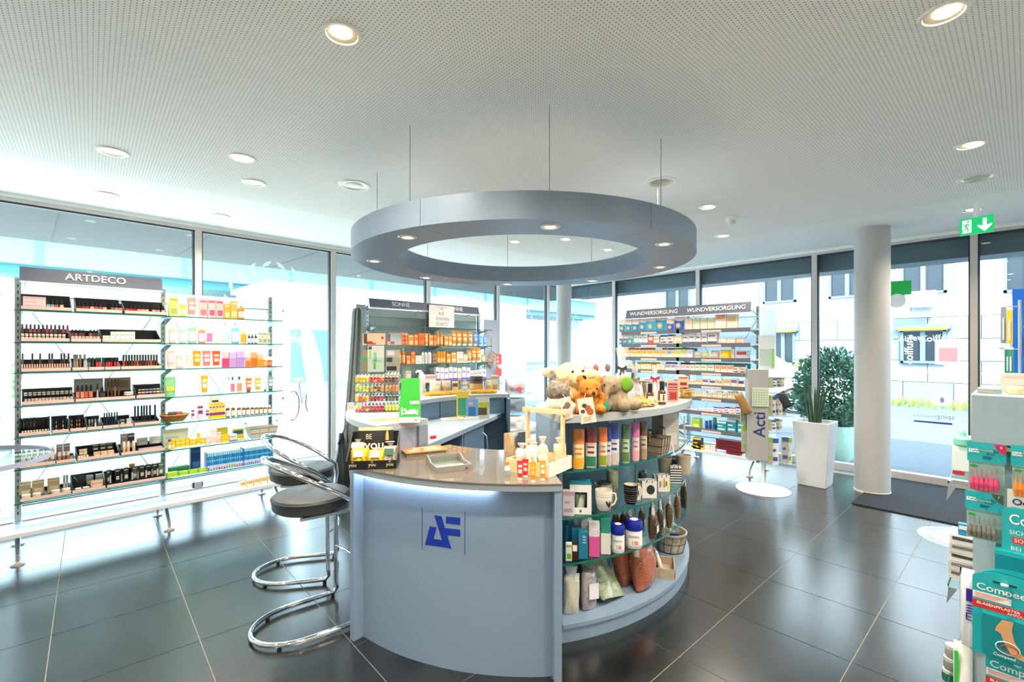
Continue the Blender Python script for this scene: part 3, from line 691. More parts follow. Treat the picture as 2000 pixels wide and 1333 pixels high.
def build_rack(rk, name, label, posts, zs, ztop, back, shelf, header=None, zbase=.235, feet=True, xo=.02, base=True, depth=.3, hz=(2.075, 2.18)):
    t = thing(name, label, 'shelf rack', rk.o, rk.rz)
    yf, yp = rk.yf, rk.yp; x0, x1 = posts[0], posts[-1]
    slot = mat('#4a5558', .6)
    for x in posts:
        p = part('upright_post', MB().bx(x-.018, x+.018, yp-.015, yp+.03, .13, ztop, STEEL), t)
        q = MB()
        for k in range(int((ztop-.3)/.05)): q.bx(x-.004, x+.004, yp-.0165, yp-.0145, .3+k*.05, .325+k*.05, slot)
        o = part('slot_row', q, p, smooth=0); o['kind'] = 'stuff'
    for a, b in zip(posts[:-1], posts[1:]):
        part('back_panel', MB().bx(a+.02, b-.02, yp+.035, yp+.041, .3, ztop-.03, back), t)
        for z in (.36, ztop-.13): part('panel_rod', MB().tube([(a+.02, yp+.01, z), (b-.02, yp+.01, z)], .008, STEEL, 8), t)
        m_ = (a+b)/2
        for sg in (1, -1): part('brace_wire', MB().tube([(m_+sg*(b-a)*.48, yp+.028, .38), (m_-sg*(b-a)*.48, yp+.028, ztop-.15)], .0035, STEEL, 6), t)
        for z in zs:
            if shelf == 'glass':
                o = part('glass_shelf', MB().bx(a-xo, b+xo, yf+.002, yf+depth-.02, z-.009, z, GSH), t)
                part('shelf_edge', MB().bx(a-xo, b+xo, yf, yf+.002, z-.009, z, GEDGE), o)
            else:
                o = part('metal_shelf', MB().bx(a-xo, b+xo, yf+.002, yf+depth-.02, z-.02, z, WHITE), t)
                part('front_fascia', MB().bx(a-xo, b+xo, yf, yf+.004, z-.04, z+.012, shelf), o)
                part('price_label', MB().bx(m_-.13, m_+.13, yf-.002, yf, z-.035, z-.008, PRICE), o)
            for x in (a+.022, b-.022): part('bracket', MB().side([(yp-.01, z-.012), (yp-.01, z-.07), (yf+.06, z-.02), (yf+.06, z-.012)], x-.003, x+.003, STEEL), t)
        if base: part('base_board', MB().bx(a-(.06 if a == x0 else -.001), b+(.06 if b == x1 else -.001), yf-.01, yp+.0, zbase-.03, zbase, mat('#dfe3ea', .4)), t)
    if header:
        for k, (txt, a, b) in enumerate(header):
            h = part('header_board', MB().side([(yf-.01, hz[0]), (yf+.02, hz[1]), (yf+.03, hz[1]), (yf+.0, hz[0])], a, b, HDR), t)
            part('header_trim', MB().bx(a, b, yf-.012, yf+.012, hz[0]-.012, hz[0], WHITE), h)
            if txt: part('lettering', MB().text(txt, .078, mat('#f4f1ee', .5), ((a+b)/2, yf-.004, (hz[0]+hz[1])/2), bold=.012, tilt=math.atan(.03/(hz[1]-hz[0]))), h, smooth=0)
            for x in (a+.03, b-.03): part('header_arm', MB().tube([(x, yf+.015, hz[0]+.05), (x, yp, hz[0]-.02)], .006, STEEL, 6), h)
    if feet:
        for x in posts:
            f = MB(); f.tube([(x, yp+.0, .24), (x, yp-.08, .19), (x, yf+.03, .06)], [.024, .02, .012], STEEL, 8); f.tube([(x, yp, .24), (x, yp+.1, .19), (x, yp+.24, .06)], [.024, .02, .012], STEEL, 8)
            l = part('leg', f, t)
            for y in (yf+.03, yp+.24): part('foot_disc', MB().lathe([(.042, 0), (.04, .012), (.012, .022), (.012, .065)], ALU, 20, c=(x, y)), l)
    return t

# product bodies (front towards -y, standing on z=0)
def lighten(c, k): return tuple(min(1, x+(1-x)*k) for x in c)
CN = [('red', '#d8323a'), ('orange', '#f08a28'), ('yellow', '#f2cc34'), ('lime green', '#b6dc3c'), ('green', '#3fa35a'), ('mint green', '#a4dcb8'), ('teal', '#1aa0b0'), ('sky blue', '#84cce8'), ('blue', '#2b62c8'), ('navy', '#1f2f6a'), ('purple', '#8a48a8'), ('lilac', '#c8a8de'), ('pink', '#f0a4b0'), ('magenta', '#e8487a'), ('pale pink', '#f7d2c8'), ('peach', '#f5c49a'), ('cream', '#f4ecd8'), ('white', '#f6f6f4'), ('grey', '#9aa2a6'), ('black', '#202224'), ('brown', '#7a4a2a'), ('beige', '#dcc6a8'), ('dark red', '#7a1f2a')]
CNS = [(n, tuple(int(h[i:i+2], 16) for i in (1, 3, 5))) for n, h in CN]
def cname(h):
    h = h.lstrip('#'); c = tuple(int(h[i:i+2], 16) for i in (0, 2, 4)); return min(CNS, key=lambda q: sum((a-b)**2 for a, b in zip(q[1], c)))[0]
def pm(h, r=.35): return mat('#'+h.lstrip('#'), r)
def p_carton(w, d, h, c1, c2=None, style=0):
    m1 = pm(c1); b = MB().bx(-w/2, w/2, 0, d, 0, h, m1); parts = [('box_body', b)]
    if c2:
        q = MB(); m2 = pm(c2); e = .0006
        if style == 0: q.bx(-w*.42, w*.42, -e, 0, h*.80, h*.90, m2); q.bx(-w*.3, w*.38, -e, 0, h*.12, h*.42, m2)
        elif style == 1: q.bx(-w/2, w/2, -e, 0, 0, h*.6, m2); q.lathe([(w*.26, 0), (w*.26, e)], pm('f2a25a'), 14) if 0 else None
        elif style == 2: q.bx(-w/2, w/2, -e, 0, h*.82, h, m2); q.bx(-w*.4, w*.1, -e, 0, h*.5, h*.6, m2); q.bx(-w*.4, w*.35, -e, 0, h*.15, h*.3, m2)
        elif style == 3: q.bx(-w*.4, w*.4, -e, 0, h*.5, h*.85, m2)
        elif style == 4: q.bx(-w*.5, w*.5, -e, 0, h*.0, h*.22, m2); q.bx(-w*.4, w*.3, -e, 0, h*.6, h*.7, m2)
        parts.append(('print', q))
    return parts
def p_pack(w, d, h, c1, c2, dot='f2a25a'):         # hanging card pack: pale top, coloured field, round picture
    b = MB().front([(-w/2, 0), (w/2, 0), (w/2, h*.97), (w*.47, h), (-w*.47, h), (-w/2, h*.97)], 0, d, pm(c1))
    q = MB().front([(-w/2, 0), (w/2, 0), (w/2, h*.60), (w*.1, h*.55), (-w/2, h*.62)], -.0008, 0, pm(c2))
    k = MB().front([(-w*.12+w*.26*math.cos(a*math.pi/8), h*.30+w*.26*math.sin(a*math.pi/8)) for a in range(16)], -.0016, -.0008, pm(dot)); k.front([(-w*.12+w*.10*math.cos(a*math.pi/6), h*.30+w*.10*math.sin(a*math.pi/6)) for a in range(12)], -.0020, -.0016, pm('fbf3ea'))
    return [('card', b), ('print', q), ('picture', k)]
def ell(w, d, z, n=16, y0=0.0): return [(w/2*math.cos(2*math.pi*k/n), y0+d/2*math.sin(2*math.pi*k/n), z) for k in range(n)]
def p_tube(w, d, h, c1, c2, cap='f3efec'):         # cream tube standing on its cap
    y = d/2; hc = h*.13
    b = MB().loft([ell(w*.72, d*.8, hc, y0=y), ell(w*.8, d*.85, hc+h*.03, y0=y), ell(w*.93, d*.7, h*.6, y0=y), ell(w, d*.12, h*.95, y0=y), ell(w, d*.10, h, y0=y)], pm(c1))
    k = MB().loft([ell(w*.66, d*.75, 0, y0=y), ell(w*.70, d*.78, hc, y0=y)], pm(cap))
    q = MB().add([(-w*.3, y-d*.41-.001, h*.3), (w*.3, y-d*.41-.001, h*.3), (w*.36, y-d*.2-.001, h*.82), (-w*.36, y-d*.2-.001, h*.82)], [(0, 1, 2, 3)], pm(c2))
    q = MB().bx(-w*.28, w*.28, -.001+y-d*.43, y-d*.3, h*.36, h*.55, pm(c2)).bx(-w*.3, w*.3, y-d*.30, y-d*.2, h*.66, h*.78, pm(c2))
    return [('tube_body', b), ('cap', k), ('print', q)]
def p_bottle(w, d, h, c1, c2, cap='f3e6de', neck=.3):
    y = d/2; hb = h*(.78 if neck < .4 else .66); hs = h*.86
    b = MB().loft([ell(w*.9, d*.85, 0, y0=y), ell(w, d, h*.03, y0=y), ell(w, d, hb*.86, y0=y), ell(w*.86, d*.9, hb*.96, y0=y), ell(w*.42, d*.55, hb+.002, y0=y), ell(w*.34, d*.45, hb+h*.02, y0=y)], mat('#'+c1, .25))
    k = MB().loft([ell(w*.36, d*.5, hb+h*.02, y0=y), ell(w*.36, d*.5, h*.97, y0=y), ell(w*.30, d*.42, h, y0=y)], pm(cap))
    q = MB(); rg = []
    for z in (h*.10, hb*.74): rg.append([(w/2*1.012*math.cos(R(a)), y+d/2*1.012*math.sin(R(a)), z) for a in range(-150, -29, 15)])
    n = len(rg[0]); q.add(rg[0]+rg[1], [(i, i+1, n+i+1, n+i) for i in range(n-1)], pm(c2))
    return [('bottle_body', b), ('cap', k), ('label_print', q)]
def p_jar(w, d, h, c1, c2, cap='f4ece6'):
    y = d/2
    return [('jar_body', MB().lathe([(.94, 0), (1, h*.04), (1, h*.62), (.95, h*.66)], mat('#'+c1, .25), 18, (0, y), w/2, d/2)), ('lid', MB().lathe([(1, h*.66), (1, h*.97), (.95, h)], pm(cap), 18, (0, y), w/2, d/2)),
            ('label_print', MB().lathe([(1.01, h*.12), (1.01, h*.5)], pm(c2), 18, (0, y), w/2, d/2, cap=False))]
def p_can(w, d, h, c1, c2, cap=None):
    y = w/2
    out = [('can_body', MB().lathe([(.97, 0), (1, h*.02), (1, h*(.76 if cap else .98)), (.96, h*(.78 if cap else 1))], pm(c1), 16, (0, y), w/2, w/2)), ('label_print', MB().lathe([(1.01, h*.1), (1.01, h*.45)], pm(c2), 16, (0, y), w/2, w/2, cap=False))]
    if cap: out.append(('cap', MB().lathe([(.9, h*.78), (.9, h*.97), (.84, h)], pm(cap), 16, (0, y), w/2, w/2)))
    return out
def p_polish(w, d, h, c1, cap='1c1d20'):            # nail polish bottle
    return [('bottle_body', MB().bx(-w/2, w/2, 0, w, 0, h*.5, mat('#'+c1, .15))), ('cap', MB().lathe([(.34, h*.5), (.36, h*.53), (.30, h)], pm(cap, .3), 10, (0, w/2), w, w))]
def p_stick(w, d, h, c1, cap='1c1d20'):             # lipstick, gloss or mascara
    return [('stick_body', MB().lathe([(.5, 0), (.5, h*.55)], mat('#'+c1, .3), 10, (0, w/2), w, w)), ('cap', MB().lathe([(.46, h*.55), (.46, h*.98), (.4, h)], pm(cap, .3), 10, (0, w/2), w, w))]
def p_pouch(w, d, h, c1, c2, cap=None):
    y = d/2
    return [('pouch_body', MB().loft([ell(w*.92, d, 0, y0=y), ell(w, d*.95, h*.3, y0=y), ell(w, d*.6, h*.75, y0=y), ell(w*.96, d*.1, h*.98, y0=y), ell(w*.96, d*.06, h, y0=y)], mat('#'+c1, .25))), ('print', MB().bx(-w*.34, w*.34, -.001+y-d*.5, y-d*.3, h*.28, h*.5, pm(c2)))]
KIND = {'C': ('carton', p_carton, .7), 'K': ('card_pack', p_pack, .3), 'T': ('cream_tube', p_tube, .55), 'B': ('bottle', p_bottle, .55), 'S': ('spray_bottle', p_bottle, 1.0), 'J': ('cream_jar', p_jar, 1.0), 'Y': ('canister', p_can, 1.0), 'N': ('nail_polish_bottle', p_polish, 1.0), 'L': ('lip_stick', p_stick, 1.0), 'U': ('pouch', p_pouch, .5)}
KCAT = {'C': 'carton', 'K': 'pack', 'T': 'tube', 'B': 'bottle', 'S': 'spray bottle', 'J': 'jar', 'Y': 'canister', 'N': 'nail polish', 'L': 'lipstick', 'U': 'pouch'}
PCACHE = {}
def make(kind, w, d, h, args, label, loc, rz, group=None, name=None, cat=None, tilt=0.0):
    nm, fn, _ = KIND[kind]; key = (kind, round(w, 4), round(d, 4), round(h, 4), args)
    if key not in PCACHE: PCACHE[key] = [(n, mb.mesh(n)) for n, mb in fn(w, d, h, *args)]
    t = thing(name or nm, label, cat or KCAT[kind], loc, rz, group)
    if tilt: t.rotation_euler = (tilt, 0, rz)
    for n, me in PCACHE[key]:
        o = link(n, me, t)
        if n in ('print', 'print_band'): o['kind'] = 'stuff'
    return t
def row(rk, z, ox, oy, sc, where, items, yoff=.035, dmax=.14, ref=None):
    """items: (kind, x0, x1, ytop, colour, print colour, *extra); where: words for the shelf"""
    for k, it in enumerate(items):
        kind, a, b, tp, c1 = it[:5]; c2 = it[5] if len(it) > 5 else None; ex_ = tuple(it[6:])
        y = rk.yf+yoff; pa_, pb2 = ox+a*sc, ox+b*sc
        x0, x1 = rk.X(pa_, y), rk.X(pb2, y); w = max(.008, (x1-x0)*.965); h = max(.012, rk.Z((pa_+pb2)/2, oy+tp*sc, y)-z)
        desc = None
        if ex_ and isinstance(ex_[0], dict): desc = ex_[0].get('n'); extra = tuple(ex_[0].get('a', ())); ydd = ex_[0].get('y', 0); dd = ex_[0].get('d'); zz = ex_[0].get('z', 0)
        else: extra = ex_; ydd = 0; dd = None; zz = 0
        d = dd or min(dmax, max(.012, w*KIND[kind][2] if kind != 'K' else .022))
        if kind in 'NLY': d = w
        size = 'tall ' if h > .165 else 'small ' if h < .075 else ''
        nm = desc or size+cname(c1)+' '+{'C': 'carton', 'K': 'card pack', 'T': 'cream tube', 'B': 'bottle', 'S': 'spray bottle', 'J': 'cream jar', 'Y': 'canister', 'N': 'nail polish bottle', 'L': 'lipstick', 'U': 'pouch'}[kind]
        lab = nm+' on '+where+(', '+ORD[k]+' from '+ref if ref else '')
        if len(lab.replace('-', ' ').split()) > 16: lab = lab.replace('the wound care rack', 'wound care rack').replace('the body care bay', 'body care bay').replace('the sun care rack', 'sun care rack').replace('the corner', 'corner').replace('the middle', 'middle').replace('the near end', 'end').replace('the wicker', 'wicker').replace(' column end', ' column')
        args = (c1,)+((c2,) if c2 else ())+extra
        if kind in 'TBSJYU' and not c2: args = (c1, 'f5f0ea')+extra
        make(kind, w, d, h-zz, args, lab, rk.P((x0+x1)/2, y+ydd, z+zz+.0004), rk.rz)

# ---- left hand rack: cosmetics bay and body care bay
LR = Rack(LW_O, LW_A, -.93, -.63)
lp = [LR.X(35, -.63), LR.X(318, -.63), LR.X(527, -.63)]
LZ = [1.862, 1.626, 1.402, 1.158, .93, .697, .450]
FROST = frosted_mat('#f8fefd', .8)
lr = build_rack(LR, 'cosmetics_rack', 'long glass-shelved rack with slate header board full of cosmetics and body care', lp, LZ, 2.12, FROST, 'glass', [('ARTDECO', LR.X(38, -.93), LR.X(317, -.93))])
# neighbouring frosted panel at the left edge
part('side_panel', MB().bx(lp[0]-1.0, lp[0]-.03, -.66, -.652, .3, 2.12, FROST), lr)
part('side_panel', MB().bx(lp[2]+.03, lp[2]+.22, -.61, -.602, .3, 2.06, FROST), lr)
part('base_board', MB().bx(lp[0]-1.0, lp[0]-.06, LR.yf-.01, LR.yp, .205, .235, mat('#dfe3ea', .4)), lr)
for z in (.36, 1.05, 1.98):
    for x in (lp[0]-.1, lp[2]+.12): part('panel_stud', MB().tube([(x, -.668, z), (x, -.655, z)], .012, STEEL, 10), lr)
q1 = (310, 560, .12); q2 = (310, 670, .12); q3 = (310, 770, .1275)
mp_ = 'the middle post'
row(LR, LZ[0], *q1, 'top shelf of the body care bay', [('C', 170, 320, 170, 'e3dc78', 'a9b86a'), ('B', 340, 460, 250, 'bfe23a', 'e9f2b8'), ('T', 465, 615, 180, 'efa094', 'f8d8d0'), ('C', 652, 795, 200, 'f6c2c2', 'e87a8c'), ('C', 800, 930, 205, 'f6c6c4', 'e0607a'), ('C', 932, 1060, 215, 'f5bfc0', 'df5a78'), ('C', 1063, 1165, 285, 'f5ae44', 'f6d890'), ('C', 1168, 1285, 240, 'f4b45a', 'f7dc9a'), ('B', 1290, 1405, 310, 'f0830c', 'f7ddc4', 'f2a24a')], ref=mp_)
row(LR, LZ[1], *q1, 'second shelf of the body care bay', [('B', 165, 290, 620, 'f2be98', 'd9d6ea'), ('B', 335, 455, 630, '9fdcb4', 'f2f6ee', 'f4d8d0'), ('B', 480, 625, 580, '92d8aa', 'eaf2e2'), ('B', 645, 770, 630, 'd79474', 'f2c8d8'), ('B', 778, 885, 640, 'f5e6e0', 'c77ab8'), ('B', 910, 1015, 640, 'f2eee0', 'cfe0d8'), ('B', 1035, 1165, 590, 'f4efe6', 'b8dcd8'), ('B', 1185, 1320, 590, '7cccE4'.lower(), 'd8f0f0'), ('B', 1335, 1440, 670, 'f5d884', 'f3a83a'), ('S', 1455, 1500, 775, '4a3428', 'f2ecf4', '2a2426'), ('S', 1508, 1553, 775, '4c362a', 'f1ecf4', '2a2426'), ('S', 1562, 1610, 775, '4a3428', 'efeaf2', '2a2426'), ('C', 1618, 1685, 745, 'f5d6c8', '7ab894'), ('C', 1690, 1758, 745, 'f4d4c6', '74b48e'), ('C', 1763, 1815, 748, 'f5d6c8', '7ab894')], ref=mp_)
row(LR, LZ[2], *q2, 'third shelf of the body care bay', [('T', 130, 272, 130, 'f7ccc0', 'fae0d8', 'f8dcd4'), ('B', 280, 405, 130, 'f5c0b4', 'f8d8ce'), ('C', 440, 545, 200, 'f7ccc2', 'f9ded6'), ('T', 555, 700, 130, 'f2a01e', 'f8d49a'), ('T', 715, 860, 130, 'f08484', 'f9e4e0'), ('T', 875, 1015, 130, 'ee6030', 'f9c8b4'), ('C', 1030, 1142, 155, 'f6c0cc', 'ea3f72', 1), ('C', 1150, 1262, 155, 'd4b2e2', 'bf94d4', 1), ('C', 1275, 1400, 135, 'cfaee0', 'b48ad0', 1), ('C', 1415, 1490, 230, 'f3b48a', 'ef7a1c', 1), ('C', 1500, 1605, 155, 'f2a878', 'ee7014', 1), ('C', 1615, 1698, 190, 'f5c48a', 'f29a1a', 1), ('J', 1702, 1780, 230, 'f09a3a', 'f4b878'), ('J', 1785, 1860, 230, 'e65a30', 'f08a60')], ref=mp_)
row(LR, LZ[3], *q2, 'fourth shelf of the body care bay', [('U', 95, 285, 555, '86c890', 'e9d04a', {'n': 'wide green zip pouch'}), ('T', 690, 812, 530, 'f3b51e', 'fbf3e6'), ('B', 1120, 1160, 560, 'e6ebea', 'f4f4f2', '2c4a42'), ('B', 1168, 1246, 555, 'f5e6e2', 'e07a94', '2f4a42'), ('B', 1268, 1366, 550, 'f6e4da', 'f09a78', '2f4a42'), ('T', 1420, 1520, 575, 'ee7430', 'fbf0ea', '4c5650'), ('T', 1570, 1670, 570, 'f3b822', 'fbf6ea', 'f1ece6'), ('T', 1706, 1766, 640, 'ccd6d6', 'f6f6f6', '3c4648'), ('T', 1780, 1876, 555, '8aacb6', 'f6f6f6', '3c4648')], ref=mp_)
row(LR, LZ[4], *q3, 'fifth shelf of the body care bay', [('T', 488, 560, 205, 'f2e8ec', '8a3a98'), ('T', 575, 705, 130, 'f4eeee', '8a3a98'), ('T', 706, 790, 215, 'f2e8ec', '7a2f88')]+[('S', x-32, x+32, 175, '7a4a12', 'f1ebe4', 'f4eee8') for x in (1065, 1148, 1238, 1308, 1372, 1442, 1508, 1574, 1640, 1710)], ref='the wicker basket')
row(LR, LZ[5], *q3, 'sixth shelf of the body care bay', [('Y', 143, 196, 700, 'f2cc1c', 'f6f2e4', '2448d8'), ('Y', 200, 254, 690, 'f1c61c', 'f6e49a'), ('C', 262, 335, 705, 'f3ca1e', 'faf0c8', 4), ('C', 338, 410, 700, 'f3cc24', 'faf0c8', 4), ('C', 412, 470, 672, 'f2c81c', 'faf0c8', 4), ('C', 473, 580, 692, 'f3ca1e', 'faf0c8', 4), ('C', 584, 636, 605, 'f2c61a', 'faf0c8', 4), ('C', 640, 716, 672, 'f3ca1e', 'faf0c8', 4), ('C', 724, 790, 655, 'f3e6e2', 'e8d2cc'), ('C', 795, 893, 535, 'f4e8e6', 'ecd6d2'), ('C', 896, 956, 588, 'f4e2da', 'f0b8b0'), ('C', 960, 1080, 632, 'f0cc14', 'f7e27a', 4), ('C', 1083, 1200, 618, 'e6e4e8', '7a7f8c', 4), ('J', 1202, 1290, 692, 'eceae4', 'c9a868', 'd8d6d0'), ('J', 1310, 1402, 690, 'ecead8', 'd8b048', 'dcdad4')], ref=mp_)
row(LR, LZ[5], *q3, 'sixth body care shelf behind the front row', [('C', 90, 495, 555, 'd8d4c0', 'b9bfae', {'n': 'wide pale display card', 'y': .09, 'd': .008, 'a': (2,)}), ('C', 900, 1110, 540, 'eac81a', 'f3e070', {'n': 'folded yellow carton', 'y': .1, 'd': .05}), ('C', 1165, 1350, 548, 'd9c61e', '2a6a9a', {'n': 'yellow display card', 'y': .08, 'd': .008, 'a': (3,)})])
row(LR, LZ[6], *q3, 'lowest shelf of the body care bay', [('C', 130, 295, 1205, 'a6da2c', 'd4ee8a', 4), ('C', 310, 455, 1190, 'a6da2c', 'd4ee8a', 4), ('C', 465, 608, 1165, 'a6da2c', 'd4ee8a', 4), ('C', 614, 748, 1140, 'a6da2c', 'd4ee8a', 4), ], ref=mp_)
row(LR, LZ[6], *q3, 'lowest body care shelf behind green cartons', [('C', 195, 520, 1150, '2f7a48', '5aa06a', {'n': 'flat dark green pack', 'y': .11, 'd': .06}), ('C', 525, 685, 850, '1f4686', '3a66a8', {'n': 'tall navy folded carton', 'y': .09, 'd': .05})])
# wicker basket on the fifth shelf
def basket(x0, x1, y, z, h, dp, m, label, loc_fn, rz, name='wicker_basket', wires=14, n=28, lin=None):
    cx = (x0+x1)/2; t = thing(name, label, 'basket', loc_fn(cx, y, z), rz); w = x1-x0
    for k in range(7):
        f = k/6; q = MB().tube([((w/2)*(.62+.38*f)*math.cos(2*math.pi*i/n), (dp/2)*(.62+.38*f)*math.sin(2*math.pi*i/n), .006+(h-.01)*f+.002*(i % 2)) for i in range(n)], h*.1, m, 6, True); part('weave_band', q, t)
    part('basket_bottom', MB().lathe([(.6, .002), (.6, .008)], m, n, (0, 0), w/2, dp/2), t)
    return t
wick = mat('#c78f4c', .7, noise=(120, .3, .4), name='wicker')
bx0, bx1 = LR.X(312, -.80), LR.X(369, -.80)
basket(bx0, bx1, -.80, LZ[4], .062, .17, wick, 'shallow oval wicker basket on the fifth shelf of the body care bay', LR.P, LR.rz)
for k, (dx, cc) in enumerate(((-.01, '5a4046'), (.035, 'c86a6a'))):
    make('C', .05, .05, .05, (cc, 'd8a8a0'), ['dark', 'rose pink'][k]+' small carton lying in the oval wicker basket', LR.P((bx0+bx1)/2+dx, -.82, LZ[4]+.035), LR.rz+.2+k*.3)
# display box with slim cartons, fifth shelf
a_, b_ = LR.X(310+775*.1275, -.89), LR.X(310+1022*.1275, -.89)
t = thing('counter_display_box', 'open yellow display box of slim cartons on the fifth shelf', 'display box', LR.P((a_+b_)/2, -.89, LZ[4]), LR.rz); w_ = b_-a_; yy_ = mat('#dcd01e', .5)
part('tray', MB().bx(-w_/2, w_/2, 0, .07, 0, .03, yy_), t); part('back_card', MB().bx(-w_*.42, w_*.42, .07, .074, 0, .21, mat('#dfe2ea', .5)), t, 'pale back card with dark picture'); part('picture', MB().bx(-w_*.2, w_*.2, .069, .07, .13, .165, mat('#5a3a34', .5)), t)
for k in range(5): make('C', w_/5.3, .05, .115, ('f3d66a', '8a3a90', 4), 'slim yellow and purple carton standing in the yellow display box', LR.P(a_+w_*(k+.5)/5, -.885, LZ[4]+.031), LR.rz, 'slim cartons in the yellow display box')
# wire basket with liner, sixth shelf
def crate_basket(c, rz, w, d, h, m, label, handles=True, wirec=STEEL, name='lined_wire_basket', parent_cat='basket'):
    t = thing(name, label, parent_cat, c, rz); k = .8
    rg = [[(sx*w/2*f, sy*d/2*f, z) for sx, sy in ((-1, -1), (1, -1), (1, 1), (-1, 1))] for f, z in ((k, 0), (k, .001), (1, h), (.95, h), (k*.96, .01), (k*.96, .009))]
    part('cloth_liner', MB().loft(rg, m), t)
    for f, z in ((k+.02, .01), (k+.12, h*.5), (1.03, h)):
        part('wire_ring', MB().tube([(-w/2*f, -d/2*f, z), (w/2*f, -d/2*f, z), (w/2*f, d/2*f, z), (-w/2*f, d/2*f, z)], .002, wirec, 5, True), t)
    for x in (-.5, -.17, .17, .5): part('wire_rib', MB().tube([(x*w*k, -d/2*(k+.02), .005), (x*w*1.02, -d/2*1.03, h)], .0018, wirec, 5), t)
    if handles:
        for sx in (-1, 1):
            x = sx*w*.51; part('wire_handle', MB().tube([(x, -d*.2, h), (x+sx*.012, -d*.18, h+.045), (x+sx*.012, d*.18, h+.045), (x, d*.2, h)], .002, wirec, 5), t); part('handle_grip', MB().tube([(x+sx*.012, -d*.13, h+.045), (x+sx*.012, d*.13, h+.045)], .006, mat('#5a5a54', .6), 8), t)
    return t
linen = mat('#d9cbb8', .9, noise=(200, .12, .3), name='linen')
a_, b_ = LR.X(485, -.85), LR.X(540, -.85)
crate_basket(LR.P((a_+b_)/2, -.82, LZ[5]+.001), LR.rz, b_-a_, .15, .10, linen, 'pale linen-lined wire basket with grips on the sixth shelf of the body care bay')
# blue testing strips in two clear racks, lowest shelf
acr = glass_mat((.80, .90, .97), .1, 'clear_acrylic'); bl = ['1c8ad0', '1f96d8', '2a9ede', '1a7cc4']
for k, (a, b, n) in enumerate(((735, 1288, 16), (1295, 1740, 22))):
    xa, xb = LR.X(310+a*.1275, -.88), LR.X(310+b*.1275, -.88); ww_ = xb-xa
    t = thing('tester_rack', ['blue', 'clear blue'][k]+' acrylic rack of thin blue boxes, '+['next to the navy carton', 'nearest the end post']
              [k], 'display rack', LR.P((xa+xb)/2, -.90, LZ[6]), LR.rz)
    part('front_sign', MB().bx(-ww_/2, ww_/2, 0, .003, 0, .05, mat('#c9d4ee', .4)), t); part('base', MB().bx(-ww_/2, ww_/2, 0, .09, 0, .004, acr), t)
    for sx in (-1, 1): part('side_wall', MB().bx(sx*ww_/2-.002, sx*ww_/2+.002, 0, .1, 0, .17, mat('#2a70c0', .3)), t)
    q = MB(); r_ = random.Random(k)
    for i in range(14): q.bx(-ww_/2+ww_*(i+.2)/14, -ww_/2+ww_*(i+.75)/14, -.001, 0, .008, .008+.014+.012*r_.random(), mat(r_.choice(['#4a54c0', '#7a48b0', '#e0703a', '#3a70c8', '#58b060']), .4))
    part('print', q, t, smooth=0)
    for i in range(n): make('C', ww_/n*.8, .03, .155, (bl[i % 4], 'a8dcf4', 2), 'thin blue box standing in the '+['rack next to the navy carton', 'rack nearest the end post'][k], LR.P(xa+ww_*(i+.5)/n, -.885, LZ[6]+.005), LR.rz, 'thin blue boxes in acrylic racks', 'test_strip_box', 'box')
row(LR, .235, 0, 0, 1, 'the base board of the body care bay', [('C', 469+k*13.5, 481.5+k*13.5, 941-k*3.2, 'ece4da', 'e0c060', 3) for k in range(6)], yoff=.02)
# ---- cosmetics trays (left bay)
c1_ = (20, 560, .16); c2_ = (20, 730, .16); c3_ = (20, 840, .16)
def tray(sh, fr, a, b, tp, label, strip=True, depth=.22, wall=None):
    ox, oy, sc = fr; y = LR.yf+.012; x0, x1 = LR.X(ox+a*sc, y), LR.X(ox+b*sc, y); yb = y+depth
    h = max(.03, LR.Z(ox+(a+b)/2*sc, oy+tp*sc, yb-.03)-LZ[sh]); w = x1-x0
    t = thing('tester_tray', label, 'display tray', LR.P((x0+x1)/2, y, LZ[sh]+.0008), LR.rz); m = wall or TRAY
    part('tray_floor', MB().side([(0, 0), (depth, 0), (depth, .03), (.03, .012), (0, .012)], -w/2, w/2, TRAY), t)
    part('tray_back', MB().side([(depth-.012, .0), (depth, 0), (depth, h), (depth-.012, h)], -w/2, w/2, TRAY), t)
    for sx in (-1, 1): part('tray_side', MB().side([(0, 0), (depth, 0), (depth, h), (0, .02)], sx*(w/2-.003)-.003, sx*(w/2-.003)+.003, m), t)
    if strip: part('price_strip', MB().bx(-w*.49, w*.49, -.002, 0, .006, .03, PRICE), t)
    return t
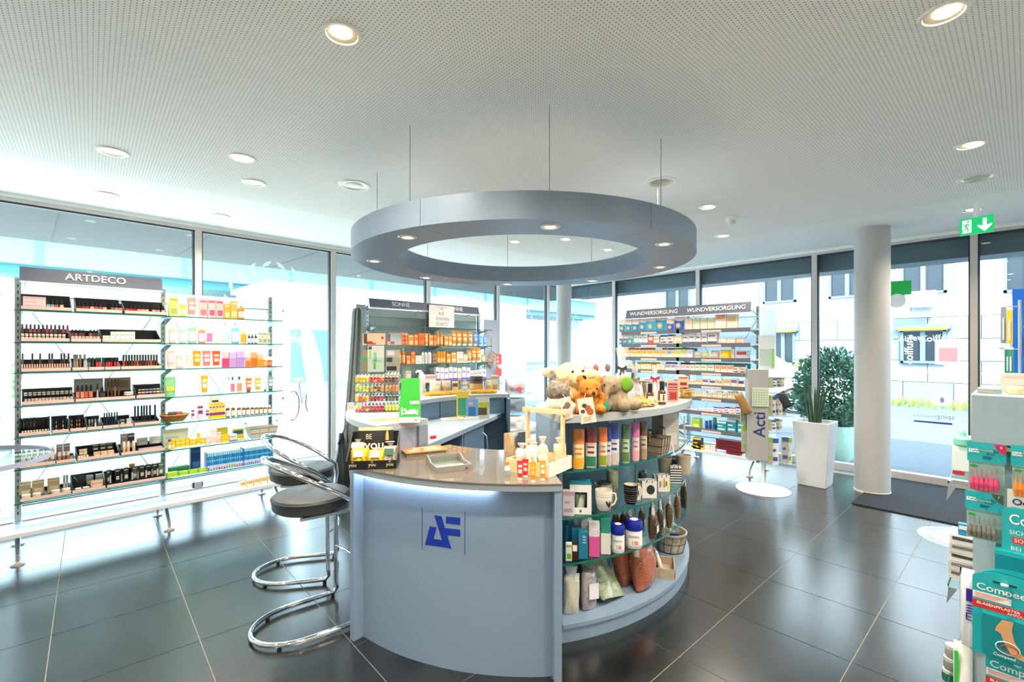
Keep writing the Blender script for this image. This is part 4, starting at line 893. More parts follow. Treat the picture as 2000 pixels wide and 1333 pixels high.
def fill(sh, fr, kind, xs, wpx, hm, cols, label, yo=.05, zo=.016, cap='1c1d20', group=None):
    ox, oy, sc = fr; y = LR.yf+yo
    for k, x in enumerate(xs):
        w = LR.X(ox+(x+wpx/2)*sc, y)-LR.X(ox+(x-wpx/2)*sc, y); c = cols[k % len(cols)]
        args = (c, cap) if kind in 'NL' else (c, lab2.get(label, 'f0e0d0'))
        nm_ = ct_ = None
        for key_, (n_, c_) in (('eyeshadow pan', ('eyeshadow_pan', 'eyeshadow')), ('blusher pan', ('blusher_pan', 'blusher')), ('sample box', ('sample_box', 'sample')), ('brush sleeve', ('brush_sleeve', 'brush sleeve')), ('compact', ('powder_compact', 'compact')), ('brow kit', ('brow_kit', 'brow kit')), ('palette', ('make_up_palette', 'palette')), ('colour sample', ('colour_sample', 'sample')), ('lacquer pot', ('lacquer_pot', 'nail lacquer')), ('glitter pot', ('glitter_pot', 'glitter pot')), ('powder pot', ('powder_pot', 'powder')), ('round tin', ('round_tin', 'tin')), ('mascara', ('mascara', 'mascara')), ('eyeliner', ('eyeliner', 'eyeliner')), ('pencil', ('brow_pencil', 'pencil')), ('tweezers', ('tweezers', 'tweezers')), ('gloss', ('lip_gloss', 'lip gloss')), ('foundation', ('foundation_bottle', 'foundation')), ('concealer stick', ('concealer_stick', 'concealer')), ('make-up brush', ('make_up_brush', 'brush')), ('eyeshadow jar', ('eyeshadow_jar', 'eyeshadow')), ('nail care pen', ('nail_care_pen', 'pen')), ('perfume stick', ('perfume_stick', 'perfume')), ('powder carton', ('powder_carton', 'carton')), ('bronze stick', ('bronze_stick', 'make-up stick')), ('lip colour', ('lip_colour', 'lip colour'))):
            if key_ in label: nm_, ct_ = n_, c_; break
        make(kind, w, min(w, .05), hm, args, label, LR.P(LR.X(ox+x*sc, y), y, LZ[sh]+zo), LR.rz, group or label, nm_, ct_)
lab2 = {}
def seq(a, b, n): return [a+(b-a)*k/(n-1) for k in range(n)]
acw = glass_mat((.93, .97, .96), .1, 'clear_acrylic')
tray(0, c1_, 125, 755, 105, 'black tester tray with a white leaflet on the top cosmetics shelf'); tray(0, c1_, 800, 1370, 150, 'black tray of pink and mauve polishes on the top cosmetics shelf'); tray(0, c1_, 1395, 1915, 185, 'black tray of red polishes on the top cosmetics shelf')
row(LR, LZ[0]+.016, *c1_, 'the top cosmetics shelf in the first black tray', [('C', 148, 440, 125, 'efd9d2', 'e0c0d0', {'n': 'white tester leaflet', 'd': .006, 'a': (2,)})], yoff=.05)
fill(0, c1_, 'N', [465, 515, 565, 630], 42, .072, ['9ac8b0', '8aa8d8', 'e05a30', 'f0c8a8'], 'pastel nail polish next to the white leaflet on the top cosmetics shelf')
fill(0, c1_, 'N', [840, 893, 940, 1000, 1052, 1104, 1155, 1250, 1300, 1350], 44, .07, ['7a3038', '8a2f38', 'a83a42', 'eab090', 'c8506a', '7a6878', 'e8a888', '7c7484', 'd87888', 'd8707c'], 'pink or mauve nail polish in the middle tray of the top cosmetics shelf')
fill(0, c1_, 'N', [1430, 1476, 1524, 1575, 1622, 1670, 1755, 1806, 1870], 42, .066, ['e0301c', 'd8241c', 'b81c24', 'f08a70', 'f0a080', 'f0b098', 'f09a90', 'f0807c', 'f2b4a4'], 'red or coral nail polish in the end tray of the top cosmetics shelf')
tray(1, c1_, 125, 730, 520, 'two-tier tray of round lacquer pots on the second cosmetics shelf'); tray(1, c1_, 740, 1110, 540, 'tray of skin-tone polishes on the second cosmetics shelf'); tray(1, c1_, 1118, 1845, 530, 'half-empty black tray with white cartons on the second cosmetics shelf')
fill(1, c1_, 'N', seq(148, 700, 12), 38, .062, ['8a5a5c', '5a4a4c', 'b86a5c', 'a8646c'], 'capped lacquer pot on the upper tier of the second cosmetics shelf', .14, .075, '6a5458')
for r_, (yo, zo) in enumerate(((.05, .02), (.09, .045))): fill(1, c1_, 'J', seq(150, 655, 11), 40, .02, ['f0866c', 'f2a488', 'e8745c'], ['lower', 'upper'][r_]+' row coral lacquer pot on the second cosmetics shelf', yo, zo)
fill(1, c1_, 'N', [760, 803, 852, 892, 980, 1025, 1068], 34, .055, ['7a3a3c', '9a5a5c', '5c4a4c'], 'dark capped polish at the back of the skin-tone tray', .12, .05)
fill(1, c1_, 'C', seq(765, 1075, 8), 36, .034, ['f0a488', 'f2b8a0', 'eebcaa'], 'small skin-tone sample box in front of the dark capped polishes', .05, .016)
row(LR, LZ[1]+.016, *c1_, 'second cosmetics shelf in half-empty tray', [('C', 1130, 1222, 600, 'f4f0e8', 'a8c83a', 4)]+[('C', 1226+60*k, 1284+60*k, 552, 'f5f1ea', '9cc03a', 4) for k in range(5)], yoff=.06, ref='the tray wall')
tray(2, c1_, 128, 745, 890, 'long lipstick tester tray on the third cosmetics shelf'); tray(2, c1_, 757, 950, 880, 'narrow tray of concealers on the third cosmetics shelf', wall=acw); tray(2, c1_, 957, 1150, 880, 'narrow clear-walled tray of dark caps on the third cosmetics shelf', wall=acw); tray(2, c1_, 1157, 1345, 870, 'narrow tray of red glosses on the third cosmetics shelf', wall=acw); tray(2, c1_, 1350, 1850, 905, 'tray of brown lip pencils on the third cosmetics shelf')
fill(2, c1_, 'L', [150, 270, 365, 478, 512, 625, 660, 712], 26, .09, ['a87a6a', '6a5a4c', '8a7a5c', '9a6a5c'], 'uncapped lipstick tester standing at the back of the third cosmetics shelf', .17, .05, '6a4a44')
for r_, (yo, zo) in enumerate(((.05, .016), (.085, .03))): fill(2, c1_, 'L', seq(145, 730, 20), 22, .03, ['e8806c', 'd8604c', 'f0a890', 'c05040', 'e89a84'], ['front', 'second'][r_]+' row short lipstick tester on the third cosmetics shelf', yo, zo, 'f0c8b4')
fill(2, c1_, 'L', [785, 815, 856, 910], 34, .11, ['9c9080', 'a89884', '8a6a50', 'd8cfc0'], 'beige concealer stick in the narrow tray on the third cosmetics shelf', .09, .02, '8a8478')
fill(2, c1_, 'L', [965, 1008, 1058, 1095, 1135], 36, .085, ['6a7a70', '3a4440', 'd83a50', 'e04a60', '44504c'], 'dark capped gloss in the clear-walled tray on the third cosmetics shelf', .09, .02, '2c3834')
fill(2, c1_, 'L', [1180, 1208, 1236, 1280, 1312], 26, .085, ['d83a40', 'e04848', 'c82c34'], 'red lip gloss with black cap on the third cosmetics shelf', .09, .02)
fill(2, c1_, 'L', seq(1385, 1790, 13), 28, .10, ['b85a44', '6a3430', '5c2c2a', '74403a', '8a4a3c'], 'brown lip colour with dark cap on the third cosmetics shelf', .10, .025, '2e3a34')
fill(2, c1_, 'J', seq(1375, 1825, 11), 30, .012, ['e8604c', 'd84a3c', 'f0907c'], 'tiny red colour sample at the front of the third cosmetics shelf', .035, .02)
tray(3, c2_, 140, 785, 180, 'wide clear eyeshadow palette tray on the fourth cosmetics shelf', wall=acw); tray(3, c2_, 790, 1530, 220, 'mixed make-up tray on the fourth cosmetics shelf'); tray(3, c2_, 1540, 1890, 130, 'clear blusher tray on the fourth cosmetics shelf', wall=acw)
fill(3, c2_, 'J', seq(190, 745, 11), 44, .028, ['4a5458', '5a6468', '3c4448'], 'dark capped eyeshadow jar at the back of the wide palette tray', .15, .06, )
ES = ['e8b09c', 'f0c8b4', 'b8a0b8', '9aa0b0', 'd8a0b0', 'f2d4b8', 'c89890', 'e0c4a8']
for r_, (yo, zo) in enumerate(((.04, .014), (.075, .022), (.11, .032))): fill(3, c2_, 'C', seq(190, 750, 14), 36, .012, ES[r_:]+ES[:r_], ['front', 'middle', 'rear'][r_]+' row eyeshadow pan in the wide palette tray', yo, zo)
row(LR, LZ[3], *c2_, 'the fourth cosmetics shelf behind the mixed tray', [('C', 770, 1140, 62, 'c4c6be', 'b4b6ae', {'n': 'grey display card', 'd': .005, 'a': (2,)}), ('C', 1142, 1475, 50, 'bda884', '9a7c58', {'n': 'tan picture card', 'd': .005, 'a': (3,)})], yoff=.25)
fill(3, c2_, 'N', [825, 880, 930, 985], 44, .10, ['d87a5c', 'e8906c', 'c8604c', 'd87860'], 'copper polish with tall black cap on the fourth cosmetics shelf', .09, .03)
fill(3, c2_, 'L', [1066], 26, .12, ['b8bcb8'], 'single silver mascara on the fourth cosmetics shelf', .09, .02); fill(3, c2_, 'N', [1125], 62, .085, ['4a3c38'], 'wide dark polish on the fourth cosmetics shelf', .09, .02)
fill(3, c2_, 'L', [1195, 1240, 1280, 1325], 20, .14, ['6a4a3c', '5c4438', 'a86a50'], 'slim dark brow pencil on the fourth cosmetics shelf', .09, .03); fill(3, c2_, 'J', [1450], 120, .03, ['f0a488'], 'large round peach powder compact on the fourth cosmetics shelf', .07, .03)
for r_, (yo, zo) in enumerate(((.05, .02), (.10, .04), (.15, .06))): fill(3, c2_, 'C', seq(1580, 1850, 7), 36, .012, ES, ['front', 'middle', 'rear'][r_]+' row blusher pan in the clear blusher tray', yo, zo)
T5 = [(100, 490, 545, 'two-tier nail care tray'), (512, 715, 520, 'tray of black eyeliners'), (730, 928, 510, 'tray of glinting eyeliners'), (938, 1122, 520, 'clear tray of tweezers'), (1132, 1328, 530, 'tray of mascaras'), (1332, 1502, 510, 'half-empty clear tray'), (1512, 1838, 515, 'pale tray of tall black mascaras')]
for a, b, tp, n in T5: tray(4, c2_, a, b, tp, n+' on the fifth cosmetics shelf', wall=acw if 'clear' in n else None)
fill(4, c2_, 'L', [120, 168, 205, 248, 290, 470], 30, .075, ['5a5450', '6a5c54', '48443f'], 'grey nail care pen on the fifth cosmetics shelf', .15, .05); fill(4, c2_, 'J', seq(150, 470, 10), 26, .018, ['c89a78', '4a403c', 'e0b494'], 'tiny glitter pot on the fifth cosmetics shelf', .06, .02)
for r_, (yo, zo) in enumerate(((.05, .016), (.10, .04), (.15, .065))):
    fill(4, c2_, 'L', seq(535, 700, 7), 18, .03, ['1c1c1e', 'e8c8a0', '2a2422'], ['front', 'middle', 'rear'][r_]+' row black eyeliner on the fifth cosmetics shelf', yo, zo); fill(4, c2_, 'L', seq(750, 910, 6), 20, .03, ['e0a478', '1c1c1e', 'd89468'], ['front', 'middle', 'rear'][r_]+' row copper-tipped eyeliner on the fifth cosmetics shelf', yo, zo)
fill(4, c2_, 'L', [965, 1000, 1040, 1080], 26, .06, ['5a6a66', '44524e', 'd8dcd8'], 'steel tweezers in the clear tray on the fifth cosmetics shelf', .08, .02, '8a9490'); fill(4, c2_, 'L', [1150, 1180, 1208, 1240, 1275, 1305], 20, .105, ['2c2c2e', '1f3a7a', '2a2a2c'], 'slim mascara on the fifth cosmetics shelf', .09, .02)
fill(4, c2_, 'C', [1370, 1450], 60, .04, ['2f3c38', 'c8d4d0'], 'small dark carton in the half-empty clear tray on the fifth shelf', .08, .02); fill(4, c2_, 'L', [1525, 1562, 1605, 1635, 1668, 1708, 1770], 26, .13, ['3a3c3c', '2a2c2c', '34302e'], 'tall black mascara tube on the fifth cosmetics shelf', .12, .03)
tray(5, c3_, 110, 555, 330, 'tray of foundation bottles on the sixth cosmetics shelf'); tray(5, c3_, 562, 800, 300, 'tray of bronze sticks on the sixth cosmetics shelf'); tray(5, c3_, 815, 1335, 180, 'tray of powder compacts on the sixth cosmetics shelf'); tray(5, c3_, 1350, 1890, 150, 'tray of brow kits on the sixth cosmetics shelf')
fill(5, c3_, 'S', [160, 228, 300, 376, 446, 516], 60, .105, ['e0b078', 'dcaa70', 'd49a60', 'cc8f56', 'd8a068', 'e0ac74'], 'foundation bottle with clear dark cap on the sixth cosmetics shelf', .07, .03)
fill(5, c3_, 'L', [600, 652, 706], 44, .065, ['b87a5c', '9c6248', 'a86e50'], 'bronze stick with silver cap on the sixth cosmetics shelf', .05, .02, 'd8d4d0'); fill(5, c3_, 'C', [603, 690], 80, .1, ['b8a498', 'ad998c'], 'brown bronzer carton at the back of the sixth cosmetics shelf', .15, .03)
fill(5, c3_, 'J', [840, 872, 905, 940], 30, .02, ['f0d0a0', 'e8c088'], 'gold powder pot on the sixth cosmetics shelf', .04, .02); fill(5, c3_, 'C', [865, 915], 46, .04, ['e8b878', 'f0c488'], 'gold concealer carton on the sixth cosmetics shelf', .09, .04); fill(5, c3_, 'C', [1060, 1145, 1228], 78, .03, ['e4b888', 'e8bc90', 'ecc298'], 'open powder compact with beige pan on the sixth cosmetics shelf', .06, .02)
fill(5, c3_, 'C', [1040, 1130, 1215], 80, .05, ['2c3432', '343c3a'], 'dark compact case standing behind the beige pans', .15, .05); fill(5, c3_, 'L', [1392, 1442, 1510], 40, .09, ['e4b48c', 'e8bc94', 'd8c098'], 'gold and white concealer stick on the sixth cosmetics shelf', .05, .02, 'e8dcc8'); fill(5, c3_, 'C', [1390, 1475], 84, .13, ['c8a090', '3a3c3c'], 'upright cosmetic carton behind the concealer sticks', .14, .03)
fill(5, c3_, 'C', [1615, 1770], 130, .06, ['c4cac6', 'cad0cc'], 'silver brow kit in the end tray of the sixth cosmetics shelf', .15, .05); fill(5, c3_, 'C', [1720], 290, .014, ['cbb0c0'], 'flat mauve palette in the end tray of the sixth cosmetics shelf', .05, .02)
tray(6, c3_, 115, 750, 700, 'tray of gold cartons and round compacts on the lowest cosmetics shelf'); tray(6, c3_, 755, 1165, 530, 'tray with a clear goblet on the lowest cosmetics shelf'); tray(6, c3_, 1175, 1905, 460, 'tray of upright brush sleeves on the lowest cosmetics shelf', wall=acw)
fill(6, c3_, 'C', [180, 340, 530], 150, .105, ['c8ad88', 'd0b078', 'd4b47c'], 'gold powder carton standing on the lowest cosmetics shelf', .12, .02); fill(6, c3_, 'J', [195, 325, 555, 685], 105, .026, ['eccba0', 'f0cfa6'], 'round beige compact at the front of the lowest cosmetics shelf', .04, .02); fill(6, c3_, 'L', [660, 695], 32, .11, ['c8ccca', 'b8bcba'], 'silver perfume stick on the lowest cosmetics shelf', .1, .03, '9aa09e')
gx = LR.X(20+865*.16, LR.yf+.07)
solo('glass_goblet', 'clear cone-shaped glass goblet on the lowest cosmetics shelf', 'glass', MB().lathe([(.02, 0), (.022, .004), (.004, .01), (.004, .02), (.045, .10), (.043, .10), (.002, .024)], acw, 20, cap=False), LR.P(gx, LR.yf+.07, LZ[6]+.02), LR.rz)
fill(6, c3_, 'J', [830, 930], 80, .016, ['3a4240'], 'small black round tin beside the goblet', .03, .02); fill(6, c3_, 'C', [975, 1085], 84, .07, ['9aa6a2', 'a6b0ac'], 'grey mirror compact standing behind the beige pan', .14, .03); fill(6, c3_, 'C', [1058], 150, .05, ['d0a884'], 'wide open beige compact on the lowest cosmetics shelf', .05, .02)
fill(6, c3_, 'C', [1205, 1310, 1415, 1520, 1610, 1690, 1765, 1840], 56, .10, ['2f3836', '1c2020', '38423f', '6a7a74'], 'dark brush sleeve standing in the end tray of the lowest shelf', .1, .03); fill(6, c3_, 'L', [1222, 1360, 1490, 1560, 1660, 1735, 1800], 22, .11, ['c0c8c4', '8a9490'], 'slim make-up brush in the end tray of the lowest shelf', .07, .03, '2a2c2c')
make('J', .04, .04, .03, ('b88a4c', 'c89a5c', 'b88a4c'), 'round bristle head powder brush on the lowest cosmetics shelf', LR.P(LR.X(20+1490*.16, LR.yf+.1), LR.yf+.1, LZ[6]+.125), LR.rz)
# round glass side table at the edge of the rack
gt = onz(-140, 908, .92)
t = thing('glass_side_table', 'round clear glass table top standing before the end of the cosmetics rack', 'table', (gt.x, gt.y, 0))
part('glass_top', MB().lathe([(.49, .905), (.5, .91), (.5, .92), (.49, .925)], GSH, 60), t); part('edge_band', MB().lathe([(.502, .90), (.502, .928)], mat('#b4b4cc', .4), 60, cap=False), t); part('pedestal', MB().lathe([(.025, .02), (.025, .9)], STEEL, 16), t); part('foot_plate', MB().lathe([(.2, 0), (.2, .02)], STEEL, 30), t)

# ---- sun care rack
SR = Rack(LW_O, LW_A, -.84, -.56)
sp_ = [SR.X(716, -.56), (SR.X(716, -.56)+SR.X(935, -.56))/2, SR.X(935, -.56)]
SZ = [1.861, 1.621, 1.381, 1.13, .88, .64, .4]
sgrey = mat('#b9c4c2', .5, .1, name='grey_metal_panel')
sr = build_rack(SR, 'sun_care_rack', 'grey metal rack of orange sun care products behind the rear counter', sp_, SZ, 2.12, sgrey, 'glass', [('SONNE', SR.X(722, -.84), SR.X(838, -.84)), ('SONNE', SR.X(838, -.84), SR.X(936, -.84))])
part('side_panel', MB().bx(sp_[0]-.16, sp_[0]-.03, -.6, -.59, .2, 2.12, sgrey), sr)
part('side_panel', MB().bx(SR.X(945, -.7), SR.X(970, -.7), -.72, -.70, .2, 2.02, mat('#b9bfd0', .5)), sr, 'pale lavender end panel')
sq = (660, 560, .225)
row(SR, SZ[1], *sq, 'second shelf of the sun care rack', [('C', 420, 466, 455, 'f07a1c', 'f5a45a')]+[('C', a, b, t_, c, d, 2) for a, b, t_, c, d in ((443, 470, 400, 'ee6a10', 'f59a4c'), (472, 498, 402, 'f0761a', 'f7b070'), (500, 525, 402, 'f28428', 'f7b67a'), (527, 552, 402, 'e8640c', 'f39a50'), (554, 580, 402, 'ee720f', 'f7b070'), (582, 607, 404, 'f07e20', 'f8c08a'))]+[('C', 609, 660, 420, 'f4a03c', 'fae0b8'), ('C', 663, 696, 416, 'f39232', 'f9cf98'), ('C', 698, 755, 404, 'ec680c', 'f28a34'), ('T', 757, 788, 408, 'f5ae5a', 'fbe8cc'), ('C', 790, 828, 420, 'f08a2c', 'fae0c0'), ('C', 832, 858, 420, 'f07818', 'f7b678'), ('S', 862, 888, 385, 'f29420', 'f9d4a0'), ('S', 892, 918, 385, 'f29420', 'f9d4a0'), ('C', 924, 957, 432, 'f3a03a', 'fae4c4'), ('C', 960, 990, 434, 'f3a03a', 'fae4c4'), ('T', 992, 1033, 384, 'f28c1a', 'fae4c8'), ('T', 1036, 1078, 386, 'f29220', 'fae4c8'), ('T', 1084, 1128, 388, 'f28c1a', 'fae4c8'), ('T', 1136, 1176, 390, 'f4981e', 'fae4c8'), ('T', 1182, 1222, 390, '6f9ae0', 'c0d4f4'), ('T', 1228, 1258, 432, '78a4e6', 'c0d4f4'), ('T', 1266, 1296, 430, '78a4e6', 'c0d4f4')], ref='the near end post')
row(SR, SZ[2], *sq, 'third shelf of the sun care rack', [('S', 528, 556, 538, 'f08a1c', 'f9cc94'), ('S', 560, 590, 536, 'f08a1c', 'f9cc94'), ('C', 596, 630, 600, 'f2983a', 'f8d09a'), ('C', 634, 670, 565, 'f07c1a', 'f7b87c'), ('C', 674, 728, 600, 'f3eee8', 'e4d8d0'), ('B', 730, 752, 545, 'f3f0ec', 'e0dcd8', '3a68b8'), ('B', 756, 780, 545, 'f3f0ec', 'e0dcd8', '3a68b8'), ('B', 784, 818, 545, 'f4f1ee', 'dad6d2', '3a68b8'), ('C', 822, 862, 566, 'a8866a', '7a5a42', 2), ('Y', 866, 890, 566, 'f29a1e', 'f9d49a'), ('Y', 892, 914, 566, 'f29a1e', 'f9d49a'), ('Y', 916, 940, 566, 'f29a1e', 'f9d49a'), ('C', 944, 980, 584, 'f29630', 'fae0bc'), ('C', 984, 1028, 572, 'f4a24a', 'fae4c8'), ('C', 1032, 1090, 568, 'f5ece4', 'f2b478'), ('C', 1094, 1126, 590, 'f5ece4', 'f2b478'), ('T', 1128, 1164, 552, 'f28c1a', 'fae4c8'), ('T', 1166, 1206, 532, 'f28c1a', 'fae4c8'), ('T', 1208, 1250, 532, 'f4981e', 'fae4c8'), ('B', 1252, 1280, 570, 'f2a24a', 'fae4c8')], ref='the leaflet holders')
row(SR, SZ[3], *sq, 'fourth shelf of the sun care rack', [('C', 590, 636, 734, 'ecdcc8', 'd0b49c'), ('C', 745, 868, 766, 'e8dcd4', 'c8a89c', 3)]+[('C', 850+38*k, 884+38*k, 700+(k % 3)*5, 'f1eef4', ['5a6ac8', 'd88a8a', '6a7ad0', '8a70c0'][k % 4], 4) for k in range(8)]+[('C', 1150+35*k, 1181+35*k, 730-4*k, 'f3f0f4', ['7a5ab8', '5a6ac8'][k % 2], 4) for k in range(4)], ref='the near end post')
# light box with letters, top shelf
def pxplane(rk, px, py, y): return rk.P(rk.X(px, y), y, rk.Z(px, py, y))
lx0, lx1 = SR.X(838, -.86), SR.X(887, -.86); lz1 = SR.Z(862, 597, -.86)
t = thing('letter_light_box', 'white cinema light box with black letters on top of the sun care rack shelf', 'light box', SR.P((lx0+lx1)/2, -.86, SZ[0]), SR.rz); w_ = lx1-lx0; h_ = lz1-SZ[0]
part('case', MB().bx(-w_/2-.004, w_/2+.004, .003, .05, 0, h_, mat('#4a4a50', .5)), t); part('front_panel', MB().bx(-w_/2, w_/2, 0, .003, .003, h_-.003, mat('#efdcd4', .4, emit=.08)), t)
q = MB()
for k, (s_, dx) in enumerate((('* 10  *', 0), ('AUF', -.01), ('SONNEN-', .015), ('SCHUTZ', 0))): q.text(s_, .062, BLACK, (dx, -.001, h_*(.86-.235*k)), sx=.85)
part('lettering', q, t, smooth=0); q = MB()
for k in range(1, 4): q.bx(-w_/2, w_/2, -.001, 0, h_*k/4-.001, h_*k/4+.001, mat('#d8c8c4', .5))
part('letter_rail', q, t, smooth=0)
# leaflets and price card strip by the rack; coat on the side
t = thing('colour_chart', 'orange and blue striped price chart hanging on a cord at the lavender end panel', 'price chart', SR.P(SR.X(960, -.76), -.76, 0), SR.rz)
zc = SR.Z(960, 701, -.76)
q = MB(); q.M = Matrix.Translation((0, 0, zc)) @ Matrix.Rotation(R(28), 4, 'Y')
part('card', q.bx(-.055, .055, 0, .003, -.11, .11, mat('#8a98b0', .5)), t); q = MB(); q.M = Matrix.Translation((0, -.001, zc)) @ Matrix.Rotation(R(28), 4, 'Y')
for k in range(4): q.bx(-.045, .045, 0, .001, -.095+.05*k, -.065+.05*k, mat(['#e09a4a', '#d8a860'][k % 2], .5))
part('stripe_print', q, t, smooth=0); part('cord', MB().tube([(0, 0, zc+.1), (.01, .02, zc+.32)], .002, BLACK, 5), t)
t = thing('hanging_coat', 'long dark grey coat hanging beside the near post of the sun care rack', 'coat', SR.P(SR.X(688, -.70), -.70, 0), SR.rz)
rg = []
for k, (z, w, dx) in enumerate(((2.06, .05, .05), (2.02, .10, .05), (1.7, .12, .04), (1.3, .14, .02), (.9, .17, .0), (.5, .2, -.02), (.32, .2, -.03))):
    rg.append([(dx+w/2*math.cos(2*math.pi*i/20)*(1+.12*math.sin(i*1.9)), .05*math.sin(2*math.pi*i/20)*(1+.5*math.sin(i*2.3)), z) for i in range(20)])
part('cloth', MB().loft(rg, mat('#7c8583', .85, noise=(30, .15, .2))), t); part('hook', MB().tube([(.05, 0, 2.06), (.05, .0, 2.12), (.055, .05, 2.12)], .004, STEEL, 6), t)
t = thing('black_bag', 'glossy black folded bag leaning at the foot of the hanging coat', 'bag', SR.P(SR.X(664, -.75), -.78, 0), SR.rz)
rg = []
for z, w in ((0, .2), (.05, .24), (.25, .2), (.42, .1), (.62, .05)): rg.append([(w/2*math.cos(2*math.pi*i/16), .5*w*math.sin(2*math.pi*i/16)*(1+.15*math.sin(3*i)), z) for i in range(16)])
part('bag_body', MB().loft(rg, mat('#232629', .25)), t); part('strap', MB().tube([(-.05, -.03, .5), (.03, -.06, .72), (.07, -.02, .5)], .01, BLACK, 6), t)

# ---- wound care rack at the street side
WR = Rack((XR, YCORN, 0), -math.pi/2, -1.25, -.95)
wx0, wx1 = WR.X(1212, -1.25), WR.X(1462, -1.25); wp_ = [wx0+.03, (wx0+wx1)/2, wx1-.0]
WZ = [1.83, 1.64, 1.45, 1.267, 1.093, .93, .743, .516]
fas = mat('#6a6870', .5, name='grey_fascia')
wr = build_rack(WR, 'wound_care_rack', 'grey-fronted rack of plasters and bandages before the street window', wp_, WZ, 2.12, frosted_mat('#dcecf2', .5, .25), fas, [('WUNDVERSORGUNG', WR.X(1222, -1.25), WR.X(1334, -1.25)), ('WUNDVERSORGUNG', WR.X(1334, -1.25), WR.X(1466, -1.25))], hz=(2.03, 2.16))
part('side_panel', MB().bx(wp_[2]+.04, wp_[2]+.2, -.93, -.92, .2, 2.08, frosted_mat('#e4eef4', .5, .2)), wr); part('side_panel', MB().bx(wp_[0]-.2, wp_[0]-.04, -.93, -.92, .2, 2.08, frosted_mat('#e4eef4', .5, .2)), wr)
wq = (1200, 590, .14); w5 = (1180, 560, .27); wref = 'the corner'
row(WR, WZ[0], *wq, 'top shelf of the wound care rack', [('K', a, b, t_, 'f4d8c8', c) for a, b, t_, c in ((65, 153, 240, '1b92b8'), (157, 244, 240, '1d96bc'), (247, 341, 235, '1a86c0'), (346, 446, 195, '1990c0'), (451, 571, 175, '2aa4d0'), (576, 726, 150, '189ac4'), (731, 831, 235, '2a60b8'), (836, 976, 165, '1c5ab4'))]+[('C', a, b, t_, c, d, 3) for a, b, t_, c, d in ((986, 1086, 232, 'f4dcc8', 'f0c8a8'), (1091, 1191, 228, 'f3dccb', 'c8cfa8'), (1196, 1291, 224, 'f3dccb', 'c8cfa8'), (1296, 1396, 220, 'f3dccb', 'd0cfa8'), (1401, 1561, 105, 'f7e2d2', 'e8a468'), (1566, 1716, 175, 'f6dcc8', 'ecb884'))], ref=wref, dmax=.05)
row(WR, WZ[1], *wq, 'second shelf of the wound care rack', [('K', 65, 125, 450, 'f3d6cc', '1d86b4'), ('K', 128, 187, 450, 'f3d6cc', '1d86b4'), ('K', 190, 260, 438, 'f0d0c8', '1fa4b4'), ('C', 275, 331, 450, 'f2e2dc', '3aa8b8', 4), ('C', 335, 396, 450, 'f2e2dc', '38a4c0', 4), ('C', 399, 465, 458, 'f2e2dc', '2f9cc0', 4), ('C', 470, 541, 475, 'e85a40', 'f6dcd0', 3), ('C', 545, 625, 480, 'f4e2d8', 'ea6a48', 4), ('C', 642, 740, 465, 'f6ebe4', '4a4a74', 2), ('C', 744, 826, 455, 'f5eae4', '4a4858', 2), ('C', 831, 941, 472, 'f6e4d4', 'f0c094')]+[('C', a, b, t_, 'f1e2da', '3a5a9c', 4) for a, b, t_ in ((946, 1033, 450), (1036, 1130, 440), (1134, 1206, 445), (1215, 1291, 440), (1300, 1430, 415))]+[('C', 1450, 1561, 512, 'f6dccc', 'f2c8b0', 2), ('C', 1565, 1690, 512, 'f6dccc', 'f2c8b0', 2), ('C', 1698, 1800, 505, 'f3d8c4', 'e8a878', 2)], ref=wref, dmax=.08)
c3w = [(70, 110), (111, 216), (220, 290), (292, 373), (376, 450), (452, 540), (543, 643), (646, 728)]
row(WR, WZ[2], *wq, 'third shelf of the wound care rack', [('C', a, b, 668, 'f6ddc0', 'f0a840', 3) for a, b in c3w]+[('C', 731, 800, 668, 'f5e0cc', '7ab0d0', 3), ('C', 803, 848, 668, 'f5e2cc', 'e8c850', 3), ('C', 851, 933, 665, 'f5e6c8', 'd0d850', 3), ('C', 936, 1000, 665, 'f5e6cc', 'b8d468', 3), ('C', 1004, 1090, 665, 'e6e0ea', 'c4bcd4', 3), ('U', 1105, 1205, 690, 'd8d8c4', 'a890b8'), ('U', 1210, 1310, 706, 'd6d29c', 'c0a850'), ('U', 1326, 1460, 680, 'c8b6ac', 'd4c6bc', {'n': 'beige zip pouch'}), ('U', 1465, 1625, 670, 'f0c400', 'f4d02c', {'n': 'bright yellow zip pouch'}), ('C', 1630, 1672, 622, 'e0cfc4', 'd0b8ac'), ('C', 1690, 1860, 680, 'b4bcbc', 'c83a50', {'n': 'grey blood pressure carton', 'a': (3,)})], ref=wref, dmax=.09)
for z, items in ((WZ[2], [(115, 350, 643, 'f07820'), (355, 575, 643, 'ef7a2a'), (666, 735, 643, 'ee7a30'), (740, 850, 645, '2a8ac0'), (855, 1010, 643, '98cc3a'), (1012, 1155, 645, '7a94b8')]), (WZ[3], [(325, 640, 838, 'f2c818'), (715, 875, 842, '9a78c0'), (922, 1125, 848, '7a4a78'), (1130, 1395, 850, '2aa868'), (1398, 1660, 852, '2aa0a0'), (1664, 1900, 858, '28a4a8')]), ):
    for k, (a, b, tp, c) in enumerate(items):
        y = WR.yf+.15; xa, xb = WR.X(1200+a*.14, y), WR.X(1200+b*.14, y); zt = WR.Z(1200+(a+b)*.07, 590+tp*.14, y)
        solo('shelf_divider_strip', cname(c)+' colour rail on the '+('third' if z == WZ[2] else 'fourth')+' shelf of the wound care rack, '+ORD[k]+' along it', 'rail', MB().bx(-(xb-xa)/2, (xb-xa)/2, 0, .004, 0, zt-z, mat('#'+c, .5)), WR.P((xa+xb)/2, y, z), WR.rz)
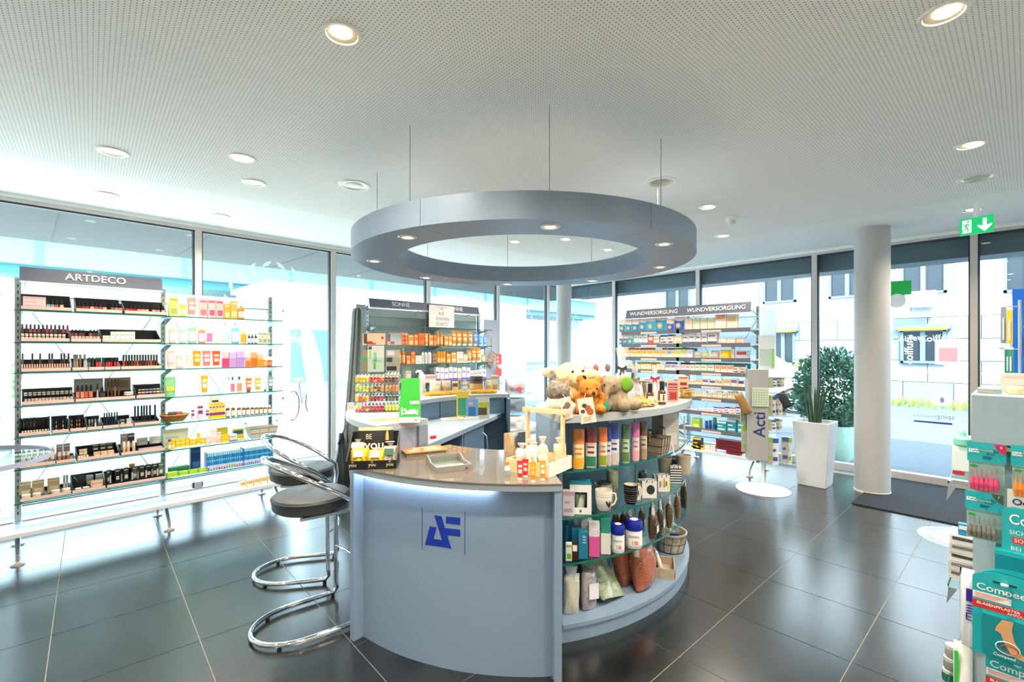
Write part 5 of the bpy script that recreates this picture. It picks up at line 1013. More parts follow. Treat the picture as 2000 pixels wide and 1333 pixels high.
row(WR, WZ[3], *wq, 'fourth shelf of the wound care rack', [('C', 135, 200, 872, 'f3dccc', '9a80b0', 4), ('C', 204, 268, 872, 'f3dccc', '9a80b0', 4), ]+[('C', 288+76*k, 360+76*k, 872-2*k, 'f7e2cc', ['f2b428', 'f0c040'][k % 2], 4) for k in range(3)]+[('C', 520, 580, 880, 'f7e6da', 'f0d0b0'), ('C', 585, 700, 868, 'f7e4d0', 'f0b040', 4), ('C', 705, 782, 868, 'f5e8e4', 'a88ac0', 3), ('C', 786, 858, 868, 'f5e8e4', 'a88ac0', 3), ('C', 864, 926, 872, 'f3e0dc', '8a5a80', 4), ('C', 930, 990, 872, 'f3e0dc', '8a5a80', 4), ('C', 994, 1060, 875, 'f4e2dc', '5a3a60', 4), ('C', 1064, 1114, 875, 'f5e6dc', '60b080', 4), ('C', 1118, 1200, 875, 'f3e8dc', '38a060', 4), ('C', 1204, 1290, 875, 'f3e8dc', '38a060', 4), ('C', 1294, 1394, 878, 'f3e8dc', '38a060', 4), ('C', 1400, 1478, 880, 'f6e2d2', 'f0a060', 3), ('C', 1482, 1570, 882, 'f6e2d2', 'f0a060', 3), ('C', 1574, 1662, 884, 'f6e2d2', 'f0a060', 3), ('C', 1666, 1745, 888, 'f5e2da', '7a4a40', 2), ('C', 1748, 1832, 890, 'f5e2da', '7a4a40', 2)], ref=wref, dmax=.08)
def wrow(z, a, b, n, tops, cols, prints, where, st=3):
    w = (b-a)/n; row(WR, z, *w5, where, [('C', a+k*w+1, a+(k+1)*w-1, tops[k % len(tops)], cols[k % len(cols)], prints[k % len(prints)], st) for k in range(n)], ref=wref, dmax=.08)
wrow(WZ[4], 240, 1016, 15, [672, 668, 676, 680], ['f4e0d0', 'f3e6de', 'f5e4d0'], ['e8b850', '8a6aa8', '5a5a9a', 'e0a860'], 'fifth shelf of the wound care rack')
wrow(WZ[5], 560, 1000, 12, [762, 758, 770], ['f4e0c8', 'f3ead8', 'f0dcc0'], ['d8a848', 'e8c068', '9a9a88'], 'sixth shelf of the wound care rack', 4)
wrow(WZ[6], 620, 790, 3, [885, 882], ['f3e4e6', 'f4e8ea'], ['b85a80', '5a6ab8'], 'seventh shelf of the wound care rack', 4)
wrow(WZ[6], 790, 992, 5, [872, 876], ['f2e8f0', 'f3eaf0'], ['3a3a90', 'c03a50', '1f2f7a', 'd07030'], 'seventh shelf near the display stand', 2)
row(WR, WZ[7], *w5, 'eighth shelf of the wound care rack', [('C', 632, 692, 955, 'a8cc3a', 'd8e89a'), ('Y', 724, 746, 972, '2a60b0', '1c4a98', '24549c'), ('Y', 748, 774, 970, '2a60b0', '1c4a98', '24549c'), ('Y', 778, 808, 950, '2f8a58', '1f4a8a', '38a868'), ('C', 814, 884, 978, '20a0b0', 'e8f0ec', 2), ('C', 888, 956, 962, '1c98ac', 'f4e8dc', 2), ('C', 962, 1036, 955, '28a8b8', 'f4e0d0', 2)], ref=wref)
row(WR, .235, *w5, 'the base board of the wound care rack', [('C', 640, 700, 1095, '2a2a24', 'e8c41c', 2), ('C', 625, 668, 1150, 'e6c41a', '2a2a20', 3), ('C', 672, 722, 1148, 'e6c41a', '2a2a20', 3), ('C', 726, 766, 1150, 'ece4da', 'd0c8c0'), ('C', 769, 804, 1152, 'ece4da', 'd0c8c0'), ('C', 966, 1060, 1216, 'f0e6e6', 'd0b8c0')], ref=wref, yoff=.03)
for k in range(4):
    y = WR.yf+.03; xa, xb = WR.X(1180+(808 if k else 882)*.27, y), WR.X(1180+998*.27, y)
    make('C', xb-xa, .12, .042, ('8a1c28', '2a1c20', 2), ['lowest', 'second', 'third', 'topmost'][k]+' of the stacked dark red cartons on the wound care base board', WR.P((xa+xb)/2, y, .236+.0435*k), WR.rz, cat='carton')
# ------------------------------------------------------------------ things on the island
FWD = Vector((B, A, 0)); EYE = Vector((0, 0, HC))
def dep(p): return p.x*B+p.y*A
def facing(p): d = EYE-Vector(p); return math.atan2(d.y, d.x)+math.pi/2
def out_of(c, p): d = Vector(p)-c; return math.atan2(d.y, d.x)+math.pi/2
def put(kind, px, py, z, wpx, hpx, args, label, rz=None, off=0.0, dk=None, group=None, name=None, cat=None):
    p = onz(px, py, z); k = dep(p)/FPX; w = wpx*k; h = hpx*k
    d = (dk*w if dk else min(.16, max(.01, w*KIND[kind][2])))
    if kind in 'NLY': d = w
    p.z = z+.0005
    return make(kind, w, d, h, args, label, p, (facing(p) if rz is None else rz)+off, group, name, cat)
def pillow(w, h, d, m, n=9, seed=0, crimp=.06, base=None):      # filled bag: front and back sheets joined at the rim
    r_ = random.Random(seed); mb = MB(); vs = []; N = n+1
    for s_ in (-1, 1):
        for j in range(N):
            for i in range(N):
                u, v = 2*i/n-1, 2*j/n-1; f = (max(0, 1-abs(u)**2.6)*max(0, 1-abs(v)**(3.2)))**.55
                if base and v < 0: f = max(f, (max(0, 1-abs(u)**3))**.5*base)
                wob = 1+.16*math.sin(5*u+seed)*math.cos(4*v+2*seed)
                edge_ = 1-.05*abs(v)**3*math.cos(3*u+seed)
                vs.append((u*w/2*(1-.06*(1-f))*edge_, s_*d/2*f*wob, (v+1)/2*h))
    fs = [(s_*N*N+j*N+i, s_*N*N+j*N+i+1, s_*N*N+(j+1)*N+i+1, s_*N*N+(j+1)*N+i) for s_ in (0, 1) for j in range(n) for i in range(n)]
    mb.add(vs, fs, m); me = mb.mesh('bag'); bm = bmesh.new(); bm.from_mesh(me); bmesh.ops.remove_doubles(bm, verts=bm.verts, dist=.0008); bmesh.ops.recalc_face_normals(bm, faces=bm.faces); bm.to_mesh(me); bm.free()
    me.polygons.foreach_set('use_smooth', [True]*len(me.polygons))
    return me
def bag_thing(name, label, cat, loc, rz, w, h, d, m, seed=0, tilt=(0, 0), base=None, extra=None, group=None):
    t = thing(name, label, cat, loc, rz, group); t.rotation_euler = (tilt[0], tilt[1], rz)
    link('bag_body', pillow(w, h, d, m, seed=seed, base=base), t)
    return t
film = lambda c, n: mat(c, .18, coat=.9, noise=n, name='plastic_bag')
clear = mat('#e9eff4', .12, alpha=.42, coat=1.0, name='cellophane')

# --- service counter top
ZC = .9470
def black_tray():
    p = onz(725, 917, ZC); t = thing('gift_display_tray', 'black open display tray with gold script on the counter corner', 'display tray', p, facing(p)-.16)
    k = dep(p)/FPX; w = 94*k; d = .165; bk = mat('#141414', .4); gd = mat('#d8c8a0', .4)
    part('tray_floor', MB().bx(-w/2, w/2, 0, d, 0, .006, bk), t); part('tray_front', MB().bx(-w/2, w/2, -.004, 0, 0, .045, bk), t)
    for sx in (-1, 1): part('tray_side', MB().side([(0, 0), (d, 0), (d, .17), (0, .045)], sx*w/2-.003, sx*w/2+.003, bk), t)
    part('tray_back', MB().bx(-w/2, w/2, d, d+.005, 0, .17, bk), t)
    q = MB()
    for x in (-.37, .02, .38): q.text('you', .026, gd, (x*w, -.0048, .024), bold=.01); q.text('BE', .011, gd, (x*w, -.0048, .038))
    part('lettering', q, t, smooth=0)
    def at(x, y, z): return t.location+Matrix.Rotation(t.rotation_euler.z, 3, 'Z') @ Vector((x, y, z))
    # pouch behind
    b = thing('cosmetic_pouch', 'black zip pouch printed BE YOU standing in the black tray', 'pouch', at(.0, .125, .0065), t.rotation_euler.z)
    b.rotation_euler = (-.12, 0, t.rotation_euler.z)
    part('pouch_body', MB().loft([ell(w*.74, .05, 0), ell(w*.8, .06, .06), ell(w*.78, .03, .15), ell(w*.74, .012, .175)], mat('#101010', .7)), b); part('zip_top', MB().loft([ell(w*.74, .014, .172), ell(w*.72, .012, .19)], mat('#d9c6a4', .7)), b)
    q = MB(); q.text('BE', .04, gd, (-.03, -.033, .14), sx=.8); q.text('you', .07, mat('#f2ead8', .5), (.0, -.034, .095), bold=.01); part('lettering', q, b, smooth=0)
    part('tag', MB().lathe([(.026, 0), (.026, .002)], mat('#eee6da', .6), 18, c=(w*.33, -.03), z=.11), b).rotation_euler = (0, 0, 0); part('tassel', MB().lathe([(.004, .17), (.008, .15), (.009, .12)], mat('#d8a848', .7), 10, c=(w*.26, -.02)), b)
    ym = mat('#e6b422', .5, coat=.5, noise=(60, .5, .6)); gm_ = mat('#b8b0a0', .5, coat=.5, noise=(70, .6, .6))
    for k_, (x, y, h, m, n, sd) in enumerate(((-.28, .045, .095, ym, 'yellow sachet of dried petals with a pale tag at the tray wall', 1), (.06, .045, .085, ym, 'yellow sachet of dried petals with a square white tag in mid tray', 2), (-.36, .085, .12, mat('#cfc3b4', .5, coat=.5), 'clear sachet with a pale tag leaning in the tray corner', 3), (.34, .065, .10, gm_, 'clear sachet of grey stones with a green tag in the black tray', 4))):
        s_ = bag_thing('gift_sachet', n, 'sachet', at(x*w, y, .007), t.rotation_euler.z, .10 if k_ < 2 else .085, h, .055, m, sd, (-.35, 0), .5)
        part('gathered_top', MB().loft([ell(.03, .02, h*.86), ell(.012, .012, h*.98), ell(.04, .03, h*1.12)], clear), s_)
        part('tag', MB().bx(-.026, .022, -.036, -.034, h*.45, h*.45+.034, mat('#3f6a58' if k_ == 3 else '#efe4da', .6)), s_)
    return t
black_tray()
p = onz(833, 889, ZC); rz = facing(p)+.28
t = thing('leaflet_pad', 'orange leaflet pad lying on a grey block on the counter', 'leaflets', p, rz); om = mat('#ee7f3c', .5)
part('block', MB().bx(-.12, .12, -.01, .12, 0, .02, mat('#8f8a82', .5)), t); part('orange_sheet', MB().bx(-.125, .125, -.02, .135, .0205, .024, om), t)
q = MB(); wt_ = mat('#fae6d8', .5); q.bx(-.06, .09, .085, .105, .0241, .0245, wt_)
for k, (x0_, x1_, y) in enumerate(((-.1, -.02, .06), (.0, .1, .06), (-.1, -.03, .03), (-.01, .1, .03), (-.1, -.03, .005), (-.01, .09, .005))): q.bx(x0_, x1_, y, y+.008, .0241, .0245, wt_)
part('print', q, t, smooth=0)
p = onz(880, 916, ZC); rz = facing(p)+.30
t = thing('cash_tray', 'grey coin tray with curved glass cover on the counter', 'cash tray', p, rz); gm2 = mat('#8c8983', .45)
part('tray_base', MB().side([(-.06, 0), (.14, 0), (.14, .05), (.11, .052), (.05, .03), (-.02, .032), (-.06, .028)], -.095, -.088, gm2).side([(-.06, 0), (.14, 0), (.14, .05), (.11, .052), (.05, .03), (-.02, .032), (-.06, .028)], .088, .095, gm2).bx(-.095, .095, -.065, -.058, 0, .03, gm2).bx(-.09, .09, -.06, .14, 0, .008, gm2).bx(-.095, .095, .136, .142, 0, .05, gm2), t)
part('glass_cover', MB().side([(-.055, .026), (.0, .031), (.05, .026), (.05, .022), (.0, .027), (-.055, .022)], -.086, .086, acw), t); part('coin_well', MB().side([(.055, .012), (.13, .04), (.13, .036), (.055, .008)], -.086, .086, acw), t)
part('insert_card', MB().bx(-.08, .08, -.05, .045, .0085, .012, mat('#d8cdbc', .5)), t); part('print_mark', MB().front([(.06, .006), (.07, .006), (.07, .018), (.06, .018)], -.0665, -.065, mat('#3a4a98', .4)), t); part('print_mark', MB().front([(.07, .006), (.078, .006), (.078, .018), (.07, .018)], -.0665, -.065, mat('#d8442c', .4)), t)
# wooden crate with a handle, soaps and sachets inside
wood = mat('#e2c495', .55, noise=(18, .12, .15), name='pine_wood')
p = onz(1030, 935, ZC); p = W(.143, 2.44, ZC)
rz = facing(p)-.55
t = thing('wooden_crate', 'pale wooden crate with arched handle on the end of the counter', 'crate', p, rz); cw, cd_, chh = .25, .25, .065
for y in (-cd_/2, cd_/2-.01): part('side_board', MB().bx(-cw/2, cw/2, y, y+.01, 0, chh, wood), t)
for x in (-cw/2, cw/2-.01): part('side_board', MB().bx(x, x+.01, -cd_/2+.01, cd_/2-.01, 0, chh, mat('#ece4da', .6) if x > 0 else wood), t)  # right board paler than the wood: its lit side put into the colour
part('bottom_board', MB().bx(-cw/2+.01, cw/2-.01, -cd_/2+.01, cd_/2-.01, 0, .008, wood), t)
for x in (-cw/2+.012, cw/2-.022): part('handle_post', MB().bx(x, x+.014, .04, .064, .01, .30, wood), t)
part('handle_bar', MB().bx(-cw/2-.006, cw/2+.006, .038, .066, .29, .312, wood), t)
Mz = Matrix.Rotation(rz, 3, 'Z')
def inb(x, y, z): return p+Mz @ Vector((x, y, z))
cr = mat('#f0dcc0', .6, coat=.3, noise=(40, .12, .2))
for k in range(6):
    s_ = thing('soap_block', 'cream wrapped soap block standing in the wooden crate', 'soap', inb(.01+.016*k, -.085+.02*(k % 2), .009), rz+.5, 'soap blocks in the wooden crate'); s_.rotation_euler = (.0, -.15, rz+.5)
    bevel(part('block', MB().bx(-.006, .006, -.03, .03, 0, .085, cr), s_), .003)
for k, (x, y, h, c) in enumerate(((-.075, -.05, .10, '#ecc8c0'), (-.03, -.03, .12, '#e6dcd0'), (.02, .0, .13, '#ead4b8'), (-.075, .06, .09, '#f0c4b8'), (.075, .085, .12, '#e8d2b4'))):
    s_ = bag_thing('gift_sachet', ['pink', 'silvery white', 'beige', 'rose', 'straw coloured'][k]+' cellophane sachet inside the wooden crate', 'sachet', inb(x, y, .009), rz+k, .075, h, .06, mat(c, .4, coat=.6, noise=(50, .25, .5)), k+5, (0, 0), .6)
    part('gathered_top', MB().loft([ell(.03, .03, h*.88), ell(.014, .014, h), ell(.05, .04, h*1.25)], mat('#ede2cc', .5)), s_)
# two-tone wooden box behind the crate
p2_ = onz(1022, 887, ZC); t = thing('angled_wooden_box', 'slanted wooden box with dark glass lid behind the crate', 'box', p2_, facing(p2_)+.5)
part('box_body', MB().side([(0, 0), (.12, 0), (.12, .11), (.05, .12), (0, .03)], -.07, .07, mat('#b89a74', .6, noise=(20, .15, .1))), t); part('glass_lid', MB().add([(-.05, -.001, .04), (.05, -.001, .04), (.05, .047, .122), (-.05, .047, .122)], [(0, 1, 2, 3)], mat('#3a4450', .15)), t)
for k, (px, py, hp, c, c2, n) in enumerate(((1016, 939, 38, 'd83a40', 'f3e4dc', 'small red and white cream tube on the counter edge'), (1026, 934, 36, 'e02c30', 'f0c4bc', 'small red cream tube behind the orange one'), (1041, 944, 40, 'f0a024', 'f5c060', 'small orange cream tube in front of the crate'), (1060, 940, 39, 'f29a34', 'f6e8dc', 'small orange and white cream tube by the crate'))):
    put('T', px, py, ZC, 12.5, hp, (c, c2, 'f4efe8'), n)
p = onz(991, 928, ZC); t = thing('cork_bottle', 'tiny clear bottle with cork and silver tag on the counter', 'bottle', p, facing(p))
part('bottle_body', MB().lathe([(.012, 0), (.014, .003), (.014, .035), (.009, .042), (.009, .05)], mat('#cfdadc', .1, trans=.0), 14), t); part('cork', MB().lathe([(.010, .05), (.011, .066)], mat('#c88a4c', .8), 12), t); part('tag', MB().bx(-.014, .014, -.018, -.016, .0, .026, mat('#a8b4ba', .3, .4)), t)

# --- rear counter top: sweets dispenser, leaflets, jars
ZR = 1.1355
p0 = (onz(688, 800, ZR)+onz(790, 812, ZR))/2
dsp_rz = facing(p0)-.12; kx = dep(p0)/FPX
DW, DD, DH = .30, .17, .27
t = thing('sweets_dispenser', 'clear acrylic dispenser with compartments of wrapped sweets on the rear counter', 'sweets dispenser', p0, dsp_rz)
for z in (0, .068, .136, .2): part('shelf', MB().side([(0, z), (DD, z+.03), (DD, z+.033), (0, z+.003)], -DW/2, DW/2, acw), t)
for x in (-DW/2, -DW/6, DW/6, DW/2): part('divider', MB().bx(x-.0015, x+.0015, 0, DD, 0, DH, acw), t)
part('back_wall', MB().bx(-DW/2, DW/2, DD, DD+.003, 0, DH+.02, acw), t)
Md = Matrix.Rotation(dsp_rz, 3, 'Z'); r_ = random.Random(3)
SWC = [['e8d21c', 'f2e04a', 'e0406a'], ['c8183c', 'a8102c', 'd83050'], ['f0dc1c', 'f4e640', 'e8cc10'], ['f0b020', 'd84a30', 'f2c63a'], ['8a1838', '58101c', 'b02844'], ['2c3a2c', '48583c', '1c2820'], ['b8cc3c', 'd8dc5c', '90b030'], ['48582c', 'c83c3c', 'e8a030'], ['f0801c', 'f29030', 'e86c10'], ['e8d840', 'f0b828', 'c8d040'], ['d84a34', 'e89a2c', 'c82c34'], ['6a3c34', '8a5a4c', '58302c']]
SWN = ['yellow', 'crimson', 'bright yellow', 'amber', 'dark red', 'dark green', 'lime', 'mixed', 'orange', 'lemon', 'red and amber', 'brown']
foil = mat('#eeeae6', .25, coat=.5, name='sweet_wrapper'); SWM = {}
def sweet_mesh(c):
    if c not in SWM:
        mm = mat('#'+c, .3); b = MB(); b.M = Matrix.Rotation(-math.pi/2, 4, 'X'); b.lathe([(.0035, .012), (.0095, .016), (.0095, .085), (.0035, .089)], foil, 8)
        e = MB(); e.M = Matrix.Rotation(-math.pi/2, 4, 'X'); e.lathe([(.010, -.002), (.009, .004), (.003, .011), (.0038, .013)], mm, 8)
        g2 = MB(); g2.M = Matrix.Rotation(-math.pi/2, 4, 'X'); g2.lathe([(.0098, .03), (.0098, .06)], mm, 8, cap=False)
        SWM[c] = [('roll', b.mesh('roll')), ('twisted_end', e.mesh('twisted_end')), ('printed_band', g2.mesh('printed_band'))]
    return SWM[c]
for rr in range(4):
    for cc in range(3):
        cols = SWC[rr*3+cc]
        for k in range(8):
            x = -DW/2+DW/3*cc+.013+.0235*(k % 4); z = (0, .068, .136, .2)[rr]+.006+(.0105 if 1 else 0)+.0195*(k//4); y = -.004+r_.uniform(-.006, .004)
            s_ = thing('sweet_roll', SWN[rr*3+cc]+' ended sweet roll in the '+['lowest', 'second', 'third', 'top'][rr]+' row of the acrylic dispenser', 'sweet', p0+Md @ Vector((x, y+.012, z)), dsp_rz, 'sweet rolls in the acrylic dispenser'); s_.rotation_euler = (.17, 0, dsp_rz)
            for n_, me_ in sweet_mesh(cols[r_.randrange(3)]): link(n_, me_, s_)
            if rr >= 1 and cc == 2:        # rolls seen through the dispenser's clear end wall
                s2 = thing('sweet_roll', SWN[rr*3+cc]+' ended sweet roll at the back of the '+['lowest', 'second', 'third', 'top'][rr]+' dispenser row', 'sweet', p0+Md @ Vector((x, y+.10, z+.015)), dsp_rz, 'sweet rolls in the acrylic dispenser'); s2.rotation_euler = (.17, 0, dsp_rz)
                for n_, me_ in sweet_mesh(cols[r_.randrange(3)])[:2]: link(n_, me_, s2)
put('C', 685, 800, ZR, 13, 12, ('eadcd4', 'd8c0b4'), 'tiny beige card box at the rim of the rear counter')
# leaflet holder on top of the dispenser with flyers
hz0 = ZR+DH+.0; ph = p0+Md @ Vector((.02, .13, DH))
t = thing('leaflet_holder', 'clear leaflet holder standing on the sweets dispenser', 'leaflet holder', ph, dsp_rz); 
part('holder_back', MB().bx(-.135, .135, .03, .033, 0, .30, acw), t); part('holder_front', MB().bx(-.135, .135, 0, .003, .0, .11, acw), t); part('holder_base', MB().bx(-.135, .135, 0, .033, 0, .003, acw), t)
def flyer(x, z, w, h, y, bgc, blocks, label):
    f = thing('flyer', label, 'flyer', ph+Md @ Vector((x, y, z)), dsp_rz); part('sheet', MB().bx(-w/2, w/2, 0, .002, 0, h, mat(bgc, .5)), f); q = MB()
    for a, b, c, d, col in blocks: q.bx(-w/2+a*w, -w/2+b*w, -.0008, 0, c*h, d*h, mat(col, .5))
    part('print', q, f, smooth=0)['kind'] = 'stuff'
flyer(-.06, .20, .16, .085, .02, '#efd6b4', [(.05, .2, .1, .95, '#6a4a3c'), (.15, .45, .05, .3, '#d83c34'), (.4, .6, .05, .15, '#d83c34'), (.82, .92, .5, .7, '#c02c4c')], 'tan flyer with a red motif in the upper row of the leaflet holder')
flyer(.085, .20, .10, .085, .02, '#c8d0d8', [(.02, .2, .3, .95, '#6c7484'), (.2, .5, .05, .3, '#c85a64')], 'blue-grey flyer with a red motif in the upper row of the leaflet holder')
flyer(-.045, .004, .115, .19, .008, '#d5dcd6', [(.05, .25, .85, .97, '#3c5a54'), (.1, .2, .5, .8, '#9cc860'), (.35, .55, .4, .75, '#8cc8a0'), (.25, .85, .36, .46, '#a0d8bc'), (.35, .5, .1, .36, '#7cb85c')], 'pale flyer with green figures in the leaflet holder')
flyer(.075, .004, .10, .16, .012, '#b8a898', [(.05, .45, .45, .65, '#284c5c'), (.05, .75, .05, .25, '#2c3038'), (.1, .6, .75, .95, '#d0d8e4')], 'brown flyer with dark bottles pictured in the leaflet holder')
flyer(-.122, .004, .035, .16, .012, '#a88c74', [(.1, .9, .5, .7, '#3cb878')], 'narrow brown flyer at the edge of the leaflet holder')
# green pharmacy leaflet box
p = onz(800, 826, ZR); k = dep(p)/FPX; rz = facing(p)-.06
t = thing('leaflet_box', 'bright green leaflet box with a bed symbol on the rear counter', 'leaflet box', p, rz); G = mat('#35b13b', .45); CRM = mat('#f2f0dc', .5); w = 40*k
def slant(y, z0, z1, lean=.18): return [(y, z0), (y+.002, z0), (y+.002+(z1-z0)*lean, z1), (y+(z1-z0)*lean, z1)]
part('front_pocket', MB().side(slant(0, .0, .14), -w/2, w/2, G), t); part('foot_band', MB().side(slant(-.001, 0, .032), -w/2, w/2, CRM), t)
part('middle_leaflet', MB().side(slant(.03, .02, .185), -w*.48, w*.48, G), t); part('rear_leaflet', MB().side(slant(.05, .02, .26), -w*.46, w*.46, G), t)
for sx in (-1, 1): part('side_wall', MB().side([(0, 0), (.07, 0), (.09, .13), (.026, .13)], sx*w/2-.001, sx*w/2+.001, mat('#79c6a8', .4)), t)
part('pocket_floor', MB().bx(-w/2, w/2, 0, .07, 0, .002, CRM), t)
q = MB(); y_ = lambda z: -.0015+z*.18
def sl(x0, x1, z0, z1, m, off=0.0, q=None): q.add([(x0, y_(z0)+off, z0), (x1, y_(z0)+off, z0), (x1, y_(z1)+off, z1), (x0, y_(z1)+off, z1)], [(0, 1, 2, 3)], m)
for a, b, c, d in ((-.40, -.34, .045, .09), (.34, .40, .045, .075), (-.36, .38, .05, .058), (-.2, .3, .058, .07), (-.0, .28, .07, .078), (0, .46, .11, .126)): sl(a*w, b*w, c, d, CRM, 0, q)
q.add([(-.24*w+.008*math.cos(a*math.pi/6), y_(.075), .075+.008*math.sin(a*math.pi/6)) for a in range(12)], [tuple(range(12))], CRM)
part('bed_symbol', q, t, smooth=0); q = MB()
for z, a, b in ((.225, -.4, .1), (.215, -.4, .2)): sl(a*w, b*w, z, z+.005, CRM, .05-.0005, q)
for z, a, b in ((.175, -.42, .0), (.166, -.42, .1), (.157, -.42, .05)): sl(a*w, b*w, z, z+.004, CRM, .03-.0005, q)
part('print', q, t, smooth=0); q = MB(); rd = mat('#d8274c', .5)
q.add([(.26*w+.018*math.cos(a*math.pi/8), .0485+y_(.24)+.018*math.sin(a*math.pi/8)*.18, .24+.018*math.sin(a*math.pi/8)) for a in range(16)], [tuple(range(16))], rd); q.add([(.3*w+.016*math.cos(a*math.pi/8), .0285+y_(.15)+.016*math.sin(a*math.pi/8)*.18, .15+.016*math.sin(a*math.pi/8)) for a in range(16)], [tuple(range(16))], rd)
part('round_sticker', q, t, smooth=0); q = MB(); q.bx(.3*w-.002, .3*w+.002, -.0015, -.001, .01, .022, G).bx(.3*w-.006, .3*w+.006, -.0015, -.001, .014, .018, G); part('cross_mark', q, t, smooth=0)
p = onz(755, 823, ZR); t = thing('magazine', 'flat magazine with a warm brown cover on the rear counter', 'magazine', p, facing(p)+.3); part('pages', MB().bx(-.09, .09, -.03, .07, 0, .008, mat('#d8cfc0', .7)), t); part('cover', MB().bx(-.09, .09, -.03, .07, .0082, .0092, mat('#a88f72', .5, noise=(25, .3, 0))), t)
# items on the back stretch of the rear counter
straw = mat('#dcb24a', .8, noise=(90, .35, .6), name='straw')
def nest(p, rz, w, d, h, label, n=420, seed=1, m=straw, name='straw_bed'):
    r_ = random.Random(seed); t = thing(name, label, 'straw', p, rz); mb = MB()
    for k in range(n):
        a, b = r_.uniform(-w/2, w/2), r_.uniform(-d/2, d/2); L = .03+.03*r_.random(); an = r_.uniform(0, 6.28); z = r_.uniform(.003, h)
        dx, dy = L*math.cos(an), L*math.sin(an)*.6; mb.add([(a-dx, b-dy, z), (a+dx, b+dy, z+r_.uniform(-.003, .006)), (a+dx, b+dy+.003, z+.003), (a-dx, b-dy+.003, z+.003)], [(0, 1, 2, 3)], m)
    o = part('straw_strands', mb, t, smooth=0); o['kind'] = 'stuff'
    part('straw_core', MB().loft([ell(w*.9, d*.8, 0), ell(w*.95, d*.85, h*.4), ell(w*.7, d*.5, h*.8)], m), t)
    return t
pa2, pb2_ = onz(835, 774, ZR), onz(905, 769, ZR); nest((pa2+pb2_)/2, math.atan2((pb2_-pa2).y, (pb2_-pa2).x), (pb2_-pa2).length*1.05, .10, .035, 'long golden straw strip along the rear counter behind the leaflet box')
pa2, pb2_ = onz(912, 769, ZR), onz(965, 768, ZR); nest((pa2+pb2_)/2, math.atan2((pb2_-pa2).y, (pb2_-pa2).x), (pb2_-pa2).length*1.05, .10, .035, 'golden straw strip at the end of the rear counter by the candle', seed=2)
put('S', 829, 770, ZR, 7, 17, ('3a2a1c', 'efe8e0', '1c1c1c'), 'tiny dark dropper bottle before the straw on the rear counter')
for k, (px, py, w, h, kind, args, n) in enumerate(((850, 768, 22, 22, 'J', ('f0e8da', 'e6dac4', 'ece0c8'), 'cream candle jar standing in the straw'), (871, 767, 18, 22, 'J', ('cfc4b4', 'b8a48c', 'd8c8b0'), 'small glass jar with cork lid in the straw'), (889, 766, 12, 20, 'C', ('e8cf9c', '6a5030', 3), 'small patterned gold carton in the straw'), (931, 764, 26, 28, 'J', ('5a4a3c', 'c8a468', '3a3430'), 'dark glass candle with gold label in the straw'), (955, 763, 11, 20, 'J', ('ece0c4', 'd0b48c', 'e8d8b8'), 'slim ivory jar at the end of the straw'), (966, 764, 14, 30, 'C', ('d6d2ca', 'c49a58', 0), 'grey gift carton at the counter end panel'))):
    put(kind, px, py, ZR+.02, w, h, args, n)
p = onz(908, 771, ZR); k = dep(p)/FPX
t = thing('drawn_figure_card', 'white cut-out card with a line-drawn figure wearing glasses on the rear counter', 'card', p, facing(p)); w = .10; lk = mat('#24282c', .6)
part('card', MB().front([(-.055, 0), (.055, 0), (.055, .04), (.03, .055), (.035, .12), (.0, .145), (-.035, .12), (-.03, .055), (-.055, .04)], 0, .003, mat('#efe9e2', .6)), t)
q = MB()
for pts in ([(-.028, .06), (-.03, .11), (-.02, .13), (.02, .13), (.03, .11), (.028, .06), (.0, .042), (-.028, .06)], [(-.025, .098), (-.004, .098), (-.004, .084), (-.025, .084), (-.025, .098)], [(.025, .098), (.004, .098), (.004, .084), (.025, .084), (.025, .098)], [(-.01, .06), (.0, .056), (.01, .06)], [(-.05, .02), (-.03, .045), (-.0, .036), (.03, .045), (.05, .02)]): q.tube([(x, -.001, z) for x, z in pts], .0014, lk, 4)
part('line_drawing', q, t, smooth=0)
t = thing('white_gnome', 'white ceramic gnome with a curled pointed cap behind the green leaflet box', 'ornament', onz(824, 772, ZR), 0)
part('figure', MB().lathe([(.03, 0), (.036, .02), (.03, .09), (.034, .12), (.028, .15)], mat('#f2ece0', .4), 18), t); part('cap', MB().tube([(0, 0, .14), (0, 0, .19), (-.012, .008, .222), (-.035, .02, .228), (-.048, .03, .214)], [.034, .026, .018, .012, .008], mat('#f4eee4', .4), 12), t)
# leaflets on the desk
for k, (px, py, w, h, c, blk, n) in enumerate(((904, 817, 24, 52, '#e3c24a', [('#3c9a78', .1, .9, .1, .75)], 'yellow and green leaflet standing behind the blue ones on the desk'), (922, 820, 24, 40, '#6aa4cc', [('#2a70a8', .2, .8, .15, .6), ('#d8a0b0', .2, .6, .7, .85)], 'stack of pale blue leaflets in a white holder on the desk'), (943, 817, 27, 40, '#cfd0c0', [('#b4bc3c', .05, .95, .5, .75), ('#5c4c40', .1, .8, .15, .5)], 'leaflet with a garden group picture standing on the desk'))):
    p = onz(px, py, .9455); kk = dep(p)/FPX; w *= kk; h *= kk; t = thing('leaflet', n, 'leaflet', p, facing(p)+.08); part('sheet', MB().side([(0, 0), (.012, 0), (.022, h), (.014, h)], -w/2, w/2, mat(c, .5)), t); q = MB()
    for col, a, b, c_, d in blk: q.add([(-w/2+a*w, -.0012+.014*c_, c_*h), (-w/2+b*w, -.0012+.014*c_, c_*h), (-w/2+b*w, -.0012+.014*d, d*h), (-w/2+a*w, -.0012+.014*d, d*h)], [(0, 1, 2, 3)], mat(col, .5))
    part('print', q, t, smooth=0)['kind'] = 'stuff'
    if k == 1: part('holder_lip', MB().bx(-w*.55, w*.55, -.012, -.008, 0, .03, mat('#e8e8ea', .4)), t)
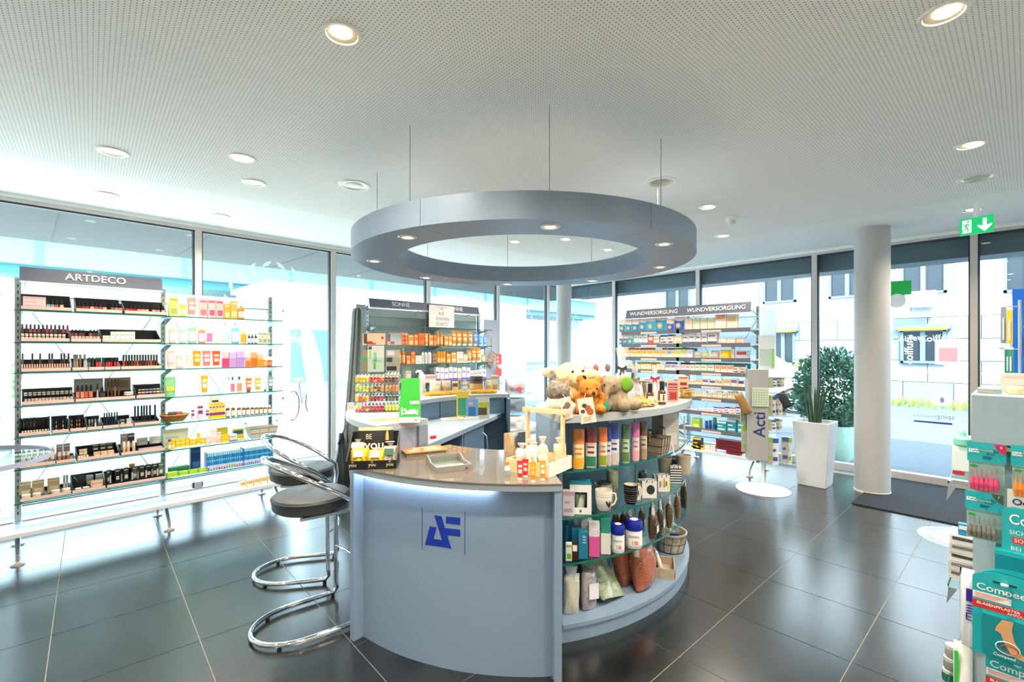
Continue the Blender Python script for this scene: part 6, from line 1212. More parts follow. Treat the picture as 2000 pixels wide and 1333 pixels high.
p = onz(884, 820, .9455); t = thing('booklet', 'open pale booklet lying flat on the desk', 'booklet', p, facing(p)+.4); part('pages', MB().bx(-.1, .1, -.06, .06, 0, .012, mat('#efe4d6', .7)), t); part('cover_print', MB().bx(-.05, .06, -.03, .03, .0122, .013, mat('#d89a6c', .6)), t)
p = onz(846, 857, .9455); solo('red_eraser', 'small red block on the desk corner beside the rear counter end', 'eraser', MB().bx(-.02, .02, -.01, .01, 0, .018, mat('#c81c28', .5)), p, .2)
# folded colourful goods on the outer shelf below the sweets
for k, (px, py, w, h, c, n) in enumerate(((715, 861, 56, 12, '#3ca4c8', 'flat turquoise towel pack on the outer glass shelf'), (722, 849, 50, 9, '#d86a9c', 'flat pink towel pack lying on the turquoise one'), (720, 840, 44, 10, '#e8a43c', 'rainbow striped pack on top of the towel packs'))):
    p = pol(1.14, -145, .9205+.028*k); t = thing('towel_pack', n, 'towel', p, out_of(C0, p)); part('folded_cloth', MB().bx(-.13+.01*k, .13-.01*k, -.07, .07, 0, .026, mat(c, .7)), t)
    for j in range(3): part('stripe', MB().bx(-.12+.075*j, -.08+.075*j, -.0715, -.07, .003, .023, mat(['#3c62c8', '#e04a4a', '#58b45c', '#f0d84c'][(j+k) % 4], .7)), t)
# cushions on a glass shelf stand behind the end panel
t = thing('cushion_stand', 'small glass-shelved stand behind the rear counter end panel', 'stand', onz(1006, 900, 0)); 
for z in (.45, .70, .95): part('glass_shelf', MB().bx(-.2, .2, -.16, .16, z-.01, z, GSH), t)
part('post', MB().bx(-.015, .015, .13, .16, 0, 1.0, STEEL), t); part('foot_plate', MB().bx(-.2, .2, -.16, .17, 0, .02, STEEL), t)
q0 = onz(1006, 900, 0)
for z, c, n in ((.951, '#cbbfd0', 'lilac cushion with a green leaf tag on the top shelf of the glass stand'), (.701, '#8a94a4', 'rolled grey blanket on the middle shelf of the glass stand'), (.451, '#eae8e6', 'white cushion on the lowest shelf of the glass stand')):
    b = bag_thing('cushion', n, 'cushion', (q0.x, q0.y, z+.0), facing(q0), .30, .19, .16, mat(c, .85), 3, (0, 0), .9)
    if z > .9: part('sale_tag', MB().lathe([(.045, -.002), (.045, .002)], mat('#d8605a', .5), 16, c=(.06, 0), z=.0).bx(-.01, -.0, -.1, -.098, .1, .1, WHITE) if 0 else MB().front([(.06+.05*math.cos(a*math.pi/8), .07+.025*math.sin(a*math.pi/8)) for a in range(16)], -.09, -.088, mat('#d8605a', .5)), b)
p = SR.P(SR.X(975, -.9), -.9, 0)
t = thing('red_sign', 'red and white offer sign on a slim stand beside the sun care rack', 'sign', p, SR.rz); z1, z0 = SR.Z(975, 692, -.9), SR.Z(975, 735, -.9)
part('panel', MB().bx(-.055, .055, 0, .006, z0, z1, mat('#d9565a', .5)), t); part('round_print', MB().front([(.02+.035*math.cos(a*math.pi/8), (z0+z1)/2-.02+.035*math.sin(a*math.pi/8)) for a in range(16)], -.001, 0, mat('#f6eae6', .5)), t); part('pole', MB().bx(-.006, .006, .006, .014, 0, z0+.05, STEEL), t); part('foot', MB().bx(-.08, .08, -.08, .08, 0, .01, STEEL), t)
q = MB()
for k in range(3): q.bx(-.045, -.01, -.001, 0, z1-.07-.06*k, z1-.035-.06*k, mat('#f2c8c4', .5))
part('print_bar', q, t, smooth=0)
# ------------------------------------------------------------------ gifts on the curved display unit
cA = (1080, 900, .27); cB = (1100, 830, .135); cT = (1050, 700, .16); cD = (1080, 1060, .15)
def dpos(px, py, z, lo=.36, hi=.05):          # stand a thing on a shelf, kept within the shelf's depth
    p = onz(px, py, z); d = Vector((p.x, p.y, 0)).normalized(); v = p-CD; v.z = 0; r = v.length; lim = RD-hi if r > RD-hi else RD-lo if r < RD-lo else None
    if lim:
        b = -CD.x*d.x-CD.y*d.y; c = CD.x**2+CD.y**2-lim*lim; disc = b*b-c
        if disc >= 0: p = d*(-b-math.sqrt(disc))
        else:
            p = d*(-b); v = p-CD; v.z = 0
            if v.length > RD-.03: p = CD+v*((RD-.03)/v.length)
    return Vector((p.x, p.y, z+.0006))
def dsize(p, wpx, hpx): k = dep(p)/FPX; return wpx*k, hpx*k
def dput(kind, cr_, x0, x1, top, base, z, args, label, off=0.0, dk=None, cam_=False, **kw):
    ox, oy, sc = cr_; p = dpos(ox+(x0+x1)/2*sc, oy+base*sc, z); w, h = dsize(p, (x1-x0)*sc, (base-top)*sc); w *= .95
    d = dk*w if dk else w*KIND[kind][2]
    return make(kind, w, min(d, .12), h, args, label, p, (facing(p) if cam_ else out_of(CD, p))+off, **kw)
def p_stand(w, d, h, ctop, clow, cpic):
    y = d/2; m1, m2 = film('#'+ctop, None), film('#'+clow, None)
    a = MB().loft([ell(w*.9, d, 0, y0=y), ell(w, d*.98, h*.12, y0=y), ell(w, d*.9, h*.62, y0=y)], m2)
    b = MB().loft([ell(w*1.002, d*.9, h*.62, y0=y), ell(w*.98, d*.55, h*.82, y0=y), ell(w*.98, d*.12, h*.98, y0=y), ell(w*.98, d*.08, h, y0=y)], m1)
    q = MB(); rg = []
    for z in (h*.03, h*.28): rg.append([(w/2*1.015*math.cos(R(t_)), y+d/2*1.0*math.sin(R(t_))-.001, z) for t_ in range(-150, -29, 20)])
    n = len(rg[0]); q.add(rg[0]+rg[1], [(i, i+1, n+i+1, n+i) for i in range(n-1)], pm(cpic))
    e = MB()
    for z0, z1, x in ((.5, .53, .3), (.36, .41, .28)): e.bx(-w*x, w*x, y-d*.49, y-d*.3, h*z0, h*z1, pm(ctop))
    return [('bag_body', a), ('coloured_top', b), ('picture', q), ('print_band', e)]
KIND['Q'] = ('stand_up_bag', p_stand, .6); KCAT['Q'] = 'bag'
for a, b, tp, bs, ct_, cl, cp_, n in ((-100, 45, 130, 690, '4a2fa0', 'd8d0e4', 'b8b0d8', 'purple'), (130, 310, 92, 672, 'd87c10', 'ecd2a8', 'f0a81c', 'amber'), (312, 488, 72, 660, '7a1420', 'd9cdbf', '2c7a58', 'dark red'), (505, 640, 85, 655, 'ee7a18', 'dcd6c8', '8a9a28', 'bright orange'), (640, 815, 32, 640, '1a3fa8', 'd6d2cc', 'c8b8b0', 'royal blue'), (840, 962, 55, 622, '3a6a40', 'b8c4a0', '5a7a48', 'dark green'), (988, 1105, 48, 602, 'd86aa8', 'd8cfcc', 'e8a0b0', 'pink'), (1110, 1214, 28, 582, '6a4630', 'cbb8a4', 'a88a68', 'brown')):
    dput('Q', cB, a, b, tp, bs-12, ZS[3], (ct_, cl, cp_), n+'-topped stand-up bag on the upper glass shelf of the display unit', cam_=True)
dput('Q', cB, 610, 700, 45, 600, ZS[3], ('16389c', 'd0ccc8', 'b8aca8'), 'second royal blue bag tucked behind the front one on the upper glass shelf', cam_=True)
linen2 = mat('#a3907c', .9, noise=(200, .15, .3), name='grey_linen')
def lined_basket(cr_, x0, x1, top, base, z, m, label, wc=BLACK, d=.13, handles=False):
    ox, oy, sc = cr_; p = dpos(ox+(x0+x1)/2*sc, oy+base*sc, z, hi=.08); w, h = dsize(p, (x1-x0)*sc, (base-top)*sc)
    return crate_basket(p, out_of(CD, p), w, d, h*.8, m, label, handles, wc), p
b_, pb3 = lined_basket(cB, 1222, 1480, 190, 505, ZS[3], linen2, 'grey linen-lined wire basket on the upper glass shelf', handles=True)
part('ribbon', MB().tube([(.06, -.07, .07), (.075, -.075, .03), (.07, -.08, -.0)], .004, WHITE, 6), b_)
dput('C', cB, 1405, 1715, -110, 470, ZS[3], ('b4aca4', 'c8c4c0', 0), 'tall grey carton standing on the upper glass shelf beside the linen basket', off=-.5, dk=.8)
dput('C', cB, 1730, 1870, 0, 330, ZS[3], ('d8d4d8', 'b8a8c0', 0), 'leaning white greeting card frame at the end of the upper glass shelf', dk=.12)
dput('C', cB, 1300, 1400, 0, 200, ZS[3], ('cfdae0', '9ab8c8', 0), 'pale blue card behind the linen basket', dk=.1)
dput('C', cB, 1205, 1300, 105, 260, ZS[3]+.08, ('3a2a40', 'c8b040', 2), 'dark colourful card standing in the linen basket', dk=.08, off=.3)
# middle shelf
dput('C', cA, 70, 155, 235, 412, ZS[2], ('d9d2d6', 'c8a0b4', 2), 'pastel rainbow-print mug carton on the middle glass shelf', cam_=True)
def mug(cr_, x0, x1, top, base, z, col, deco, label, dots, name='mug'):
    ox, oy, sc = cr_; p = dpos(ox+(x0+x1)/2*sc, oy+base*sc, z, hi=.07); w, h = dsize(p, (x1-x0)*sc*.80, (base-top)*sc*.92); r = w/2
    t = thing(name, label, 'mug', p, facing(p)+.15); m = mat(col, .2)
    part('cup', MB().lathe([(r*.62, 0), (r*.82, h*.1), (r*.97, h*.6), (r, h), (r*.94, h), (r*.9, h*.6), (r*.6, h*.06)], m, 28), t); part('inside', MB().lathe([(r*.93, h*.99), (r*.88, h*.5), (r*.5, h*.08)], mat('#e8e0d2', .3), 24, cap=False), t)
    part('handle', MB().tube([(r*.9, 0, h*.85), (r*1.35, 0, h*.8), (r*1.45, 0, h*.55), (r*1.25, 0, h*.3), (r*.85, 0, h*.2)], r*.1, mat('#ece4d8', .25), 8), t)
    q = MB()
    for j in range(7):
        for i in range(13):
            a = R(-165+i*13+(6 if j % 2 else 0)); z_ = h*(.15+.115*j); rr_ = r*(.83+.17*min(1, z_/h*1.2))*1.004
            if dots == 'heart' and -75 < math.degrees(a) < -35 and .2 < z_/h < .62: continue
            c_ = Vector((rr_*math.cos(a), rr_*math.sin(a), z_)); ta = Vector((-math.sin(a), math.cos(a), 0)); s_ = r*.055 if j % 2 else r*.045
            q.add([c_-ta*s_, c_-Vector((0, 0, s_)), c_+ta*s_, c_+Vector((0, 0, s_))], [(0, 1, 2, 3)], deco)
    o = part('dot_print', q, t, smooth=0)
    if dots == 'heart':
        q = MB(); pts = []
        for k in range(24):
            u = k*math.pi/12; hx, hz = .016*math.sin(u)**3*r/.03, (.013*math.cos(u)-.005*math.cos(2*u)-.002*math.cos(3*u))*r/.026
            a = R(-55)+hx/r; rr_ = r*(.83+.17*min(1, (.42+hz/h)*1.2))*1.012; pts.append((rr_*math.cos(a), rr_*math.sin(a), h*.42+hz))
        q.add(pts, [tuple(range(24))], mat('#4a3818', .3, .4)); part('heart_print', q, t, smooth=0)
    return t
mug(cA, 290, 445, 225, 380, ZS[2], '#e9e4dc', mat('#2a2622', .4), 'white mug with dark dots and a bronze heart on the middle glass shelf', 'heart')
mug(cA, 498, 628, 200, 352, ZS[2], '#16181e', mat('#c8b89c', .4), 'black mug with small gold stars on the middle glass shelf', 'star')
p = dpos(1080+200*.27, 900+398*.27, ZS[2]); w, h = dsize(p, 42, 60); t = thing('mug_gift_box', 'white and teal gift box with window showing a leaf-patterned mug', 'gift box', p, facing(p)+.05); tl = mat('#2a7a96', .4); wb_ = mat('#e6e4e0', .45)
for x0, x1, z0, z1 in ((-w/2, -w*.28, 0, h*.97), (w*.3, w/2, 0, h*.97), (-w*.28, w*.3, 0, h*.22), (-w*.28, w*.3, h*.72, h*.97)): part('front_panel', MB().bx(x0, x1, 0, .002, z0, z1, wb_), t)
part('box_shell', MB().bx(-w/2, -w/2+.002, .002, w*.9, 0, h*.97, wb_).bx(w/2-.002, w/2, .002, w*.9, 0, h*.97, wb_).bx(-w/2, w/2, w*.9, w*.9+.002, 0, h*.97, mat('#5c6c70', .6)).bx(-w/2, w/2, .002, w*.9, 0, .002, tl), t); part('lid', MB().bx(-w/2-.001, w/2+.001, -.001, w*.91, h*.97, h, tl), t)
q = MB().text('mug', .02, tl, (0, -.001, h*.84), bold=.01); part('lettering', q, t, smooth=0) if 0 else None
part('inner_cup', MB().lathe([(w*.2, .004), (w*.27, h*.6)], mat('#dfe2d6', .4), 20, c=(0, w*.45)), t); q = MB()
for k in range(8): q.add([(-w*.2+.002*k, w*.17, h*(.26+.05*k)), (-w*.1+.003*k, w*.165, h*(.30+.05*k)), (-w*.14+.002*k, w*.165, h*(.33+.05*k))], [(0, 1, 2)], mat('#5c8a3c', .5))
part('leaf_print', q, t, smooth=0); part('drop_mark', MB().bx(-.006, .006, -.001, 0, h*.07, h*.15, tl), t)
p = dpos(1080+375*.27, 900+300*.27, ZS[2]); w, h = dsize(p, 32, 40); t = thing('metal_teapot', 'brushed metal tea pot with dark lid behind the dotted mug', 'teapot', p, facing(p)); mtl = mat('#b8b0a4', .3, .5)
part('body', MB().lathe([(w*.5, 0), (w*.5, h*.2), (w*.42, h*.85), (w*.4, h*.9)], mtl, 24), t); part('lid', MB().lathe([(w*.42, h*.9), (w*.4, h*.97), (w*.1, h)], mat('#3c3a38', .4), 24), t); part('spout', MB().tube([(-w*.42, 0, h*.7), (-w*.62, 0, h*.92)], w*.06, mtl, 8), t); part('handle', MB().tube([(w*.4, 0, h*.8), (w*.65, 0, h*.85), (w*.62, 0, h*.4), (w*.47, 0, h*.3)], w*.05, CHROME, 8), t)
p = dpos(1080+430*.27, 900+285*.27, ZS[2]); w, h = dsize(p, 22, 58); solo('tall_tin', 'tall mottled grey-green tin standing at the back of the middle shelf', 'tin', MB().lathe([(w*.48, 0), (w*.5, .003), (w*.5, h*.98), (w*.46, h)], mat('#8a8c74', .5, noise=(40, .35, .2)), 20), p)
def gift_bag(cr_, x0, x1, top, base, col, label, deco=None):
    ox, oy, sc = cr_; p = dpos(ox+(x0+x1)/2*sc, oy+base*sc, ZS[2], hi=.06); w, h = dsize(p, (x1-x0)*sc, (base-top)*sc*.85); w *= .9
    t = thing('paper_gift_bag', label, 'gift bag', p, facing(p)+.25); d = w*.62; m = mat(col, .6)
    part('bag_body', MB().loft([[(-w/2, 0, 0), (w/2, 0, 0), (w/2, d, 0), (-w/2, d, 0)], [(-w/2, 0, h), (w/2, 0, h), (w/2, d, h), (-w/2, d, h)], [(-w*.47, .003, h), (w*.47, .003, h), (w*.47, d-.003, h), (-w*.47, d-.003, h)], [(-w*.47, .003, h*.7), (w*.47, .003, h*.7), (w*.47, d-.003, h*.7), (-w*.47, d-.003, h*.7)]], m), t)
    part('cord_handle', MB().tube([(-w*.22, -.002, h*.92), (-w*.15, -.006, h*1.12), (w*.15, -.006, h*1.12), (w*.22, -.002, h*.92)], .0022, mat('#3a3634', .6), 6), t)
    part('tissue', MB().loft([ell(w*.7, d*.6, h*.8, y0=d/2), ell(w*.5, d*.4, h*1.08, y0=d/2)], mat('#d8d8dc', .3, coat=.5, noise=(60, .3, .5))), t)
    if deco: part('print', deco(MB(), w, h), t, smooth=0)
    return t
dk_ = mat('#26302e', .5)
def d_round(q, w, h): return q.front([(w*.08+w*.28*math.cos(a*math.pi/8), h*.5+w*.33*math.sin(a*math.pi/8)) for a in range(16)], -.001, 0, dk_)
def d_fl(q, w, h):
    for k, c in enumerate(('#7a6ab8', '#e8d828', '#c87a9c', '#4a6a9c')): q.bx(-w*.38+w*.17*k, -w*.25+w*.17*k, -.001, 0, h*(.25+.1*(k % 2)), h*(.65+.08*(k % 3)), mat(c, .5))
    return q.bx(w*.32, w*.44, -.001, 0, h*.1, h*.85, mat('#e8dc2c', .5))
def d_str(q, w, h):
    for k in range(6): q.bx(-w/2, w/2, -.001, 0, h*(.06+.155*k), h*(.13+.155*k), BLACK)
    return q
gift_bag(cA, 640, 757, 190, 333, '#ddd8d4', 'white paper gift bag with dark round print in the front of the middle shelf', d_round); gift_bag(cA, 757, 850, 165, 300, '#e4dede', 'white paper gift bag with purple and yellow flowers on the middle shelf', d_fl); gift_bag(cA, 848, 932, 130, 265, '#ecebe8', 'black and white striped paper gift bag on the middle shelf', d_str)
gift_bag(cA, 540, 640, 160, 290, '#d6d2ce', 'white paper gift bag behind the black star mug', d_round); gift_bag(cA, 622, 725, 132, 230, '#dcd8da', 'white paper gift bag with floral print in the back row', d_fl); gift_bag(cA, 728, 822, 95, 190, '#d8d4d0', 'plain pale paper gift bag in the back row of the middle shelf')
bag = bag_thing('gift_sachet', 'dark cellophane sachet behind the paper gift bags', 'sachet', dpos(1080+650*.27, 900+160*.27, ZS[2]), 0, .07, .085, .05, mat('#3c4a48', .25, coat=.8, noise=(50, .4, .5)), 31, (0, 0), .7)
def pot(cr_, x0, x1, top, base, col, label, metal=0.0):
    ox, oy, sc = cr_; p = dpos(ox+(x0+x1)/2*sc, oy+base*sc, ZS[2], hi=.17); w, h = dsize(p, (x1-x0)*sc, (base-top)*sc*.9); r = w/2
    t = thing('plant_pot', label, 'pot', p); m = mat(col, .55, metal, noise=(40, .08, .1)); part('wall', MB().lathe([(r*.8, 0), (r*.97, h*.9), (r, h), (r*.93, h), (r*.9, h*.9), (r*.75, h*.05)], m, 28), t); part('rim', MB().lathe([(r, h*.93), (r*1.02, h*.96), (r, h)], m, 28, cap=False), t)
pot(cA, 757, 860, 30, 150, '#b8aa98', 'beige ceramic pot at the back of the middle shelf'); pot(cA, 892, 998, 42, 190, '#c4b49e', 'beige ceramic pot at the shelf rim beside the zinc pot'); pot(cA, 845, 940, 95, 215, '#6a6c6c', 'small zinc pot behind the striped gift bag', .6)
dput('C', cA, 862, 940, -10, 110, ZS[2], ('1c2340', '3a4468', 3), 'navy star-print carton behind the pots', dk=.4)
# lower shelf
dput('C', cA, 92, 138, 622, 748, ZS[1], ('e4e6d8', '7ab83c', 0), 'small white and green carton on the lower glass shelf', cam_=True); dput('C', cA, 138, 180, 615, 742, ZS[1], ('3a1c14', 'e8e0d4', 3), 'small dark brown carton on the lower glass shelf', cam_=True)
def stack_row(x0, x1, top, base, n, c, c2, nm, txt=None, dx=-17, dy=-17):
    for k in range(n):
        p = dpos(1080+((x0+x1)/2+dx*k)*.27, 900+base*.27, ZS[1]); o2 = CD-p; o2.z = 0; o2 = o2.normalized(); p = p+o2*(.052*k); w, h = dsize(p, (x1-x0)*.27, (base-top)*.27); w *= .9
        t = make('C', w, .045, h, (c, c2, 1 if txt != 'g' else 1), nm+' carton, '+ORD[k]+' from the front of its row on the lower glass shelf', p, facing(p)+.06)
        if k == 0 and txt == 'D': part('lettering', MB().text('De\nno\nsol', w*.30, mat('#f6f2f2', .5), (w*.12, -.002, h*.72), bold=.01), t, smooth=0)
stack_row(182, 256, 545, 738, 4, '1f7c9c', '1a7896', 'teal', 'D'); stack_row(257, 342, 492, 735, 5, 'd8d0d4', 'd4569a', 'white and pink', 'D', -20); stack_row(343, 420, 470, 722, 3, '2c8a78', 'd6d4cc', 'green and white', 'g', -22)
def salt_jar(x0, x1, top, base, n):
    p = dpos(1080+(x0+x1)/2*.27, 900+base*.27, ZS[1]); w, h = dsize(p, (x1-x0)*.27, (base-top)*.27); r = w/2*.97; t = thing('bath_salt_jar', n, 'jar', p, facing(p))
    part('jar_body', MB().lathe([(r*.9, 0), (r*.96, h*.03), (r*.96, h*.62), (r*.9, h*.66)], mat('#d9dbe4', .3), 28), t); part('lid', MB().lathe([(r, h*.66), (r*1.02, h*.7), (r*1.0, h*.93), (r*.9, h*.985), (r*.5, h*1.0)], mat('#131f8c', .3), 28), t)
    part('label_wrap', MB().lathe([(r*.965, h*.12), (r*.965, h*.58)], mat('#efecea', .5), 28, cap=False), t); part('lid_sticker', MB().lathe([(r*.5, h*1.001), (r*.5, h*1.004)], mat('#e8e6ea', .5), 20), t)
    q = MB(); q.text('Basenbad', r*.42, mat('#3c4a80', .5), (0, -r*.985, h*.46), sx=.8); q.bx(-r*.2, r*.5, -r*.96, -r*.9, h*.16, h*.3, mat('#d89a84', .5)); part('print', q, t, smooth=0)
salt_jar(420, 520, 492, 690, 'blue-lidded bath salt jar beside the green cartons on the lower shelf'); salt_jar(522, 648, 466, 662, 'blue-lidded bath salt jar at the front next to the tea bags'); salt_jar(330, 440, 442, 600, 'blue-lidded bath salt jar standing behind the other two')
tea = ['#4a3420', '#3c3018', '#54482a', '#6a4a24', '#48341e']
for k, (x0, x1, top, base) in enumerate(((672, 775, 412, 632), (738, 816, 345, 600), (802, 880, 332, 566), (868, 926, 322, 532), (914, 966, 292, 500), (956, 1000, 270, 478), (984, 1022, 195, 440), (600, 690, 380, 600), (500, 570, 372, 560), (560, 640, 360, 560), (700, 770, 330, 540), (780, 850, 300, 500), (850, 910, 270, 470))):
    p = dpos(1080+(x0+x1)/2*.27, 900+base*.27, ZS[1], hi=.06); w, h = dsize(p, (x1-x0)*.27*1.05, (base-top)*.27)
    if k > 6: o2 = (CD-p); o2.z = 0; p = p+o2.normalized()*.09; h = min(h, .2)
    h = min(h, .205)
    t = thing('tea_bag', 'clear bag of dried '+['brown herbs', 'olive herbs', 'golden brown herbs', 'amber herbs', 'dark bark'][k % 5]+', '+ORD[k % 7]+' of the '+('front' if k < 7 else 'rear')+' row by the salt jars', 'tea bag', p, out_of(CD, p)+.25)
    link('herb_filling', pillow(w, h*.78, w*.62, mat(tea[k % 5], .3, coat=.6, noise=(90, .7, .8)), seed=k, base=.7), t)
    part('gathered_top', MB().loft([ell(w*.55, w*.3, h*.72), ell(w*.6, w*.25, h*.85), ell(w*.7, w*.12, h)], mat('#c8c4be', .15, coat=.8, noise=(60, .5, .8))), t); part('label', MB().bx(-w*.26, w*.26, -w*.335, -w*.325, h*.18, h*.42, mat('#ded6c8', .6)), t)
# bottom deck
def dbag(cr_, x, y, w_, h_, d_, col, label, tilt=(0, 0), off=0.0, seed=0, nz=(220, .25, .5), rough=.2, lift=0.0, hi=.1):
    ox, oy, sc = cr_; p = dpos(ox+x*sc, oy+y*sc, ZS[0], hi=hi); p.z += lift
    return bag_thing('filled_bag', label, 'bag', p, out_of(CD, p)+off, w_, h_, d_, mat(col, rough, coat=.8, noise=nz), seed, tilt, .35)
b = dbag(cD, 235, 960, .10, .21, .075, '#cfc8b4', 'clear bag of white grain standing in the corner of the bottom deck', (-.1, .05), -.1, 1, (120, .1, .3)); part('gathered_top', MB().loft([ell(.05, .03, .195), ell(.075, .02, .25)], clear), b)
b = dbag(cD, 470, 1000, .11, .21, .07, '#9a9096', 'crumpled silver foil bag with a white label on the bottom deck', (-.2, .15), .15, 2, (25, .35, .8), .15); part('label', MB().bx(-.035, .035, -.046, -.044, .06, .14, mat('#cfccd4', .5)), b)
b = dbag(cD, 800, 920, .24, .27, .1, '#a9b59c', 'large glossy bag of pale green beads lying towards the deck edge', (-.95, .25), .2, 3, (170, .45, .9), .15, .015)
b = dbag(cD, 560, 620, .2, .2, .1, '#94a184', 'second bag of green beads leaning behind the first', (-.5, .2), -.2, 4, (170, .45, .9), .15, 0, .22)
b = dbag(cD, 1000, 690, .2, .27, .12, '#a8573c', 'bag of copper red beads against the back panel', (-.25, -.1), 0, 5, (170, .5, .9), .15, 0, .2)
b = dbag(cD, 1190, 745, .20, .27, .13, '#b0603f', 'tall bag of copper red beads with a clear open top', (-.12, .1), .1, 6, (170, .5, .9), .15)
part('clear_film', MB().loft([ell(.2, .1, .2), ell(.21, .07, .25), ell(.2, .03, .3)], clear), b)
pw = CD+Vector((math.cos(R(-37+ROT)), math.sin(R(-37+ROT)), 0))*(RD-.115); pw.z = ZS[0]+.0006; t = thing('wooden_tray', 'low whitewashed wooden tray with small bags on the bottom deck', 'tray', pw, out_of(CD, pw)+.35); wm2 = mat('#b9a690', .6, noise=(30, .2, .2)); ww_, wd_ = .20, .16
part('tray_bottom', MB().bx(-ww_/2, ww_/2, -wd_/2, wd_/2, 0, .006, wm2), t)
for args in ((-ww_/2, ww_/2, -wd_/2, -wd_/2+.006), (-ww_/2, ww_/2, wd_/2-.006, wd_/2), (-ww_/2, -ww_/2+.006, -wd_/2, wd_/2), (ww_/2-.006, ww_/2, -wd_/2, wd_/2)): part('tray_side', MB().bx(*args, .006, .06, wm2), t)
for k, (x, c, n) in enumerate(((-.05, '#dcd8d4', 'clear sachet with red berries standing in the wooden tray'), (.02, '#e6dfd8', 'white paper sachet standing in the wooden tray'), (.06, '#c89a68', 'brown sachet standing in the wooden tray'))):
    bag_thing('small_sachet', n, 'sachet', pw+Matrix.Rotation(out_of(CD, pw)+.35, 3, 'Z') @ Vector((x, .01*k, .008)), out_of(CD, pw)+.3, .055, .12, .03, mat(c, .3, coat=.6, noise=(50, .2, .4)), 40+k, (-.3, .1), .5)
p = dpos(1080+1650*.15, 1060+260*.15, ZS[0], hi=.12); p = CD+Vector((math.cos(R(-21+ROT)), math.sin(R(-21+ROT)), 0))*(RD-.13); p.z = ZS[0]+.0006
t = thing('round_wire_basket', 'round wire basket with a pale cloth liner and sticks at the end of the deck', 'basket', p, 0); cl = mat('#b8ac9c', .9, noise=(25, .35, .3))
part('cloth_liner', MB().lathe([(.09, .003), (.115, .12), (.118, .14), (.108, .14), (.10, .1), (.08, .008)], cl, 32), t)
for z, r in ((.005, .093), (.07, .108), (.125, .121)): part('wire_ring', MB().tube([(r*math.cos(k*math.pi/16), r*math.sin(k*math.pi/16), z) for k in range(32)], .002, BLACK, 5, True), t)
for k in range(12): a = k*math.pi/6; part('wire_rib', MB().tube([(.093*math.cos(a), .093*math.sin(a), .005), (.121*math.cos(a+.15), .121*math.sin(a+.15), .125)], .0016, BLACK, 5), t)
for k in range(6): solo('wooden_stick', 'slim pale wooden stick bundle piece lying in the round wire basket', 'stick', MB().tube([(-.05, .0, .0), (.06, .01, .03)], .005, mat('#d2b48c', .7), 6), p+Vector((.01*k-.03, .014*k-.03, .12)), k*.5, 'sticks in the round wire basket')
make('C', .06, .03, .02, ('2c3c88', '1c1c24', 3), 'small dark blue box lying in the round wire basket', p+Vector((-.03, -.045, .125)), 2.2)

# --- top board: plush animals and gift bags
ZD = ZTOP
def tpos(x, y): return dpos(1050+x*.16, 700+y*.16, ZD, .46, .07)
tex = bpy.data.textures.new('fur', 'CLOUDS'); tex.noise_scale = .012
def plush(name, label, p, rz, balls, col, voxel=.008, fuzz=.012, noise=(60, .25, .5), scale=1.28):
    t = thing(name, label, 'soft toy', p, rz); t.scale = (scale,)*3; mb = MB(); m = mat(col, .95, noise=noise, name='plush')
    for c, r, sc_ in balls: mb.ball(c, r, m, 16, 10, sc_)
    o = part('body', mb, t); rm = o.modifiers.new('remesh', 'REMESH'); rm.mode = 'VOXEL'; rm.voxel_size = voxel; rm.use_smooth_shade = True
    d = o.modifiers.new('fur', 'DISPLACE'); d.texture = tex; d.strength = fuzz; d.mid_level = .5; d.texture_coords = 'LOCAL'
    return t
eye = mat('#241a14', .15)
p = onz(1112, 799, ZD); p.z = ZD; t = plush('plush_sheep', 'cream fluffy plush sheep with floppy ears behind the other toys', p, facing(p)+.15, [((0, 0, .055), .065, (1, .85, .9)), ((0, -.012, .135), .055, (1, .95, .9)), ((.03, -.05, .12), .032, (1, 1, .9)), ((-.075, 0, .145), .028, (1.3, .6, .8)), ((.085, .0, .135), .03, (1.3, .6, .8)), ((-.04, -.06, .02), .03, (.8, 1.3, .8)), ((.04, -.06, .02), .03, (.8, 1.3, .8))], '#e6cfa0', fuzz=.012, scale=1.5)
part('nose', MB().ball((.040, -.09, .128), .012, eye, 10, 6, (1, .6, .8)), t); part('eye', MB().ball((.002, -.073, .15), .0055, eye, 8, 6), t); part('eye', MB().ball((.042, -.066, .152), .0055, eye, 8, 6), t)
p = tpos(250, 690); t = plush('plush_husky', 'shaggy grey and white plush dog seen from behind beside the sheep', p, facing(p)-.1, [((0, 0, .045), .052, (1, .9, .95)), ((-.06, -.01, .025), .026, (1.4, 1, .9)), ((.05, -.005, .03), .028, (1, 1, .9))], '#d9cfbc', fuzz=.012)
f = MB(); fm = mat('#7c746c', .95, noise=(70, .5, .7)); f.ball((0, -.008, .095), .05, fm, 16, 10, (1.05, .9, .9)); f.ball((.02, -.0, .06), .045, fm, 12, 8, (.9, .9, .8)); f.ball((-.025, .01, .15), .02, fm, 10, 8, (.8, .8, 1.8)); o = part('grey_coat', f, t); rm = o.modifiers.new('remesh', 'REMESH'); rm.mode = 'VOXEL'; rm.voxel_size = .007; rm.use_smooth_shade = True; d = o.modifiers.new('fur', 'DISPLACE'); d.texture = tex; d.strength = .02; d.texture_coords = 'LOCAL'
